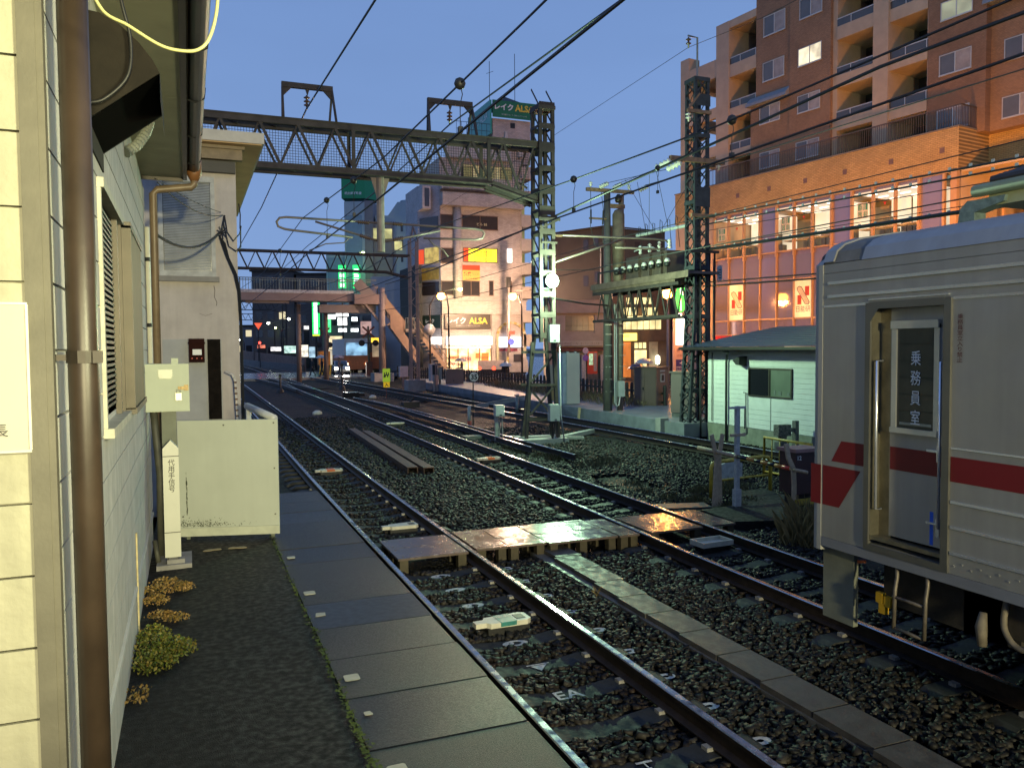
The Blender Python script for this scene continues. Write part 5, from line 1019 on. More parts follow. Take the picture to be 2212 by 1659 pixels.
tile=facade_mat('brown small tile',(.3,.175,.105),ax,ay,.12,.06,.005,bump=.15); tile2=facade_mat('darker brown small tile',(.25,.145,.09),ax,ay,.12,.06,.005,bump=.15)
beige=mat('beige smooth render',(.46,.35,.26),.75,0,.1,1.5); ballc=mat('balcony recess shade',(.05,.04,.036),.8,0,.2)
alum=mat('pale aluminium frame',(.55,.54,.52),.4,.4,.06); glz=glassy('dim apartment glass',(.1,.1,.105),.06); mull=mat('tan mullion',(.45,.28,.16),.5,.1,.08)
vio=mat('violet reflective glass',(.32,.27,.33),.08,.5,.06,.6); clear=mat('reflective shop glass',(.3,.235,.225),.06,.5,.06,.6)
AP=thing('apartment_building','orange lit brick apartment block with glazed shop floors and stacked balconies','building',(37,37,-.2))
SE=16.7
m=MB(F); m.box(-3.5,SE,-.25,0,11.15,13.2); m.box(SE-.25,SE,-2.6,-.25,11.15,13.2); m.box(SE,30,-2.85,-2.6,11.15,13.2); m.box(-3.5,-3.25,-14,-.25,11.15,13.2); m.box(-3.5,30,-14,-2.9,10.9,13.1); m.box(-3.25,SE-.25,-2.9,-.25,12.9,13.1)
m.build('brick_parapet',brick,AP)
one('parapet_cap',mat('grey coping',(.2,.17,.14),.7),AP,lambda m:(m.box(-3.55,SE+.05,-.3,.04,13.203,13.27),m.box(SE-.3,SE+.04,-2.6,-.3,13.203,13.27),m.box(SE,30,-2.9,-2.56,13.203,13.27)),fr=F)
one('vent_block',mat('mauve vent tile',(.16,.1,.1),.7),AP,lambda m:[m.box(s-.13,s+.13,.0,.012,12.08,12.36) for s in (-.3,2.36,4.92,7.62,10.29,13.1,15.87)],fr=F)
m=MB(F); m.box(-3.5,.2,-.3,-.05,0,11.15); m.box(.2,SE,-14,-5.0,0,11.15); m.box(.2,SE,-4.9,-.06,-.2,.1); m.box(.2,SE,-4.9,-.35,6.6,8.25); m.box(SE-.3,SE,-14,-.3,0,11.15); m.box(.12,.22,-5,-.12,0,11.1); m.box(SE,30,-14,-6.5,0,10.9); m.box(-3.5,30,-5,-.3,11.05,11.14)
m.box(SE,30,-3.2,-2.7,8.2,8.5); m.box(SE,30,-6,-2.7,0,3.4); m.build('wall',beige,AP)
one('spandrel',mat('mauve spandrel glass',(.3,.22,.22),.1,.45,.1),AP,lambda m:(m.box(.3,SE,-.2,-.06,3.35,4.2),m.box(.3,SE,-.34,-.06,2.7,3.3),m.box(.3,SE,-.2,-.09,8.0,8.26)),fr=F)
one('mullion',mull,AP,lambda m:[m.box(.3+1.31*k-.035,.3+1.31*k+.035,-.07,.05,3.3,8.2) for k in range(13)]+[m.box(.3+1.31*k-.06,.3+1.31*k+.06,-.08,.1,8.0,11.14) for k in range(13)]+[m.box(.3,SE,-.06,.03,4.2,4.29),m.box(.3,SE,-.06,.03,6.55,6.6),m.box(.3,SE,-.06,.04,8.26,8.34),m.box(.3,SE,-.06,.02,3.3,3.36),m.box(.3,SE,-.06,.03,11.06,11.14),m.box(SE-.3,SE+.02,-.1,.14,3.3,11.14)],fr=F)
lit=glow('self lit office wall',(1,.86,.6),.85,.6,.6); ceil_=glow('self lit ceiling',(1,.88,.7),.55); tubeg=glow('office strip light',(1,.93,.7),4)
roomc=glow('self lit back wall',(1,.85,.6),.8,.35,.5)  # room light is put into glowing office walls and ceiling
for k in range(12):
    a,b=.3+1.31*k+.06,.3+1.31*(k+1)-.06
    if k in (3,7,11):
        one('window',vio,AP,lambda m:m.box(a,b,-.09,-.05,8.34,11.06),fr=F)
    else:
        w_=one('window',[clear],AP,lambda m:m.box(a,b,-.09,-.05,10.9,11.06),fr=F)
        one('office_ceiling',ceil_,w_,lambda m:m.box(a,b,-3.4,-.1,10.86,10.9),fr=F)
        one('office_wall',roomc if k%3 else lit,w_,lambda m:m.box(a,b,-3.45,-3.4,8.3,10.86),fr=F)
        one('office_floor',beige,w_,lambda m:m.box(a,b,-3.4,-.1,8.26,8.3),fr=F)
        one('ceiling_light',tubeg,w_,lambda m:[m.box(a+.3,a+.85,d,d+.12,10.83,10.855) for d in (-2.9,-1.9,-.9)],fr=F)
        hr=random.Random(k); one('office_furniture',mat('office furniture',(.3,.26,.2),.6,0,.3,3),w_,lambda m:[m.box(a+.1+.35*i,a+.4+.35*i,-2.6,-2.2,8.3,8.3+hr.uniform(.7,1.5)) for i in range(3)],fr=F)
        one('desk',mat('pale desk',(.6,.55,.42),.5),w_,lambda m:m.box(a,b,-1.2,-.5,8.95,9.0),fr=F)
        if k in (0,4,8):
            ps=one('poster',mat('pale poster',(.62,.6,.5),.6),w_,lambda m:m.box(a+.25,b-.3,-.045,-.042,9.5,10.35),fr=F)
            gm=mat('green lettering',(.03,.25,.16),.6); one('mark',gm,ps,lambda m:[m.box(a+.3+.32*i,a+.55+.32*i,-.041,-.039,9.55+.39*j,9.87+.39*j) for i in range(2) for j in range(2)],fr=F)
            text('成増\n図書館',ps,F((a+b)/2-.02,-.036,9.92),(ax,ay,0),(0,0,1),.6,.7,mat('pale lettering',(.6,.6,.5)),stretch=True)
        elif k in (1,5,9): one('rescue_mark',redp,w_,lambda m:m.prism([((a+b)/2-.09,10.2),((a+b)/2+.09,10.2),((a+b)/2,10.02)],1,-.045,-.04),fr=F)
    one('window',vio if k%4==3 else clear,AP,lambda m:m.box(a-.05,b+.05,-.1,-.06,6.6,8.0),fr=F)
    if k in (1,5):
        ps=one('window',glow('lit poster sheet',(1,.72,.36),.75,1,.8),AP,lambda m:m.box(a-.04,b+.04,-.09,-.05,4.29,6.55),fr=F)
        c=(a+b)/2; rd=mat('poster red',(.5,.04,.02),.6)
        one('mark',rd,ps,lambda m:(m.box(c-.42,c-.14,-.049,-.046,5.05,5.6),m.box(c+.12,c+.42,-.049,-.046,5.55,6.1)),fr=F)
        one('mark',black,ps,lambda m:m.prism([(c-.46,6.06),(c-.3,6.14),(c-.12,6.08),(c+.46,5.16),(c+.38,5.02),(c+.12,5.06),(c-.46,5.92)],1,-.0485,-.0455),fr=F)
        one('mark',mat('poster cream',(.72,.6,.4),.6),ps,lambda m:m.prism([(c-.42,6.04),(c-.3,6.1),(c-.13,6.04),(c+.42,5.16),(c+.35,5.05),(c+.14,5.09),(c-.42,5.92)],1,-.048,-.0435),fr=F)
        text('日能研',ps,F(c,-.04,4.78),(ax,ay,0),(0,0,1),1.0,.36,black,stretch=True)
    else: one('window',[clear,vio][k%2],AP,lambda m:m.box(a-.05,b+.05,-.1,-.06,4.29,6.55),fr=F)
rb=one('shop_sign',mat('red sign board',(.55,.03,.025),.45,0,.08,2),AP,lambda m:m.box(.35,4.6,-.06,.03,2.72,3.28),fr=F)
text('医薬品・化粧品',rb,F(2.3,.034,2.98),(ax,ay,0),(0,0,1),3.4,.34,white)
one('pillar',beige,AP,lambda m:[m.box(s-.2,s+.2,-.3,-.02,-.1,2.7) for s in (.4,4.3,8.3,12.3,16.4)],fr=F)
one('shopfront',glow('shopfront light',(1,.75,.45),.7,.8,.4),AP,lambda m:m.box(.6,16.2,-1.2,-1.15,-.1,2.7),fr=F)
one('window',glow('warm side window',(1,.7,.3),.55,.5,.5),AP,lambda m:(m.box(SE+1.2,26,-4.4,-4.35,3.6,8.1),m.box(SE+1.2,26,-4.4,-4.35,8.6,10.8)),fr=F)
one('mullion',mull,AP,lambda m:[m.box(SE+.6+1.3*k,SE+.7+1.3*k,-3.0,-2.8,3.4,10.9) for k in range(8)],fr=F)
# tower above the podium
TD=-1.5
def wall(s0,s1,z0,z1,d=TD,mt=tile,nm='wall'): return MB(F).box(s0,s1,-12,d,z0,z1).build(nm,mt,AP)
wall(2.45,5.22,18,34); wall(2.03,5.22,13.1,17.99,TD+.02,tile); wall(5.22,8.2,13.1,34,TD+.12,tile); wall(14.1,17.1,13.1,34,TD,tile2); wall(17.1,30,13.1,34,TD-.45,tile)
one('ledge',mat('grey blue ledge',(.24,.25,.28),.6,0,.1),AP,lambda m:(m.prism([(TD,18.0),(TD+.45,18.0),(TD+.4,18.2),(TD,18.6)],0,1.95,5.2),m.prism([(TD-.4,19.2),(TD+.1,19.2),(TD,19.5),(TD-.4,19.6)],0,16.9,19.6)),fr=F)
col=MB(F); col.box(-1.05,.11,-10,TD+.05,13.1,24.25); col.box(10.95,11.87,-6,TD+.1,13.1,34); col.box(8.2,8.5,-10,TD-.1,13.1,34); col.box(2.3,2.45,-10,TD-.4,13.1,24.2); col.box(14.0,14.1,-10,TD-.1,13.1,34); col.box(-1.05,2.45,-10,TD+.02,23.75,24.25)
col.build('column',beige,AP)
one('balcony_recess',ballc,AP,lambda m:(m.box(.11,2.4,-11,-4.2,13.1,23.7),m.box(8.5,10.95,-11,-4.2,13.1,34),m.box(11.87,14.0,-11,-4.2,13.1,34)),fr=F)  # recess backs coloured dark to hold the balcony shade
for (a,b,zs) in ((.11,2.42,((15.2,15.69),(17.87,18.47),(20.53,21.35))),(8.5,10.95,((15.05,15.7),(17.5,18.22),(20.25,21.0),(22.95,23.75),(25.7,26.5))),(11.87,14.05,((14.85,15.46),(17.5,18.1),(20.1,20.78),(22.85,23.5),(25.6,26.2)))):
    for (z0_,z1_) in zs:
        bb=b if not(a<1 and z1_<18) else 2.03
        bl=one('balcony',beige,AP,lambda m:(m.box(a,bb,-4.2,TD-.02,z0_,z0_+.3),m.box(a,bb,TD-.14,TD-.02,z0_+.3,z1_)),fr=F)
        one('railing',alum,bl,lambda m:(m.box(a,bb,TD-.1,TD-.05,z1_+.42,z1_+.47),m.box(a+.9,a+.94,TD-.1,TD-.05,z1_,z1_+.42),m.box(bb-.08,bb-.04,TD-.1,TD-.05,z1_,z1_+.42)),fr=F)
        one('railing_glass',glassy('smoked rail glass',(.06,.06,.06),.1),bl,lambda m:m.box(a,bb,TD-.08,TD-.07,z1_,z1_+.42),fr=F)
        one('balcony_door',glz,bl,lambda m:(m.box(a+.3,a+1.0,-4.2,-4.17,z1_-.2,z1_+1.5),m.box(a+1.1,a+1.8,-4.2,-4.17,z1_-.2,z1_+1.5)),fr=F)
        if abs(z1_-18.22)<.1 or abs(z1_-15.7)<.1:
            one('balcony_lamp',glow('balcony glow',(1,.9,.6),1.1),bl,lambda m:m.box(a+1.2,a+1.6,-4.15,-4.1,z1_+.2,z1_+.9),fr=F)
def awin(s0,s1,z0,z1,d=TD,litc=None):
    w_=one('window',alum,AP,lambda m:(m.box(s0-.05,s1+.05,d,d+.07,z0-.07,z0),m.box(s0-.04,s1+.04,d,d+.05,z1,z1+.04),m.box(s0-.04,s0,d,d+.05,z0,z1),m.box(s1,s1+.04,d,d+.05,z0,z1),m.box((s0+s1)/2-.025,(s0+s1)/2+.025,d,d+.05,z0,z1)),fr=F)
    one('pane',litc or glz,w_,lambda m:m.box(s0,(s0+s1)/2-.025,d,d+.02,z0,z1),fr=F); one('pane',litc or [glz,mat('curtained pane',(.3,.27,.27),.4,0,.25,2)][1],w_,lambda m:m.box((s0+s1)/2+.025,s1,d,d+.025,z0,z1),fr=F)
for q in ((3.15,4.78,22.2,23.35),(3.1,4.72,19.4,20.5),(2.85,4.4,16.78,17.8),(2.88,4.4,13.96,14.9)): awin(*q,d=TD+.02)
for q in ((6.03,7.57,22.25,23.35),(5.92,7.47,16.7,17.66),(5.82,7.43,13.94,14.9)): awin(*q,d=TD+.12)
awin(5.95,7.55,19.48,20.46,TD+.12,glow('lit flat window',(1,.88,.6),.95,1.5,.55))
awin(14.82,16.38,19.15,20.0,TD,glow('dim flat window',(.7,.75,.5),.35,1,.6)); awin(14.78,16.36,16.4,17.36); awin(14.7,16.3,13.6,14.6); awin(14.85,16.4,21.9,22.9)
awin(17.78,19.4,16.33,17.3,TD-.45); awin(17.72,19.3,13.6,14.55,TD-.45); awin(17.8,19.4,19.2,20.1,TD-.45); awin(21,22.6,16.3,17.3,TD-.45); awin(21,22.6,13.6,14.5,TD-.45)
one('railing',mat('bronze railing',(.11,.085,.07),.5,.3),AP,lambda m:(m.box(-.6,SE,-.2,-.15,14.28,14.34),m.box(-.6,SE,-.2,-.15,13.3,13.34),[m.box(-.6+.13*i,-.575+.13*i,-.19,-.165,13.3,14.3) for i in range(133)],m.box(SE-.05,SE,-2.6,-.2,14.28,14.34),[m.box(SE-.04,SE-.01,-.2-.13*i,-.175-.13*i,13.27,14.3) for i in range(19)],m.box(SE,30,-2.65,-2.6,14.28,14.34),[m.box(SE+.13*i,SE+.025+.13*i,-2.64,-2.61,13.27,14.3) for i in range(90)]),fr=F)
lw=MB(F); lw.box(-4.6,-3.75,TD-1,TD,13.1,23.0); lw.box(-4.6,-3.75,TD-9,TD-8.2,13.1,22.9)
for z0_,z1_ in ((20.9,22.1),(18.2,18.9),(15.6,16.3)): lw.box(-3.75,-1.05,TD-.4,TD-.02,z0_,z1_); lw.box(-4.6,-1.05,TD-9,TD-8.7,z0_,z1_); lw.box(-4.4,-3.75,TD-8.2,TD-1,z0_,z1_)
lw.box(-4.6,-1.05,TD-9,TD-.4,21.2,21.5); lw.box(-2.6,-1.05,TD-8.8,TD-3,18.2,18.5); lw.box(-3.0,-2.4,TD-9,TD-7.9,13.1,21.2); lw.build('stair_frame',beige,AP)
# ------------------------------------------------------------------ white tiled corner building with the green roof sign
AY=72.45; L_=thing('corner_building','pink lit tiled corner building with green roof sign and lit food shop','building',(26,76,.3))
wt=facade_mat('pale square tile',(.5,.43,.4),1,0,.3,.12,.007,bump=.1); wl=facade_mat('pale side tile',(.46,.44,.46),0,1,.3,.12,.007,bump=.1); dgl=glassy('dark office glass',(.04,.035,.04),.08); brn=mat('brown sash',(.14,.08,.05),.5)
fa=lambda s,d,z:(s,AY-d,z)
def bx(nm,mt,s0,s1,d0,d1,z0,z1,par=L_): return MB(fa).box(s0,s1,d0,d1,z0,z1).build(nm,mt,par)
m=MB(fa); m.box(22.0,30.0,-7,0,6.0,15.8); m.box(22.0,30.0,-7,-.02,15.82,20.3); m.box(22.1,30.4,-7,-.1,.2,6.0); m.box(27.4,31.3,-6,-.3,20.3,24.45); m.build('wall',wt,L_)
one('side_wall',wl,L_,lambda m:(m.box(20.55,22.0,-7,-2.5,.3,18.0),m.prism([(20.6,-2.5),(21.98,0),(21.98,-2.5)],2,.3,18.0)),fr=fa)
bx('band',wt,22.0,30.06,.02,.9,15.8,16.97); bx('band',wt,22.0,30.5,.12,.3,5.83,7.05); bx('ledge',mat('grey ledge',(.36,.33,.32),.7,0,.1),22.0,30.55,0,.45,7.06,7.2); bx('parapet',mat('white parapet',(.5,.47,.46),.7,0,.1),22.6,29,-.2,.4,20.3,22.3)
bx('band',wt,22.0,30.0,.0,.7,17.3,18.5)
one('balcony_rail',black,L_,lambda m:(m.box(22.1,30,.8,.84,17.3,17.35),m.box(22.1,30,.8,.84,17.1,17.13),[m.box(23.6+.5*i,23.63+.5*i,.2,.23,22.3,23.7) for i in range(7)],m.box(23.6,27,.2,.24,23.66,23.7),m.box(23.6,27,.2,.24,23.0,23.03)),fr=fa)
one('pilaster',wt,L_,lambda m:m.lathe([(.37,7.2),(.37,15.8)],(23.6,AY-.25,0),16),True)
def win(s0,s1,z0,z1,n=2,mt=dgl,d=.02):
    w_=one('window',brn,L_,lambda m:(m.box(s0-.05,s1+.05,0,d+.05,z0-.08,z0),m.box(s0-.05,s1+.05,0,d+.05,z1,z1+.06),[m.box(s0+(s1-s0)*i/n-.025,s0+(s1-s0)*i/n+.025,0,d+.05,z0,z1) for i in range(n+1)]),fr=fa)
    one('pane',mt,w_,lambda m:m.box(s0,s1,0,d,z0,z1),fr=fa); return w_
win(22.05,23.2,7.65,8.85,1); win(24.12,25.8,7.6,8.9,2); win(26.8,27.2,7.65,8.95,1); win(28.7,29.08,7.9,8.95,1); win(22.05,23.2,13.75,15.0,1); wb=win(24.15,27.7,13.85,15.05,2); win(22.05,23.2,10.6,11.9,1)
text('ビル B5',wb,(26.1,AY-.08,14.3),(1,0,0),(0,0,1),1.0,.4,mat('cream lettering',(.6,.55,.35)))
for s0,s1 in ((24.1,25.2),(25.9,27.4),(28,29.2)): win(s0,s1,17.6,19.6,1)
win(24.3,29.2,18.6,19.8,3,glow('yellowish upper room',(1,.85,.4),.22))
yw=win(24.24,27.62,10.78,12.0,3,glow('yellow lit window sign',(1,.9,.05),1.25)); bx('mark',glow('red lit strip',(1,.09,.02),.8),24.24,24.75,.02,.025,10.78,12.0,yw)
text('法律事務所\n相談受付中',yw,(26.3,AY-.03,11.55),(1,0,0),(0,0,1),2.3,.62,mat('olive lettering',(.3,.22,.02))); text('TEL 0120',yw,(26.2,AY-.03,11.0),(1,0,0),(0,0,1),1.6,.25,mat('green lettering dark',(.05,.2,.05)))
rs=bx('sign_board',glow('amber sign board',(1,.5,.1),.5),24.13,25.84,.03,.08,9.0,9.95); bx('mark',glow('red sign top',(1,.07,.02),.5),24.13,25.84,.03,.085,9.95,10.41,rs); text('賃貸',rs,(24.6,AY-.09,9.6),(1,0,0),(0,0,1),.75,.42,redp,bold=.03); text('マンション\nアパート',rs,(25.4,AY-.09,9.6),(1,0,0),(0,0,1),.75,.4,redp); text('エイブル 成増店',rs,(25,AY-.09,9.17),(1,0,0),(0,0,1),1.4,.16,black)
ws=bx('sign_board',glow('white lit sign',(1,.95,.9),1.9),28.66,29.14,.03,.1,10.8,12.1); text('文\n具\n店',ws,(28.9,AY-.11,11.2),(1,0,0),(0,0,1),.3,.6,black)
fs=lambda s,d,z:(21.98-d*.05,AY+s,z)
for q,mt in (((.2,1.2,10.7,12.0),glow('red window film',(1,.1,.02),.8)),((1.3,3.4,10.75,12.0),glow('amber window film',(1,.75,.2),.5,2,.4))):
    pass
sw=MB(); sw.quad((20.62,AY+2.44,10.6),(20.95,AY+1.84,10.6),(20.95,AY+1.84,11.95),(20.62,AY+2.44,11.95)); sw.mi=1; sw.quad((21.0,AY+1.74,10.6),(21.9,AY+.12,10.6),(21.9,AY+.12,12.05),(21.0,AY+1.74,12.05)); sw.mi=2; sw.quad((20.7,AY+2.3,9.05),(21.9,AY+.12,9.05),(21.9,AY+.12,10.2),(20.7,AY+2.3,10.2)); sw.mi=3; sw.quad((20.7,AY+2.3,7.6),(21.9,AY+.12,7.6),(21.9,AY+.12,8.85),(20.7,AY+2.3,8.85)); sw.mi=3; sw.quad((20.7,AY+2.3,13.6),(21.9,AY+.12,13.7),(21.9,AY+.12,14.9),(20.7,AY+2.3,14.9))
sw.v=[(x-.05,y-.03,z) for x,y,z in sw.v]; sw.build('window',[glow('red window film',(1,.1,.02),.9),glow('amber window film',(1,.75,.2),.45,2,.3),mat('yellow poster film',(.5,.36,.08),.5,0,.3,3),dgl],L_)
one('bay_window',wl,L_,lambda m:(m.box(20.5,21.3,-2.3,-.6,15.6,17.7),),fr=fa); one('window',dgl,L_,lambda m:m.box(20.7,21.15,-.62,-.57,15.8,17.5),fr=fa)
alsa=bx('sign_board',mat('charcoal sign film',(.05,.04,.03),.4),22.33,26.85,.1,.16,4.44,5.79); text('レイク',alsa,(23.45,AY-.165,5.2),(1,0,0),(0,0,1),1.9,.62,glow('white sign letters',(1,.95,.85),.55),bold=.03); text('ALSA',alsa,(25.6,AY-.165,5.2),(1,0,0),(0,0,1),2.1,.6,glow('yellow sign letters',(1,.72,.08),.6),bold=.03); text('新生銀行グループ 新生フィナンシャル',alsa,(24.6,AY-.165,4.72),(1,0,0),(0,0,1),2.4,.17,white)
sd_=MB(); sd_.quad((20.75,AY+2.2,4.5),(21.95,AY+.05,4.5),(21.95,AY+.05,5.75),(20.75,AY+2.2,5.75)); sd_.v=[(x-.04,y-.03,z) for x,y,z in sd_.v]; sd_=sd_.build('sign_board',mat('dark teal film',(.03,.06,.05),.3),L_); text('レイク',sd_,(21.25,AY+1.2,5.2),(.49,-.87,0),(0,0,1),1.1,.5,glow('white sign letters',(1,.95,.85),.55))
of=bx('fascia_sign',glow('white shop fascia',(1,.98,.93),2.6),22.44,27.0,.12,.2,2.93,3.7); text('ORIGIN',of,(24.8,AY-.21,3.28),(1,0,0),(0,0,1),1.7,.24,mat('grey lettering',(.25,.25,.3)))
bx('fascia_sign',glow('white shop fascia',(1,.98,.93),2.6),20.9,22.0,-.3,.05,2.98,3.68)
shop=bx('shopfront',glow('shop interior',(1,.74,.36),1.9,1.6,.35),22.45,26.9,-.6,-.05,.5,2.85); one('shop_frame',brn,L_,lambda m:[m.box(s-.04,s+.04,0,.06,.4,2.6) for s in (22.45,23.6,24.6,25.75,26.9)],fr=fa)
one('strip_light',glow('shop strip light',(1,.97,.85),5),shop,lambda m:[m.box(s,s+1.3,.02,.08,2.62,2.72) for s in (22.55,24.05,25.5)],fr=fa)
for s,z,w_,h,c,t_ in ((23.2,1.75,1.1,.3,mat('cream menu board',(.6,.5,.25)),'日替弁当'),(24.4,1.6,1.1,.62,mat('white menu board',(.7,.6,.5)),'¥290'),(23.1,1.15,1.1,.26,mat('white menu board',(.7,.6,.5)),'惣菜'),(26.3,1.7,.75,.9,glow('orange poster',(1,.25,.05),.8),'のり弁'),(25.6,1.9,.5,.5,glow('orange poster',(1,.25,.05),.8),None)):
    b_=bx('poster',c,s-w_/2,s+w_/2,.02,.04,z-h/2,z+h/2,shop)
    if t_: text(t_,b_,(s,AY-.045,z),(1,0,0),(0,0,1),w_*.85,h*.7,redp,bold=.02)
bx('awning',dkb,21.2,22.2,.0,.6,2.5,2.62); bx('pillar',wt,27.0,27.35,-.2,.1,.2,5.8)
ar=MB(fa); n=16
for k in range(n):
    a0,a1=math.pi*k/n,math.pi*(k+1)/n; c0=(28.95,3.7)
    P=lambda r,a:(c0[0]-r*math.cos(a),c0[1]+r*math.sin(a)*.93)
    q=[P(1.55,a0),P(1.55,a1),P(1.3,a1),P(1.3,a0)]; ar.mi=k%2; ar.prism(q,1,.1,.25)
ar.mi=0; ar.box(27.4,27.65,.1,.25,.4,3.7); ar.box(30.25,30.5,.1,.25,.4,3.7); ar.build('arch',[mat('cream arch tile',(.5,.45,.3),.6),mat('ochre arch tile',(.45,.3,.1),.6)],L_)
bx('sign_board',glow('blue white arch sign',(.85,.88,1),2.4),27.66,30.2,.12,.2,2.68,3.66); bx('entrance',glow('cool entrance',(.75,.85,1),.9,1.2,.4),27.7,30.2,-.5,-.4,.4,2.3); one('arch_lamp',glow('arch lamp',(1,.97,1),6),L_,lambda m:m.lathe([(.04,0),(.14,.06),(.04,.12)],(29.0,AY-.35,4.1),8)); bx('bunting',mat('red and blue bunting',(.3,.05,.08),.6,0,.9,3),27.7,29.6,.1,.14,2.3,2.55)
# stair tower at its right
m=MB(fa); m.box(30.0,31.35,-5,-2.0,.3,20.3)
for z in (1.6,3.9,6.2,8.5,10.8,13.1,15.4,17.7): m.box(30.06,31.4,-2.0,.25,z+2.3-1.15,z+2.3)
m.box(30.0,30.2,-2,.05,.3,20.3); m.build('stair_tower',mat('stair tower render',(.44,.38,.34),.75,0,.1),L_)
one('stair_recess',glow('yellow green stair light',(.8,.85,.35),.12),L_,lambda m:m.box(30.2,31.3,-1.98,-1.9,.5,20),fr=fa)
one('stair_lamp',glow('stair lamp',(1,.98,.75),7),L_,lambda m:[m.cbox(31.2,AY-.2,z,.18,.12,.14) for z in (10.9,14.3,19.3)])
# roof signs
gf=mat('green roof sign',(.015,.16,.07),.5,0,.06,2); rs1=one('roof_sign',gf,L_,lambda m:m.add([(27.3,.05,24.5),(31.75,.05,24.5),(31.75,.05,26.08),(27.3,.05,26.08),(27.3,-.05,24.5),(31.75,-.05,24.5),(31.75,-.05,26.08),(27.3,-.05,26.08)],[(0,3,2,1),(4,5,6,7),(0,1,5,4),(2,3,7,6),(1,2,6,5),(3,0,4,7)]),fr=fa)
text('レイク',rs1,(28.45,AY-.07,25.5),(1,0,0),(0,0,1),1.9,.7,white,bold=.04); text('ALSA',rs1,(30.55,AY-.07,25.5),(1,0,0),(0,0,1),2.0,.7,mat('gold lettering',(.7,.5,.06)),bold=.04); text('新生銀行グループ／新生フィナンシャル',rs1,(29.5,AY-.07,24.78),(1,0,0),(0,0,1),2.6,.2,white)
rs2=one('roof_sign',mat('teal side sign',(.04,.33,.27),.4,0,.1,2),L_,lambda m:m.box(27.05,27.2,-6.5,0,22.9,26.05),fr=fa); text('レイクALSA',rs2,(27.03,AY+3.0,24.9),(0,-1,0),(0,0,1),4.6,1.0,white,stretch=True)
one('pyramid_roof',mat('black roof',(.03,.03,.032),.6),L_,lambda m:m.add([(27.5,0,25.9),(31,0,25.9),(31,-3.5,25.9),(27.5,-3.5,25.9),(28.9,-1.7,27.1)],[(0,4,1),(1,4,2),(2,4,3),(3,4,0)]),fr=fa)
one('aerial',darksteel,L_,lambda m:(m.tube([(27.2,AY+.5,26),(27.2,AY+.5,29.8)],.03,5),m.tube([(30,AY+1,26.5),(30,AY+1,31)],.03,5),m.tube([(26.9,AY+.5,28.6),(27.6,AY+.5,28.9)],.02,5)))
one('roof_hole',black,L_,lambda m:m.box(29.22,29.7,-.3,-.28,23.66,24.15),fr=fa); one('roof_fin',mat('white fin',(.5,.47,.45),.7),L_,lambda m:(m.prism([(28.4,20.9),(29.1,20.9),(28.75,23.2),(28.55,23.2)],1,-.25,.05),m.prism([(29.9,20.9),(30.4,20.9),(30.2,22.6),(30.0,22.6)],1,-.25,.05)),fr=fa)
m=MB(); m.box(19.86,20.46,AY+1,AY+7,.3,10.4); solo('dark_gap',m,mat('gap shade black',(.012,.012,.013),.7),'narrow black block standing for the shaded gap left of the pink lit corner building','building')  # black block holds the shade of the gap beside the corner building
# ------------------------------------------------------------------ buildings along the street
ST=-YAW; rx,ry_=math.cos(ST),math.sin(ST)
F=frame((27.5,59.2),ST); S_=thing('old_shop','old two storey shop with striped beige cladding and a drinks sign','building',(29.3,58.4,-.1))
cl=mat('beige shop cladding',(.36,.3,.25),.7,0,.12,2)
m=MB(F); m.box(-.6,3.95,-8,-.02,-.2,6.3); m.box(-.2,3.9,0,.35,5.35,6.4); m.box(-.1,.85,0,.25,3.7,5.2); m.box(3.2,3.9,0,.25,3.7,5.2); m.box(-.1,3.9,0,.22,3.15,3.72); m.build('wall',cl,S_)
one('window',glassy('curtained shop window',(.09,.065,.05),.3),S_,lambda m:m.box(.85,3.2,.0,.03,3.95,5.15),fr=F); one('window_bar',dkb,S_,lambda m:([m.box(.85+.47*i,.87+.47*i,.03,.08,3.9,5.15) for i in range(6)],m.box(.85,3.2,.05,.09,4.35,4.38)),fr=F)
sg=one('sign_strip',mat('faded sign strip',(.42,.38,.32),.6,0,.1),S_,lambda m:m.box(-.1,3.85,.0,.3,2.72,3.13),fr=F); text('★サッポロビール',sg,F(.95,.31,2.92),(rx,ry_,0),(0,0,1),1.8,.25,mat('brown lettering',(.1,.05,.03))); text('サントリーウイスキー',sg,F(2.9,.31,2.92),(rx,ry_,0),(0,0,1),1.7,.24,mat('brown lettering'  ,(.1,.05,.03)))
one('awning',mat('rust red awning',(.2,.06,.03),.6),S_,lambda m:m.prism([(0,2.6),(.9,2.4),(.9,2.32),(0,2.45)],0,-.1,3.9),fr=F); one('shopfront',mat('dim shutter',(.3,.27,.23),.6,0,.15),S_,lambda m:m.box(.1,3.8,.0,.03,-.1,2.3),fr=F)
V_=thing('vending_machine','red drinks vending machine under the old shop awning','vending machine',F(2.95,.6,.3))
box('body',mat('vending red',(.6,.05,.02),.4,0,.1),V_,2.55,3.35,.3,.9,.5,2.28,fr=F); box('display',glow('vending display',(.55,.85,.5),.8,4,.3),V_,2.68,3.0,.9,.91,1.2,2.1,fr=F); box('panel',mat('vending grey',(.35,.3,.28),.5),V_,3.05,3.3,.9,.91,.7,2.15,fr=F); box('plinth',concdark,V_,2.5,3.4,.25,.95,-.2,.5,fr=F)
m=MB(F); m.box(3.6,3.9,.4,.8,-.1,2.0); solo('white_locker',m,dullwhite,'narrow white locker right of the red vending machine','locker')
m=MB(F); m.box(2.1,2.35,.4,.8,-.1,2.0); solo('white_locker',m,dullwhite,'narrow white locker left of the red vending machine','locker')
F=frame((30.5,65.9),ST); D_=thing('dark_apartment','dark grey gabled apartment block behind the old shop','building',(34.5,66,-.2))
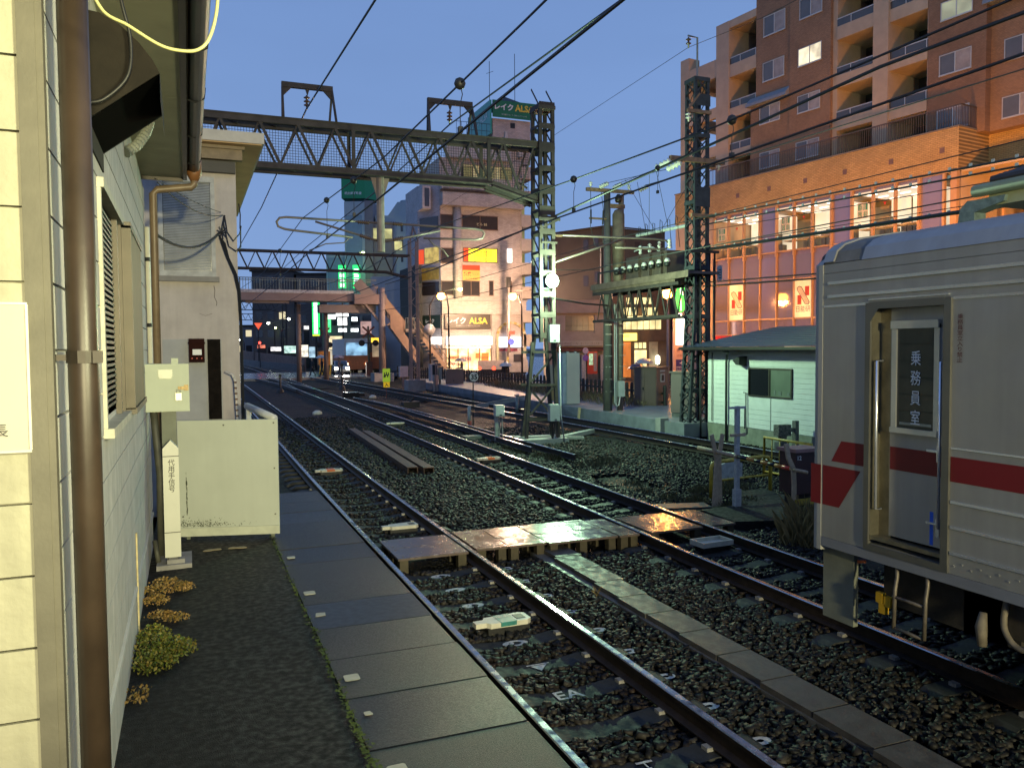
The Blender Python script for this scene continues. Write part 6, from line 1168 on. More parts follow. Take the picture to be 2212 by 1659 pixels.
m=MB(F); m.prism([(0,0),(0,12.74),(4.7,13.35),(6.4,13.15),(10,12.8),(10,0)],1,-9,0); m.build('wall',mat('dark brown grey wall',(.048,.04,.038),.85,0,.15,1),D_)
one('cornice',dkb,D_,lambda m:(m.beam(F(-.2,.1,12.76),F(4.7,.1,13.4),.2,.1),m.beam(F(4.7,.1,13.4),F(10,.1,12.84),.2,.1)))
for s,z in ((2.9,8.55),(2.9,11.75),(3.8,12.1),(3.9,8.9),(7.5,9),(7.5,11.5),(1.2,5.5)): one('window',dgl,D_,lambda m:m.box(s-.2,s+.25,.0,.03,z-.5,z+.45),fr=F)
one('downpipe',pvc,D_,lambda m:m.box(4.2,4.28,.02,.1,5,11.5),fr=F)
F=frame((31.7,56.4),ST); Y_=thing('lit_cafe','brown cafe building with two rows of bright yellow windows','building',(33.6,55.6,-.1))
bw_=mat('brown cafe wall',(.14,.1,.075),.7,0,.15,2); yl=glow('cafe yellow window',(1,.9,.42),1.35,.9,.55)
m=MB(F); m.box(-.4,4.2,-7,-.05,-.2,7.4); m.box(-.4,4.2,0,.12,3.05,3.95); m.box(-.4,4.2,0,.1,5.75,5.95); m.build('wall',bw_,Y_)
for a,b in ((.7,1.0),(1.35,1.7),(1.95,2.3),(2.4,2.72)): one('window',yl,Y_,lambda m:m.box(a,b,-.04,.02,6.0,6.5),fr=F)
for i in range(7): one('window',yl,Y_,lambda m:m.box(.15+.48*i,.15+.48*i+.42,-.04,.02,4.0,5.05),fr=F); 
for i in range(7): one('window',yl if i not in (3,) else mat('dim cafe pane',(.3,.26,.12),.5),Y_,lambda m:m.box(.3+.42*i,.3+.42*i+.34,-.04,.02,5.12,5.72),fr=F)
ys=one('shop_sign',glow('yellow lit cafe sign',(1,.82,.16),2.2),Y_,lambda m:m.box(.15,1.5,.12,.3,3.1,3.7),fr=F); one('mark',black,ys,lambda m:(m.box(.3,.9,.301,.305,3.5,3.54),m.box(.3,.9,.301,.305,3.4,3.43)),fr=F)
one('doorway',glow('orange lit doorway',(1,.3,.06),.6,1,.6),Y_,lambda m:m.box(.15,1.05,-.04,.02,.2,3.0),fr=F); dr=one('door',yl,Y_,lambda m:(m.box(1.35,2.3,-.04,.03,.3,2.35),[m.box(1.35+.33*i,1.6+.33*i,-.04,.03,2.5,2.95) for i in range(3)]),fr=F); one('menu_panel',mat('menu panel',(.45,.42,.3),.5),Y_,lambda m:m.box(2.5,3.2,0,.05,.3,3.0),fr=F)
one('lantern',glow('white door lantern',(1,.95,.7),4.5),Y_,lambda m:m.lathe([(.03,1.2),(.17,1.3),(.19,1.6),(.17,1.85),(.03,1.95)],F(3.1,.5,0)[:2]+(0,),10),True)
F_=frame((29.6,45.4),ST); F=lambda s,d,z:F_(s*.914,d*.914,2.65+(z-2.65)*.914); N_=thing('sign_pylon','pink sign pylon with a green oval and white lit panel behind the lattice mast','sign',(30.1,45.1,-.2))
box('pillar',mat('pink pylon',(.5,.33,.28),.6,0,.06),N_,.1,1.1,-.3,0,-.4,4.72,fr=F); box('lit_panel',glow('white lit panel',(1,.98,.95),3),N_,.28,.98,0,.05,2.72,4.62,fr=F)
ov=MB(F); n=18; ov.prism([(.68+.4*math.cos(6.283*k/n),6.1+1.02*math.sin(6.283*k/n)) for k in range(n)],1,-.25,.02); ov=ov.build('oval_sign',glow('green lit oval',(.02,.75,.13),1),N_)
one('mark',glow('white oval stripe',(.9,1,.95),1.6),ov,lambda m:(m.prism([(.56,6.9),(.62,6.9),(.68,5.2),(.6,5.2)],1,.02,.03),m.prism([(.78,6.95),(.84,6.9),(.8,6.3),(.72,6.3)],1,.02,.03)),fr=F); box('oval_post',dkb,N_,.6,.75,-.2,-.1,4.7,5.2,fr=F); box('lit_panel',glow('small white panel',(1,1,1),2.2),N_,.35,.7,0,.05,4.75,5.0,fr=F)
nb=one('panel',mat('navy panel',(.03,.02,.16),.5),N_,lambda m:m.box(.28,.95,.002,.03,.85,1.68),fr=F); text('→',nb,F(.7,.035,1.42),(rx,ry_,0),(0,0,1),.35,.25,white,bold=.04); text('成増図書館',nb,F(.61,.035,1.13),(rx,ry_,0),(0,0,1),.55,.12,white); text('ブックポスト',nb,F(.61,.035,.95),(rx,ry_,0),(0,0,1),.55,.11,white)
text('歯 科',N_,F(.62,.005,2.35),(rx,ry_,0),(0,0,1),.55,.3,mat('pink lettering',(.35,.12,.1))); text('診療室',N_,F(.62,.005,1.95),(rx,ry_,0),(0,0,1),.6,.16,mat('pink lettering',(.35,.12,.1)))
# white blocks behind the gantry with the green cube sign
F=frame((19.3,106.4),ST); W_=thing('office_tower','white and mauve office tower carrying a green cube sign','building',(21.5,107,-.2))
wpl=mat('cool white panel',(.38,.42,.46),.6,0,.06,1); mv=mat('mauve panel',(.24,.2,.21),.7,0,.08,1)
m=MB(F); m.box(.0,2.63,-9,0,0,21.8); m.mi=1; m.box(2.63,6.2,-9,-.4,0,19.2); m.mi=0; m.box(-2.6,0,-9,-.6,0,15.4); m.box(3.9,10.5,-9,-1,0,20.1); m.prism([(5.5,20.1),(6.8,21.9),(10,21.9),(10.5,20.1)],1,-9,-1.2); m.mi=1; m.box(2.63,3.7,-6,-.1,0,21.9); m.build('wall',[wpl,mv],W_)
one('side_glass',glassy('blue tower glass',(.2,.27,.33),.1),W_,lambda m:(m.box(.15,2.3,.0,.03,13,20),m.box(-2.4,-.2,-.6,-.57,6,14.6)),fr=F)
for s,z0_,z1_ in ((3.75,17,18.3),(6.5,15.5,16.6),(5.2,17,18.2)): one('window',glow('yellow stairwell window',(1,.88,.35),.6,1,.5),W_,lambda m:m.box(s,s+.95,-.38,.02,z0_,z1_),fr=F)
dm=one('roof_drum',wpl,W_,lambda m:m.lathe([(1.1,20),(1.1,22.3)],F(8,-3,0)[:2]+(0,),14)); one('window',dgl,dm,lambda m:m.lathe([(1.12,20.9),(1.12,22.0)],F(8,-3,0)[:2]+(0,),14))
one('window',dgl,W_,lambda m:[m.box(7.2+.8*i,7.5+.8*i,-1,-.96,12+2*j,12.9+2*j) for i in range(4) for j in range(4)],fr=F)
cs=one('cube_sign',mat('green cube sign',(.01,.25,.1),.5,0,.05,1),W_,lambda m:m.prism([(-.32,0),(2.7,0),(4.0,-1.6),(4.0,-4),(-.32,-4)],2,22.2,25.15),fr=F); text('桃太郎不動産',cs,F(1.2,.02,22.85),(rx,ry_,0),(0,0,1),2.2,.42,white,bold=.03)
F2=frame((18.2,105.2),ST)
for s0 in (0,1.85):
    g_=thing('lit_sign','green and white lit vertical sign '+('left' if s0==0 else 'right')+' of two, seen through the smaller gantry','sign',F2(s0+.45,0,10.3),'green lit signs through the gantry'); box('panel',glow('green lit sign',(.03,.9,.2),1.3),g_,s0,s0+.9,-.3,0,10.45,13.4,fr=F2)
    one('lettering_block',glow('white lit letters',(.85,1,.9),1.8),g_,lambda m:[m.box(s0+.15,s0+.75,0,.02,10.6+.62*i,11.05+.62*i) for i in range(4)],fr=F2); one('bracket',darksteel,g_,lambda m:m.box(s0+.3,s0+.5,-1,-.3,11,11.2),fr=F2)
F3=frame((14.4,102.4),ST); g_=thing('lit_sign','tall narrow green and white lit sign under the footbridge','sign',F3(.4,0,2)); box('panel',glow('green sign edge',(.03,.9,.15),1.6),g_,0,.85,-.3,0,4.3,8.5,fr=F3); box('face',glow('white green sign face',(.75,1,.85),2.4),g_,.2,.65,0,.03,4.55,8.4,fr=F3); box('base_band',glow('yellow sign foot',(.8,.9,.05),1.2),g_,0,.85,0,.02,4.25,4.45,fr=F3); box('post',darksteel,g_,.3,.5,-.3,-.1,0,4.3,fr=F3)
F=frame((23.6,92),ST); X_=thing('white_building','low white building with a window band behind the footbridge stairs','building',(25,93,-.2)); m=MB(F); m.box(-4,6,-8,0,0,11.0); m.build('wall',mat('pinkish white wall',(.42,.4,.41),.7,0,.08,1),X_); one('window',glassy('pale blue glass',(.2,.25,.3),.1),X_,lambda m:[m.box(-.3+1.6*i,1.1+1.6*i,0,.03,8.5,10.1) for i in range(3)],fr=F); one('window_band',dkb,X_,lambda m:m.box(-.6,4.6,0,.02,8.35,10.25),fr=F)
def far_block(x,y,w_,h,label,dark,rows,litc=0,d=8):
    f=frame((x,y),ST); t=thing('far_building',label,'building',f(w_/2,-d/2,-.2)); MB(f).box(0,w_,-d,0,0,h).build('wall',dark,t); hr=random.Random(int(x*7+y))
    m=MB(f)
    for j in range(rows):
        z=h-1.9-j*2.9
        for i in range(int(w_/1.9)):
            m.mi=1 if hr.random()<litc else 0; m.box(.5+1.9*i,1.6+1.9*i,0,.04,z,z+1.2)
    m.build('window',[dgl,glow('far lit window',(1,.85,.5),.8)],t); one('roof_edge',dkb,t,lambda m:m.box(-.3,w_+.3,-d,.3,h,h+.3),fr=f)
fd=mat('far dusky wall',(.1,.085,.085),.8,0,.1,.5); fe=mat('far grey wall',(.17,.17,.19),.8,0,.1,.5)
far_block(9.8,137,6.8,15.2,'dark apartment block beyond the footbridge at the left',fd,5,.16); far_block(16.4,134,5,14.6,'lower dark apartment wing beyond the footbridge',fd,4,.2); far_block(8,162,9,7,'low grey far house below the footbridge deck',fe,2,.3); far_block(19,118,9,8,'grey shop block behind the green lit sign',fe,2,.3); far_block(17,150,12,12,'far mid grey block behind the crossing',fe,3,.15); far_block(-26,150,24,6,'far low building left of the tracks',fd,1,.1); far_block(29.5,112,10,17,'far white block peeping between the corner buildings',fe,4,.1); far_block(41,64,14,9,'low dark building right of the dark gabled block',fd,2,.2)
# ------------------------------------------------------------------ street, footbridge, crossing, people, cabinets
wetroad=mat('wet asphalt street',(.045,.045,.048),.25,0,.3,1.2,.25,30,rvar=.14)
m=MB(); m.quad((18.6,-30,-.06),(90,-30,-.06),(90,300,-.06),(18.6,300,-.06)); struct('street',m,wetroad)
m=MB(); m.box(-30,18.6,77,95.5,-.4,-.03); struct('crossing_road',m,mat('wet crossing deck',(.2,.2,.2),.22,0,.2,1.5,.2,20,rvar=.1))
m=MB(); m.add([(14.0,20.8,-.3),(18.6,20.8,-.3),(18.6,60,-.3),(15.6,60,-.3),(14.05,27,-.3),(14.0,20.8,.28),(18.6,20.8,.28),(18.6,60,.28),(15.6,60,.28),(14.05,30,.28)],[(0,4,3,2,1),(5,6,7,8,9),(0,1,6,5),(1,2,7,6),(2,3,8,7),(3,4,9,8),(4,0,5,9)])
struct('low_retaining_bank',m,mat('blue grey concrete edge',(.16,.17,.19),.6,0,.25,2,.2,20))
pink=mat('mauve footbridge paint',(.24,.18,.165),.6,.1,.12,1.5); pinkd=mat('footbridge concrete',(.2,.17,.16),.7,0,.15,1)
Bq=thing('footbridge','mauve pedestrian footbridge with railings and a two flight stair','footbridge',(13,71,-.2))
BY=70
m=MB(); m.box(-12,13.4,BY,BY+2.2,6.72,7.35); m.box(13.4,16.2,BY-.3,BY+2.5,6.5,7.35); m.build('deck',pink,Bq)
one('edge_strip',mat('white edge strip',(.45,.45,.45),.6,0,.3,6),Bq,lambda m:(m.box(-12,13.4,BY-.06,BY,7.4,7.62),m.box(-12,13.4,BY-.03,BY+.1,7.35,7.4)))
rg_=mat('grey green handrail',(.16,.19,.17),.5,.3)
one('railing',rg_,Bq,lambda m:(m.box(-12,15.4,BY,BY+.06,8.55,8.62),m.box(-12,15.4,BY+2.1,BY+2.16,8.55,8.62),[m.box(-12+.22*i,-11.96+.22*i,BY+.01,BY+.04,7.62,8.55) for i in range(118)],[m.box(-12+1.6*i,-11.92+1.6*i,BY,BY+.07,7.4,8.6) for i in range(17)]))
one('cross_beam',pinkd,Bq,lambda m:(m.box(10.5,15.4,BY+.4,BY+1.6,5.75,6.45),m.box(4.5,8,BY+.3,BY+.5,6.5,6.7)))
one('column',mat('mauve column',(.26,.2,.18),.6,0,.1),Bq,lambda m:m.tube([(15.8,BY-.1,.2),(15.8,BY-.1,7.9)],.3,16),True)
one('column_base',conc,Bq,lambda m:m.box(14.9,16.6,BY-.9,BY+.7,-.3,.5)); one('column',mat('brown column',(.17,.13,.12),.6),Bq,lambda m:m.tube([(8.85,BY+1.4,-.2),(8.85,BY+1.4,6.5)],.22,12),True); one('column',mat('brown column',(.17,.13,.12)),Bq,lambda m:m.tube([(11.3,BY+2.2,-.2),(11.3,BY+2.2,5.9)],.2,12),True)
def flight(x0,z0_,x1,z1_,y0,y1,par):
    n=14; t=one('stair_flight',pinkd,par,lambda m:[m.box(x0+(x1-x0)*i/n,x0+(x1-x0)*(i+1)/n,y0,y1,min(z0_,z1_)-.3 if False else z0_+(z1_-z0_)*(i+1)/n-.25,z0_+(z1_-z0_)*(i+1)/n) for i in range(n)])
    for yy in (y0,y1):
        one('side_panel',mat('rusty tan stair panel',(.27,.18,.13),.6,.1,.2,2),t,lambda m:m.add([(x0,yy-.03,z0_-.45),(x1,yy-.03,z1_-.45),(x1,yy-.03,z1_+.75),(x0,yy-.03,z0_+.75),(x0,yy+.03,z0_-.45),(x1,yy+.03,z1_-.45),(x1,yy+.03,z1_+.75),(x0,yy+.03,z0_+.75)],[(0,1,2,3),(7,6,5,4),(0,4,5,1),(3,2,6,7),(1,5,6,2),(0,3,7,4)]) if yy==y0 and par is Bq and x1<19 and z1_<4.5 else (m.beam((x0,yy,z0_+1),(x1,yy,z1_+1),.06),m.beam((x0,yy,z0_+.55),(x1,yy,z1_+.55),.03),[m.beam((x0+(x1-x0)*i/12,yy,z0_+(z1_-z0_)*i/12),(x0+(x1-x0)*i/12,yy,z0_+(z1_-z0_)*i/12+1),.03) for i in range(13)],m.beam((x0,yy,z0_-.1),(x1,yy,z1_-.1),.05,.35)))
flight(15.5,7.4,18.0,4.35,BY+.4,BY+2.0,Bq); one('landing',pinkd,Bq,lambda m:m.box(18,19.1,BY+.2,BY+2.2,4.1,4.35)); flight(19.1,4.35,22.5,0,BY+.4,BY+2.0,Bq)
flight(16.3,4.9,18.7,1.6,BY-1.2,BY-.3,Bq); one('landing_railing',rg_,Bq,lambda m:(m.box(18,19.1,BY+.2,BY+.25,5.3,5.36),[m.box(18+.2*i,18.03+.2*i,BY+.2,BY+.24,4.35,5.3) for i in range(6)]))
one('brace',pinkd,Bq,lambda m:(m.beam((14,BY,7.0),(15.6,BY,5.0),.2),m.beam((13.6,BY-.2,8.4),(15,BY-.2,7.0),.1,.9)))
# fence along the bank
fb_=mat('black fence post',(.02,.019,.018),.6,0,.3)
Fn=thing('picket_fence','dark post fence with rounded heads along the far track','fence',(18.1,40,-.2))
fx=[(17.6,27.5),(18.2,36),(18.3,44),(18.2,54),(17.2,70)]
def fpt(t): 
    y=27.5+42.5*t; return (np.interp(y,[p[1] for p in fx],[p[0] for p in fx]),y)
N=88
for i in range(N):
    x,y=fpt(i/(N-1)); one('fence_post',fb_,Fn,lambda m:m.lathe([(.08,-.1),(.08,1.0),(.05,1.09),(.02,1.1)],(x,y,0),7))
one('fence_rail',fb_,Fn,lambda m:[m.beam((*fpt(i/20),z),(*fpt((i+1)/20),z),.07,.09) for i in range(20) for z in (.4,.75)])
leaves('bank_grass','dry brown grass along the top of the retaining bank',[(16.2+.1*i,28+1.4*i,.9) for i in range(14)],2600,[(.05,.04,.015),(.14,.1,.05),(.2,.15,.08)],.6,31,'grass',True); bpy.data.objects['bank_grass'].location.z+=.5
hd=[(17.9+i*.35,34-.0*i,.5) for i in range(3)]
leaves('hedge','dark low hedge in front of the old shop',[(27.2+.55*i,56.6-.22*i,.7) for i in range(9)],2600,[(.012,.018,.008),(.03,.04,.015),(.06,.06,.03)],.9,32,'hedge')
leaves('shrub','small green shrub right of the brown signal cabinet',[(19.0,27.3,.35),(19.3,26.9,.3)],900,[(.02,.04,.01),(.06,.08,.02),(.1,.1,.04)],1.3,33,'shrub')
# equipment cabinets
def cab(x,y,rz,w_,d,z0_,z1_,m_,label,win=False):
    c,s=math.cos(rz),math.sin(rz); fr=lambda a,b,z:(x+a*c-b*s,y+a*s+b*c,z); t=thing('signal_cabinet',label,'cabinet',(x,y,z0_))
    box('body',m_,t,-w_/2,w_/2,-d/2,d/2,z0_+.12,z1_-.05,fr=fr); box('roof',m_,t,-w_/2-.05,w_/2+.05,-d/2-.05,d/2+.05,z1_-.05,z1_,fr=fr); box('plinth',concdark,t,-w_/2+.03,w_/2-.03,-d/2+.03,d/2-.03,z0_-.2,z0_+.12,fr=fr)
    one('door',m_,t,lambda m:(m.box(-w_/2+.04,-.02,-d/2-.012,-d/2,z0_+.2,z1_-.12),m.box(.02,w_/2-.04,-d/2-.012,-d/2,z0_+.2,z1_-.12)),fr=fr); one('handle',black,t,lambda m:(m.box(-.1,-.05,-d/2-.04,-d/2-.012,(z0_+z1_)/2-.08,(z0_+z1_)/2+.02)),fr=fr)
    if win:
        one('meter_window',dullwhite,t,lambda m:(m.box(w_/2,w_/2+.012,-.16,.16,z1_-.62,z1_-.28),),fr=fr); box('meter_pane',black,t,w_/2+.012,w_/2+.016,-.1,.1,z1_-.57,z1_-.33,fr=fr); box('name_plate',dullwhite,t,w_/2,w_/2+.008,-.2,.2,z1_-.2,z1_-.14,fr=fr)
    return t
brc=mat('brown cabinet paint',(.17,.115,.09),.5,.1,.08,2); brc2=mat('mauve cabinet paint',(.16,.12,.12),.5,.1,.08,2)
cab(17.4,28.2,R(-61),1.02,1.0,.15,1.83,brc,'large brown signal cabinet with a small framed meter window',True)
cab(15.6,23.0,R(-55),.85,.8,.3,1.8,brc2,'mauve cabinet half hidden behind the blue grey lattice mast')
cab(16.35,51.0,R(-15),1.15,.9,-.2,1.25,brc,'brown cabinet near the grid fence, left of the round 35 sign')
t=thing('tall_cabinet','tall plain pinkish white cabinet standing on the retaining bank','cabinet',(14.75,30.1,.3)); box('body',mat('pinkish white sheet',(.48,.42,.4),.5,0,.05,1),t,14.44,15.02,29.9,30.5,.3,2.4); box('side',mat('shaded bluish side',(.3,.33,.4),.5),t,14.27,14.44,29.95,30.45,.3,2.4); one('lifting_lug',dullwhite,t,lambda m:[m.box(x,x+.08,30,30.1,2.4,2.46) for x in (14.5,14.85)])  # side strip is a darker bluish copy that carries the shade
t=thing('orange_lit_cabinet','orange lit cabinet with rounded top right behind the lattice mast','cabinet',(15.1,32.5,.2)); box('body',mat('orange lit sheet',(.5,.36,.22),.5,0,.06,1),t,14.9,15.35,32.2,32.8,.95,1.85); box('stand',mat('orange lit stand',(.4,.25,.06),.6),t,14.95,15.3,32.25,32.75,.2,.95); box('handle',black,t,15.02,15.06,32.18,32.2,1.2,1.35)  # orange lamp light is put into the cabinet and stand colours
t=thing('relay_box','grey relay box on a pinkish stub with a dark door','box',(14.85,50.8,-.2)); box('body',pvc,t,14.6,15.05,50.6,51.1,.5,1.6); box('door',black,t,14.72,15.02,50.58,50.6,.9,1.55); box('stub',mat('pinkish stub',(.4,.28,.22),.7),t,14.8,15.1,50.55,50.75,-.2,.88); box('pipe',pst,t,14.88,14.93,50.5,50.55,-.2,1.7)
t=thing('relay_box','slim blue green relay box beside the grey relay box','box',(15.27,50.8,-.2)); box('body',mat('blue green paint',(.1,.16,.17),.5),t,15.18,15.36,50.6,50.9,.6,1.31); box('stub',black,t,15.2,15.3,50.65,50.8,-.2,.6)
t=thing('relay_box','pale pink relay box on a stub in front of the grid fence','box',(14.4,56.5,-.2)); box('body',mat('pale pink sheet',(.5,.42,.4),.5),t,14.0,14.6,56.4,56.8,.6,1.35); box('stub',pst,t,14.2,14.35,56.5,56.6,-.2,.6)
def wpost(x,y,h,label): m=MB(); m.lathe([(.07,-.25),(.07,h-.04),(.03,h)],(x,y,0),8); m.mi=1; m.lathe([(.075,-.25),(.075,-.05)],(x,y,0),8); solo('marker_post',m,[dullwhite,mat('red foot',(.4,.08,.05))],label,'marker post','short white marker posts',True)
wpost(14.1,53.5,.45,'short white marker post with red foot left of the smaller gantry mast'); wpost(9.6,28.2,.5,'short white marker post just behind the 35 sign'); 
m=MB(); m.tube([(13.15,32.2,-.25),(13.15,32.2,.55)],.07,10); m.lathe([(.13,.55),(.13,.6),(.1,.62)],(13.15,32.2,0),10); m.tube([(13.2,32.2,.4),(13.5,32.2,.35),(13.5,32.2,-.2)],.03,6); solo('vent_pipe',m,mat('blue grey pipe',(.18,.2,.23),.5),'blue grey capped pipe beside the far track','pipe',smooth=True)
m=MB(); m.beam((12.6,36,-.15),(14.6,34.8,.3),.25,.2); solo('concrete_beam',m,conc,'pale pipe cover slanting across toward the far track','beam')
# speed sign and exit board
t=thing('speed_sign','round white 35 speed sign on a thin black pole','sign',(9.2,26.57,-.25)); one('pole',black,t,lambda m:m.tube([(9.19,26.6,-.25),(9.21,26.6,1.75)],.022,6)); one('disc',mat('sign white',(.68,.64,.62),.4,0,.05),t,lambda m:m.lathe([(.16,-.01),(.16,.01)],(9.23,26.57,1.63),20,1)); text('35',t,(9.23,26.555,1.63),(1,0,0),(0,0,1),.24,.19,black,bold=.03)
t=thing('entry_exit_board','yellow green and yellow board lettered exit above entry on a thin pole','sign',(10.78,46.7,-.25)); box('upper_panel',glow('yellow green panel',(.42,.62,.03),.42),t,10.56,11.0,46.7,46.73,.68,1.46); box('lower_panel',glow('yellow panel',(.85,.55,.01),.45),t,10.6,10.97,46.7,46.73,.36,.67); one('pole',mat('red brown pole',(.15,.05,.04),.6),t,lambda m:m.tube([(10.78,46.75,-.25),(10.78,46.75,1.4)],.025,6)); text('出',t,(10.78,46.695,1.07),(1,0,0),(0,0,1),.34,.5,black,bold=.04); text('入',t,(10.78,46.695,.51),(1,0,0),(0,0,1),.26,.24,black,bold=.04)
def stand(x,y,h,label): m=MB(); m.tube([(x,y,-.25),(x,y,h)],.06,7); m.lathe([(.25,-.25),(.2,-.05),(.08,.1)],(x,y,0),8); m.cbox(x,y,h,.18,.12,.2); solo('point_indicator',m,black,label,'point indicator','black point indicators')
stand(5.64,55.7,.89,'black point indicator post left of the turnout rails'); stand(10.0,57.1,1.5,'tall black point indicator post beside the far track')
t=thing('switch_machine','black wet switch machine right of the turnout','switch machine',(9.1,48.3,-.2)); box('case',mat('wet black case',(.015,.015,.016),.15),t,8.5,9.4,47.9,48.5,-.25,.05); box('motor',mat('wet black case',(.015,.015,.016)),t,9.4,9.75,48,48.4,-.2,.0); one('throw_bar',steel,t,lambda m:m.box(6.7,8.5,48.1,48.2,-.16,-.12))
t=thing('switch_machine','black lever switch stand right of the check rail','switch machine',(10.1,38.7,-.2)); box('case',black,t,9.7,10.5,38.4,39,-.25,.02); one('lever',black,t,lambda m:(m.tube([(10.1,38.7,0),(10.3,38.7,.3)],.05,6),m.box(9.2,9.7,38.6,38.7,-.2,-.15)))
for (x,y,lb) in ((5.2,36,'pale round cap on the ballast left of the middle track'),(9.9,46.5,'pale rounded junction cover near the switch machine')): m=MB(); m.lathe([(.22,-.25),(.2,-.12),(.08,-.05)],(x,y,0),10); solo('junction_cover',m,crm,lb,'cover',smooth=True)
for (x,y) in ((13.9,24.9),(14.0,24.4)): pass
m=MB(); m.beam((13.9,27.8,-.25),(13.95,27.8,.32),.09,.07); solo('short_stake',m,wood,'short pale stake leaning at the retaining wall near the twin pole','stake')
# street lamps
def slamp(x,y,h,hx,hy,hz,label,gm,power=0,col=(1,.9,.7),r=.12,pole=None,aim=None):
    t=thing('street_lamp',label,'street lamp',(x,y,-.2),'street lamps'); one('pole',pole or steel,t,lambda m:m.tube([(x,y,-.2),(x,y,h*.85),(x+(hx-x)*.25,y+(hy-y)*.25,h),(hx,hy,hz+.05)],[.09,.07,.05,.04],8),True)
    q=1.25 if gm is naw else .8
    one('head',pst,t,lambda m:m.lathe([(.05,.12+.16*(q>1)),(.2*(1.3-.5*q),.07+.17*(q>1)),(.22*(1.3-.5*q),.03+.17*(q>1))],(hx,hy,hz),10)); one('bulb',gm,t,lambda m:m.lathe([(.05,-.3*q),(.2*q,-.22*q),(.28*q,-.05),(.2*q,.03+.15*(q>1)),(.05,.04+.2*(q>1))],(hx,hy,hz),12),True)
    if power: lamp('lamp_light',(hx,hy,hz-.3),col,power,r,t,R(125) if aim else None,aim)
    return t
NA=(1,.38,.07)
naw=glow('sodium lamp',(1,.42,.06),30); whw=glow('white street lamp',(.95,1,.8),26); gnw=glow('greenish street lamp',(.7,1,.3),18)
slamp(27.6,42.8,5.7,27.66,42.95,5.95,'dazzling orange sodium street lamp in front of the transformer platform',naw,5200,NA,.25,mat('lilac pole',(.32,.26,.3),.6))
slamp(24.4,25,5.1,25,25,5.2,'assumed sodium street lamp on the pavement, middle of the apartments',naw,30000,NA,.2,aim=(35,33,14))  # assumed unseen lamp, added for orange light on the apartments
slamp(27.4,16.5,5.4,28,16.5,5.5,'assumed sodium street lamp on the pavement, placed out of view behind the train',naw,28000,NA,.2,aim=(37,24,14))  # lamp assumed out of view behind the train to light the apartments
slamp(26.0,62.5,7.0,25.6,63.5,7.0,'assumed sodium street lamp across from the corner building shop',naw,24000,(1,.62,.38),.2)  # assumed lamp, added to warm the tiled corner building
slamp(19.6,62.5,6.9,19.2,63.2,6.9,'assumed sodium street lamp near the footbridge stairs',naw,1100,(1,.6,.35),.2)  # assumed extra lamp for warm light around the footbridge
slamp(20.1,69.7,7.6,22.68,68.8,7.95,'tall curved street lamp with a greenish white head before the corner building',gnw,420,(.8,1,.5))
slamp(17.5,98.6,14.0,20.4,100.2,14.6,'greenish lamp high above the smaller gantry',gnw,250,(.8,1,.4))
for x,y,z,lb in ((11.6,130,6.75,'white street lamp far beyond the footbridge, second from left'),(14.45,128,7.35,'white street lamp far beyond the footbridge, highest'),(13.0,134,6.15,'greenish street lamp far beyond the footbridge'),(10.9,140,4.9,'low white street lamp far beyond the crossing'),(8.3,150,4.4,'lowest white street lamp at the far left'),(16.9,104,7.3,'white street lamp beside the tall green sign')): slamp(x+.9,y,z+.1,x,y,z,lb,gnw if 'greenish' in lb else whw)
# traffic mirror pole and tall striped pole in front of the shop
t=thing('convex_mirror','pale round traffic mirror on the curved lamp pole','mirror',(20.0,69.6,4.2)); one('disc',mat('grey mirror back',(.35,.35,.38),.4,.3),t,lambda m:m.lathe([(.52,.0),(.5,.06),(.1,.1)],(20.0,69.5,4.3),18,1),True)
t=thing('sign_pole','tall grey pole with a side arm, red signal light and blue disc before the arch','pole',(26.6,67,-.1)); one('pole',pst,t,lambda m:(m.tube([(26.6,67,-.1),(26.65,67,8.5)],[.16,.11],10),m.tube([(26.65,67,7.0),(27.3,66.9,7.7),(28.6,66.5,7.75)],.06,7)),True); one('mark',mat('yellow black wrap',(.5,.38,.1),.6,0,.6,9),t,lambda m:m.lathe([(.18,0),(.18,1.8)],(26.6,67,0),10)); box('cap_box',black,t,26.45,26.8,66.85,67.1,8.0,8.9); one('disc',mat('blue disc',(.05,.08,.5),.5),t,lambda m:m.lathe([(.3,0),(.3,.03)],(26.75,66.75,3.15),14,1)); one('signal_lens',glow('red signal lens',(1,.05,.03),1.2),t,lambda m:m.cbox(26.8,66.7,3.95,.5,.1,.3))
t=thing('no_parking_sign','small no parking discs on a white pole before the orange doorway','sign',(23.0,45.0,-.1)); one('pole',dullwhite,t,lambda m:m.tube([(23.0,45,-.1),(23.0,45,2.6)],.03,6)); one('disc',mat('pale blue disc',(.4,.35,.5),.5),t,lambda m:m.lathe([(.2,0),(.2,.02)],(23,44.95,2.4),14,1)); one('disc',mat('violet disc',(.15,.08,.4),.5),t,lambda m:m.lathe([(.2,0),(.2,.02)],(23,44.95,1.95),14,1))
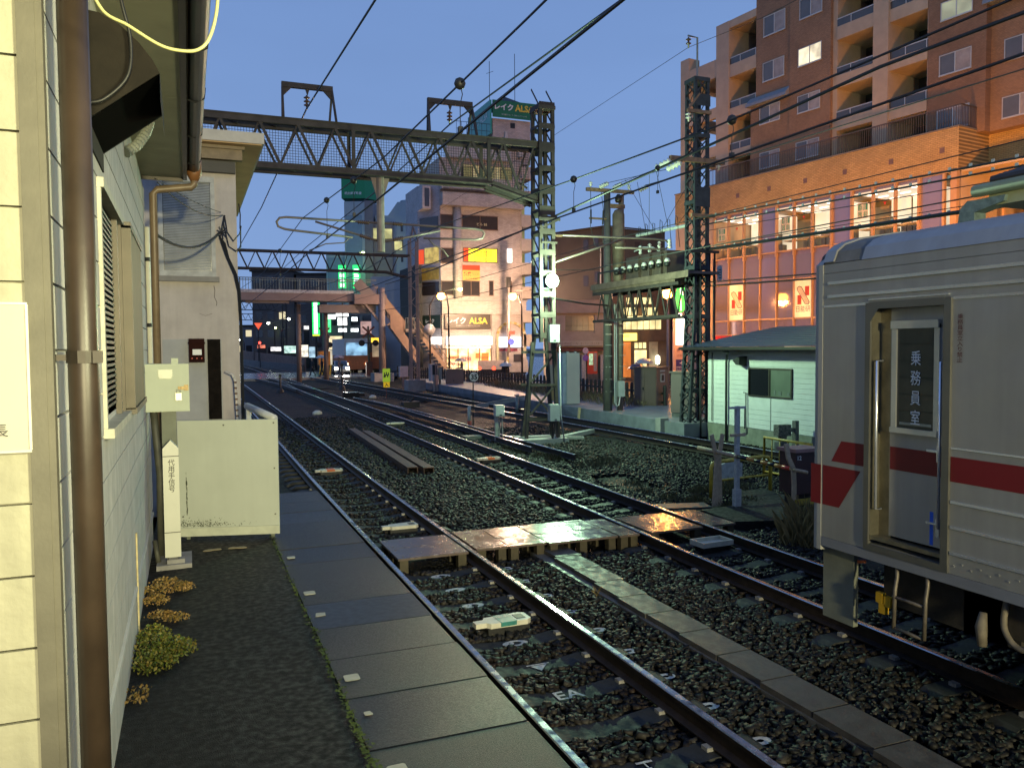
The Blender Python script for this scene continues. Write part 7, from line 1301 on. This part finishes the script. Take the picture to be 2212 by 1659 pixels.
# level crossing furniture
t=thing('crossing_signal','level crossing warning post with crossed boards and two lamp hoods','crossing signal',(16.9,81,-.1)); one('post',mat('striped crossing post',(.12,.1,.05),.6,0,.6,4),t,lambda m:m.tube([(16.9,81,-.1),(16.9,81,4.9)],.09,8)); one('crossed_boards',mat('dark orange boards',(.25,.07,.04),.6),t,lambda m:(m.beam((16.3,80.9,3.75),(17.5,80.9,4.85),.18,.04,(0,1,0)),m.beam((17.5,80.88,3.75),(16.3,80.88,4.85),.18,.04,(0,1,0)))); [one('lamp_hood',black,t,lambda m:m.lathe([(.12,0),(.32,.02),(.32,.1),(.15,.3)],(x,80.8,3.2),12,1)) for x in (16.2,17.6)]; one('crossbar',black,t,lambda m:m.box(16.1,17.7,80.9,80.96,3.15,3.25)); box('gate_motor',mat('gate box',(.14,.05,.03),.6),t,16.6,17.2,80.6,81.1,-.1,1.3)
t=thing('crossing_signal','second warning post with crossed boards near the tall green sign','crossing signal',(14.2,92,-.1)); one('post',mat('striped crossing post',(.12,.1,.05)),t,lambda m:m.tube([(14.2,92,-.1),(14.2,92,5)],.09,8)); one('crossed_boards',mat('dark orange boards',(.25,.07,.04)),t,lambda m:(m.beam((13.6,91.9,3.9),(14.8,91.9,5.0),.18,.04,(0,1,0)),m.beam((14.8,91.88,3.9),(13.6,91.88,5.0),.18,.04,(0,1,0)))); [one('lamp_hood',black,t,lambda m:m.lathe([(.12,0),(.32,.02),(.32,.1),(.15,.3)],(x,91.8,3.1),12,1)) for x in (13.6,14.8)]
t=thing('crossing_barrier','orange box with a black and yellow striped skirt at the crossing','barrier',(13,84.5,-.1)); box('body',mat('orange box',(.5,.2,.03),.6,0,.2,2),t,12.4,13.6,84.2,85,1.0,2.4); m=MB()
for i in range(10): m.mi=i%2; m.add([(12.4+.13*i,84.15,0),(12.53+.13*i,84.15,0),(12.65+.13*i,84.15,1.0),(12.52+.13*i,84.15,1.0)],[(0,1,2,3)])
m.build('stripe',[mat('stripe yellow',(.5,.35,.03),.6),black],t); box('core',black,t,12.5,13.6,84.2,84.9,-.1,1.0)
t=thing('warning_light','red triangular illuminated signal far down the tracks','signal',(10.1,130,-.2)); one('plate',glow('red triangle',(1,.12,.05),1.1),t,lambda m:m.prism([(9.5,6.7),(10.7,6.7),(10.1,5.7)],1,129.9,130)); one('pole',darksteel,t,lambda m:m.tube([(10.1,130.2,-.2),(10.1,130.2,6.6)],.08,6))
t=thing('warning_light','small red round signal below the red triangular signal','signal',(10.1,128,-.2)); one('lens',glow('red lens',(1,.06,.04),5),t,lambda m:m.lathe([(.2,0),(.2,.05)],(10.1,128,3.65),10,1)); one('pole',darksteel,t,lambda m:m.tube([(10.1,128.2,-.2),(10.1,128.2,3.7)],.06,6))
m=MB(); m.add([(9.0,150,-.3),(12.9,99,-.3),(13.1,99,-.3),(9.2,150,-.3),(9.0,150,2.4),(12.9,99,1.6),(13.1,99,1.6),(9.2,150,2.4)],[(0,1,5,4),(2,3,7,6),(4,5,6,7),(1,2,6,5)]); solo('trackside_wall',m,mat('rust streaked wall panel',(.2,.12,.09),.7,0,.35,1.5,.2,4),'rust streaked wall along the tracks beyond the crossing','wall')
m=MB(); m.add([(8.6,150,-.3),(12.3,99,-.3),(12.8,99,-.3),(9,150,-.3),(8.6,150,.9),(12.3,99,.75),(12.8,99,.75),(9,150,.9)],[(0,1,5,4),(2,3,7,6),(4,5,6,7),(1,2,6,5)]); struct('far_station_platform',m,concdark)
# shop lights beyond the crossing
for i,(x,z,w_,h,c,s) in enumerate(((16.6,6.6,.9,.55,(1,1,.95),3.2),(17.8,6.9,1.5,.5,(1,1,.95),3.6),(17.8,6.0,1.1,.9,(1,1,.97),3.4),(19.2,6.3,.7,.5,(.9,1,1),2.6),(17.8,4.95,1.0,.45,(1,1,1),3.4),(19.2,4.95,.9,.4,(.95,1,1),3),(17,3.4,1.6,1.6,(1,.8,.45),1.2),(16.3,5.7,.35,2.0,(.1,1,.3),1.5),(19.0,3.1,1.6,1.4,(.75,.9,1),.9),(20.6,5.2,1.5,1.6,(1,.6,.5),.5))):
    f=frame((x-w_/2,101.5-.4*(x-16)),ST); m=MB(f); m.box(0,w_,-.2,0,z-h/2,z+h/2); lbls=('small white lit sign just right of the tall green sign','wide white lit sign, topmost under the footbridge','round shouldered white lit sign, middle of the stack','pale cyan lit sign left of the mauve column','low white lit sign under the stacked signs','low pale sign left of the crossed boards','warm lit shop window behind the crossing','narrow green lit strip beside the stacked white signs','cool lit shop window behind the bus','pink lit banner under the footbridge beam'); t=thing('lit_sign',lbls[i],'sign',f(w_/2,-.1,z-h/2),'lit shop signs beyond the crossing'); box('panel',glow('shop light %d'%i,c,s,2,.6),t,0,w_,-.2,0,z-h/2,z+h/2,fr=f); box('case',darksteel,t,-.05,w_+.05,-.4,-.21,z-h/2-.05,z+h/2+.05,fr=f)
hr=random.Random(4)
for i,(x,yy,z,w_,h,c,s) in enumerate(((12.6,118,2.6,1.6,1.0,(.7,1,.85),1.2),(13.9,112,2.4,1.2,1.6,(1,.9,.7),1.4),(14.7,120,4.6,.5,1.7,(.4,1,.2),1.3),(11.4,125,2.7,1.5,.6,(1,.95,.9),1.6),(15.2,116,2.2,1.4,1.5,(.6,.85,1),.8),(10.2,134,3.1,1.2,.5,(1,.25,.15),1.0),(15.9,122,5.8,.7,.5,(1,.95,.9),1.6))):  # small glowing panels added to brighten the far street
    lbls=('added pale green glow panel far along the street','added cream glow panel far along the street','added yellow green glow strip far along the street','added white glow panel farthest along the street','added bluish glow panel left of the tall green sign','added red glow panel far along the street','added small white glow panel high along the far street')
    f=frame((x,yy),ST); t=thing('lit_sign',lbls[i],'sign',f(w_/2,-.1,z-h/2),'added glow panels far along the street'); box('panel',glow('far light %d'%i,c,s,2,.4),t,0,w_,-.2,0,z-h/2,z+h/2,fr=f); box('case',darksteel,t,-.05,w_+.05,-.4,-.21,0,z+h/2+.05,fr=f)
F=frame((15.6,103.2),ST); t=thing('shop_block','shop block with lit ground floor behind the level crossing','building',F(4,-3,-.2)); box('wall',fe,t,0,9,-6,-.6,0,7.8,fr=F); one('shopfront',glow('crossing shopfronts',(1,.85,.6),.8,.8,.3),t,lambda m:m.box(.3,8.7,-.6,-.5,.3,2.6),fr=F); one('window',dgl,t,lambda m:[m.box(.6+1.5*i,1.7+1.5*i,-.6,-.55,5.6,6.9) for i in range(5)],fr=F)
# vehicles
tyre=mat('tyre',(.015,.015,.015),.7)
def car(x,y,rz,label,paint,group='vehicles at the level crossing',s=1,hl=0,tail=0,tall=1):
    c,sn=math.cos(rz),math.sin(rz); fr=lambda a,b,z:(x+a*c-b*sn,y+a*sn+b*c,z*tall-.05); t=thing('parked_car' if not hl else 'car',label,'car',(x,y,-.05),group)
    m=MB(fr); m.prism([(-2,.3),(-2.05,.7),(-1.9,.92),(-1.0,.98),(-.95,.98),(1.05,.95),(1.9,.85),(2.05,.6),(2.05,.3)],1,-.8,.8); m.prism([(-1.6,.97),(-1.25,1.4),(.2,1.42),(.95,.96)],1,-.68,.68); m.build('body',paint,t)
    one('window',dgl,t,lambda m:(m.prism([(-1.45,1.0),(-1.2,1.35),(.15,1.37),(.75,1.0)],1,-.7,.7),m.add([(.97,-.6,1.0),(.97,.6,1.0),(.3,.55,1.39),(.3,-.55,1.39)],[(0,1,2,3)]),m.add([(-1.62,-.6,1.0),(-1.62,.6,1.0),(-1.3,.55,1.37),(-1.3,-.55,1.37)],[(3,2,1,0)])),fr=fr)
    for a in (-1.3,1.3):
        for b in (-.78,.78): one('wheel',tyre,t,lambda m:m.lathe([(.2,b-.09),(.31,b-.08),(.31,b+.08),(.2,b+.09)],(a,0,.31),12,1),fr=fr) if False else MB(fr).prism([(a+.31*math.cos(k*.5236),.31+.31*math.sin(k*.5236)) for k in range(12)],1,b-.09,b+.09).build('wheel',tyre,t)
    for b in (-.58,.58):
        if hl: one('headlight',glow('headlight',(1,.96,.85),hl),t,lambda m:m.box(2.0,2.07,b-.17,b+.17,.55,.75),fr=fr)
        if tail: one('tail_light',glow('tail light',(1,.05,.02),tail),t,lambda m:m.box(-2.08,-2.0,b-.15,b+.15,.6,.8),fr=fr)
    return t
silver=mat('silver car paint',(.4,.4,.42),.3,.5,.05); dkcar=mat('dark car paint',(.03,.03,.035),.3,.3,.05); whc=mat('white car paint',(.6,.6,.6),.3,0,.05)
car(15.0,86.5,R(-95),'silver car with dazzling headlights waiting at the level crossing',silver,hl=26); lamp('beam_light',(15.0,83.8,.7),(1,.95,.85),260,.3,bpy.data.objects['car'],R(80),(14.6,70,-.1))
car(16.9,93.5,R(-95),'second car with lit roof sign behind the silver car',dkcar,hl=10)
t=thing('bus','orange and white bus with blue lit windows behind the crossing posts','bus',(17.2,92,-.05)); m=MB(); m.box(15.9,18.6,89,97,.35,1.9); m.mi=1; m.box(15.9,18.6,89,97,1.9,3.75); m.build('body',[mat('bus orange',(.5,.14,.05),.4),mat('bus white',(.5,.5,.5),.4)],t); box('windscreen',glow('bus interior light',(.35,.65,.9),.9,1.2,.3),t,16.1,18.4,88.95,89,1.9,3.3); one('headlight',glow('bus headlight',(1,.8,.5),9),t,lambda m:m.box(16.05,16.3,88.93,89,.9,1.05)); one('headlight',glow('bus headlight',(1,.8,.5),9),t,lambda m:m.box(18.2,18.45,88.93,89,.9,1.05))
for xx in (16.1,18.4):
    for yy in (90.5,95.2): MB().lathe([(.3,xx-.15),(.48,xx-.13),(.48,xx+.13),(.3,xx+.15)],(0,yy,.43),14,0).build('wheel',tyre,t)
t=thing('bus','yellow and orange bus glimpsed right of the mauve footbridge column','bus',(19.9,92,-.05)); m=MB(); m.box(19.1,20.9,90.5,97,.35,2.2); m.mi=1; m.box(19.1,20.9,90.5,97,2.2,3.9); m.build('body',[mat('bus orange',(.5,.14,.05)),mat('bus dark',(.12,.09,.06),.4)],t); box('destination_sign',glow('amber destination',(1,.6,.05),1.8),t,19.2,20.8,90.45,90.5,3.3,3.85); box('windscreen',glow('bus warm interior',(1,.7,.4),.35,1,.4),t,19.3,20.7,90.46,90.5,1.7,3.1)
for yy in (92,95.5):
    for xx in (19.25,20.75): MB().lathe([(.3,xx-.15),(.48,xx-.13),(.48,xx+.13),(.3,xx+.15)],(0,yy,.43),14,0).build('wheel',tyre,t)
t=thing('flatbed_truck','grey flatbed truck with red tail lights parked before the food shop','truck',(25.3,65.5,-.05)); F=frame((23.3,66.0),ST)
m=MB(F); m.box(0,2.6,-1.8,0,.75,.85); m.box(0,2.6,-.06,0,.85,1.5); m.box(0,2.6,-1.8,-1.74,.85,1.5); m.box(0,.06,-1.74,-.06,.85,1.5); m.build('bed',mat('grey truck bed',(.3,.26,.24),.5),t); m=MB(F); m.prism([(2.7,.5),(2.7,2.15),(3.1,2.25),(4.0,2.2),(4.35,1.4),(4.4,.5)],1,-1.75,-.05); m.build('cab',mat('grey truck cab',(.33,.3,.28),.4),t); one('window',dgl,t,lambda m:m.box(3.1,3.9,-.06,-.03,1.4,2.05),fr=F)
for s in (.1,1.35): one('tail_light',glow('truck tail light',(1,.07,.03),3.5),t,lambda m:m.lathe([(.16,0),(.16,.05)],F(s+.05,.05,.85),10,1))
for s in (.8,3.5):
    for d in (-1.6,-.2): MB(F).prism([(s+.36*math.cos(k*.5236),.33+.36*math.sin(k*.5236)) for k in range(12)],1,d-.1,d+.1).build('wheel',tyre,t)
one('chassis',black,t,lambda m:m.box(.1,4.2,-1.5,-.3,.35,.74),fr=F)
def bike(x,y,rz,label):
    c,s=math.cos(rz),math.sin(rz); fr=lambda a,b,z:(x+a*c-b*s,y+a*s+b*c,z-.05); t=thing('bicycle',label,'bicycle',(x,y,-.05),'bicycles by the food shop')
    for a in (-.52,.52):
        m=MB(); m.tube([fr(a+.33*math.cos(k*.5236),0,.34+.33*math.sin(k*.5236)) for k in range(13)],.02,5); m.build('wheel',tyre,t)
    one('frame',pst,t,lambda m:[m.tube([fr(*p),fr(*q)],.02,5) for p,q in (((-.52,0,.34),(-.1,0,.3)),((-.1,0,.3),(.4,0,.85)),((-.52,0,.34),(-.2,0,.8)),((-.2,0,.8),(.4,0,.8)),((.52,0,.34),(.38,0,1.0)),((-.1,0,.3),(-.25,0,.95)))]); one('saddle',black,t,lambda m:m.cbox(*fr(-.25,0,.97),.25,.14,.06,rz)); one('handlebar',black,t,lambda m:m.tube([fr(.36,-.27,1.02),fr(.38,0,1.03),fr(.36,.27,1.02)],.018,5)); one('basket',darksteel,t,lambda m:m.cbox(*fr(.62,0,.85),.3,.34,.22,rz)); return t
bike(21.2,67.2,R(-20),'bicycle left of the umbrella man at the food shop'); bike(21.9,68.4,R(-15),'bicycle right by the food shop glass')
# people
skin=mat('skin',(.4,.25,.18),.6)
def person(x,y,z,rz,label,top,leg,stride=.25,arm=None,coat=0,hair=(.015,.012,.01),group=None):
    t=thing('person',label,'person',(x,y,z),group); c,s=math.cos(rz),math.sin(rz); fr=lambda a,b,q:(x+a*c-b*s,y+a*s+b*c,z+q)
    V=[(0,0,.92),(0,0,1.12),(0,0,1.36),(0,0,1.5),(0.02,0,1.6),(.0,.18,1.4),(.03,.24,1.14),(.12,.2,.95),(.0,-.18,1.4),(-.05,-.25,1.15),(-.02,-.25,.92),(.02,.09,.86),(stride*.5,.09,.48),(stride*.75,.09,.07),(stride*.75+.16,.09,.04),(-.02,-.09,.86),(-stride*.3,-.09,.48),(-stride*.95,-.09,.12),(-stride*.95+.13,-.09,.04)]
    if arm: V[6]=(.1,.24,1.2); V[7]=(.24,.14,1.3)
    E=[(0,1),(1,2),(2,3),(3,4),(2,5),(5,6),(6,7),(2,8),(8,9),(9,10),(0,11),(11,12),(12,13),(13,14),(0,15),(15,16),(16,17),(17,18)]
    Rr=[.15,.14,.16,.06,.06,.07,.05,.04,.07,.05,.04,.1,.07,.05,.04,.1,.07,.05,.04]
    me=bpy.data.meshes.new('body'); me.from_pydata([tuple(np.array(fr(*v))-np.array((x,y,z))) for v in V],E,[]); o=bpy.data.objects.new('body',me); COL.objects.link(o)
    md=o.modifiers.new('s','SKIN'); 
    for i,sv in enumerate(me.skin_vertices[0].data): sv.radius=(Rr[i],Rr[i]); sv.use_root=(i==0)
    sb=o.modifiers.new('u','SUBSURF'); sb.levels=1; sb.render_levels=1
    bpy.context.view_layer.update(); m2=bpy.data.meshes.new_from_object(o.evaluated_get(bpy.context.evaluated_depsgraph_get())); bpy.data.objects.remove(o)
    m2.materials.clear(); [m2.materials.append(q) for q in (top,leg,skin)]
    for p in m2.polygons: p.material_index=1 if p.center.z<.86 else (2 if p.center.z>1.5 else 0); p.use_smooth=True
    b=bpy.data.objects.new('body',m2); COL.objects.link(b); b.parent=t
    m=MB(fr); m.lathe([(.03,1.5),(.075,1.53),(.095,1.6),(.1,1.66),(.08,1.73),(.03,1.76)],(0.03,0,0),10); m.mi=0; m.cbox(.125,0,1.62,.04,.03,.05); m.build('head',skin,t,True)
    one('hair',mat('dark hair',hair,.6),t,lambda m:(m.lathe([(.09,1.58),(.108,1.66),(.085,1.75),(.03,1.78)],(0.012,0,0),10)),True,fr)
    for h_ in (V[7],V[10]): one('hand',skin,t,lambda m:[m.cbox(h_[0]+.02*i-.03,h_[1],h_[2]-.05-.012*(i%2),.016,.02,.1) for i in range(4)]+[m.cbox(h_[0],h_[1],h_[2],.08,.03,.08)],False,fr)
    if coat: one('coat',top,t,lambda m:m.lathe([(.19,coat),(.17,.9),(.15,1.1),(.17,1.3),(.12,1.45),(.06,1.5)],(0,0,0),12),True,fr)
    return t,fr
def umbrella(fr,label,col,cx=.15,cyy=.1,z=2.05,r=.52,tilt=0,tr=None):
    p=fr(cx,cyy,1.3); t=thing('umbrella',label,'umbrella',p,'umbrellas in the street'); m=MB(fr); m.lathe([(r,z-.26),(r*.8,z-.12),(r*.45,z-.02),(.02,z+.04)],(cx,cyy,0),8); m.build('canopy',col,t); one('shaft',darksteel,t,lambda m:m.tube([(cx,cyy,1.2),(cx,cyy,z+.1)],.012,5),fr=fr); one('handle',black,t,lambda m:m.tube([(cx,cyy,1.22),(cx,cyy,1.12),(cx+.04,cyy,1.1)],.02,5),fr=fr)
blk=mat('black coat',(.014,.014,.017),.7); navy=mat('navy trousers',(.02,.022,.045),.7); gr=mat('grey coat',(.09,.09,.1),.7); pur=mat('purple grey coat',(.14,.11,.17),.7)
clearu=mat('clear vinyl umbrella',(.42,.46,.5),.3,0,.1); dku=mat('dark umbrella cloth',(.05,.045,.09),.5)
p,f=person(11.25,80.5,-.03,R(-160),'person in a black coat leading across the level crossing',blk,blk,.4,None,.55); p2,f2=person(12.0,79.4,-.03,R(-160),'person in black holding a clear umbrella on the crossing',blk,blk,.35,True); umbrella(f2,'clear umbrella tilted over the second crossing pedestrian',clearu)
p,f=person(13.95,81,-.03,R(-150),'person in purple grey clothes at the right of the crossing',pur,navy,.3,True); umbrella(f,'pale umbrella of the person right of the crossing pedestrians',mat('pale lilac umbrella',(.3,.26,.33),.4))
p,f=person(22.75,38.2,-.06,R(-170),'person in dark clothes walking behind the brown signal cabinet',mat('dark jacket',(.04,.025,.05),.7),navy,.4,True); umbrella(f,'dark violet umbrella behind the brown signal cabinet',dku,.2,.1,1.75,.5); umbrella(frame((23.9,39.5),0),'white umbrella above the brown signal cabinet',mat('white umbrella',(.5,.47,.42),.4),0,0,1.95,.55); person(23.75,39.6,-.06,R(20),'person under the white umbrella, mostly hidden by the brown signal cabinet',blk,blk,.2)
p,f=person(22.1,66.8,-.06,R(160),'person with a dark umbrella beside the bicycles',gr,navy,.2,True); umbrella(f,'small dark umbrella in front of the food shop glass',dku,.1,.1,1.8,.55)
umbrella(frame((20.6,52.5),0),'pale umbrella seen through the post fence',mat('pale umbrella',(.45,.5,.5),.3),0,0,1.6,.5); person(20.6,52.6,-.06,R(90),'person under the pale umbrella behind the post fence',blk,navy,.2)
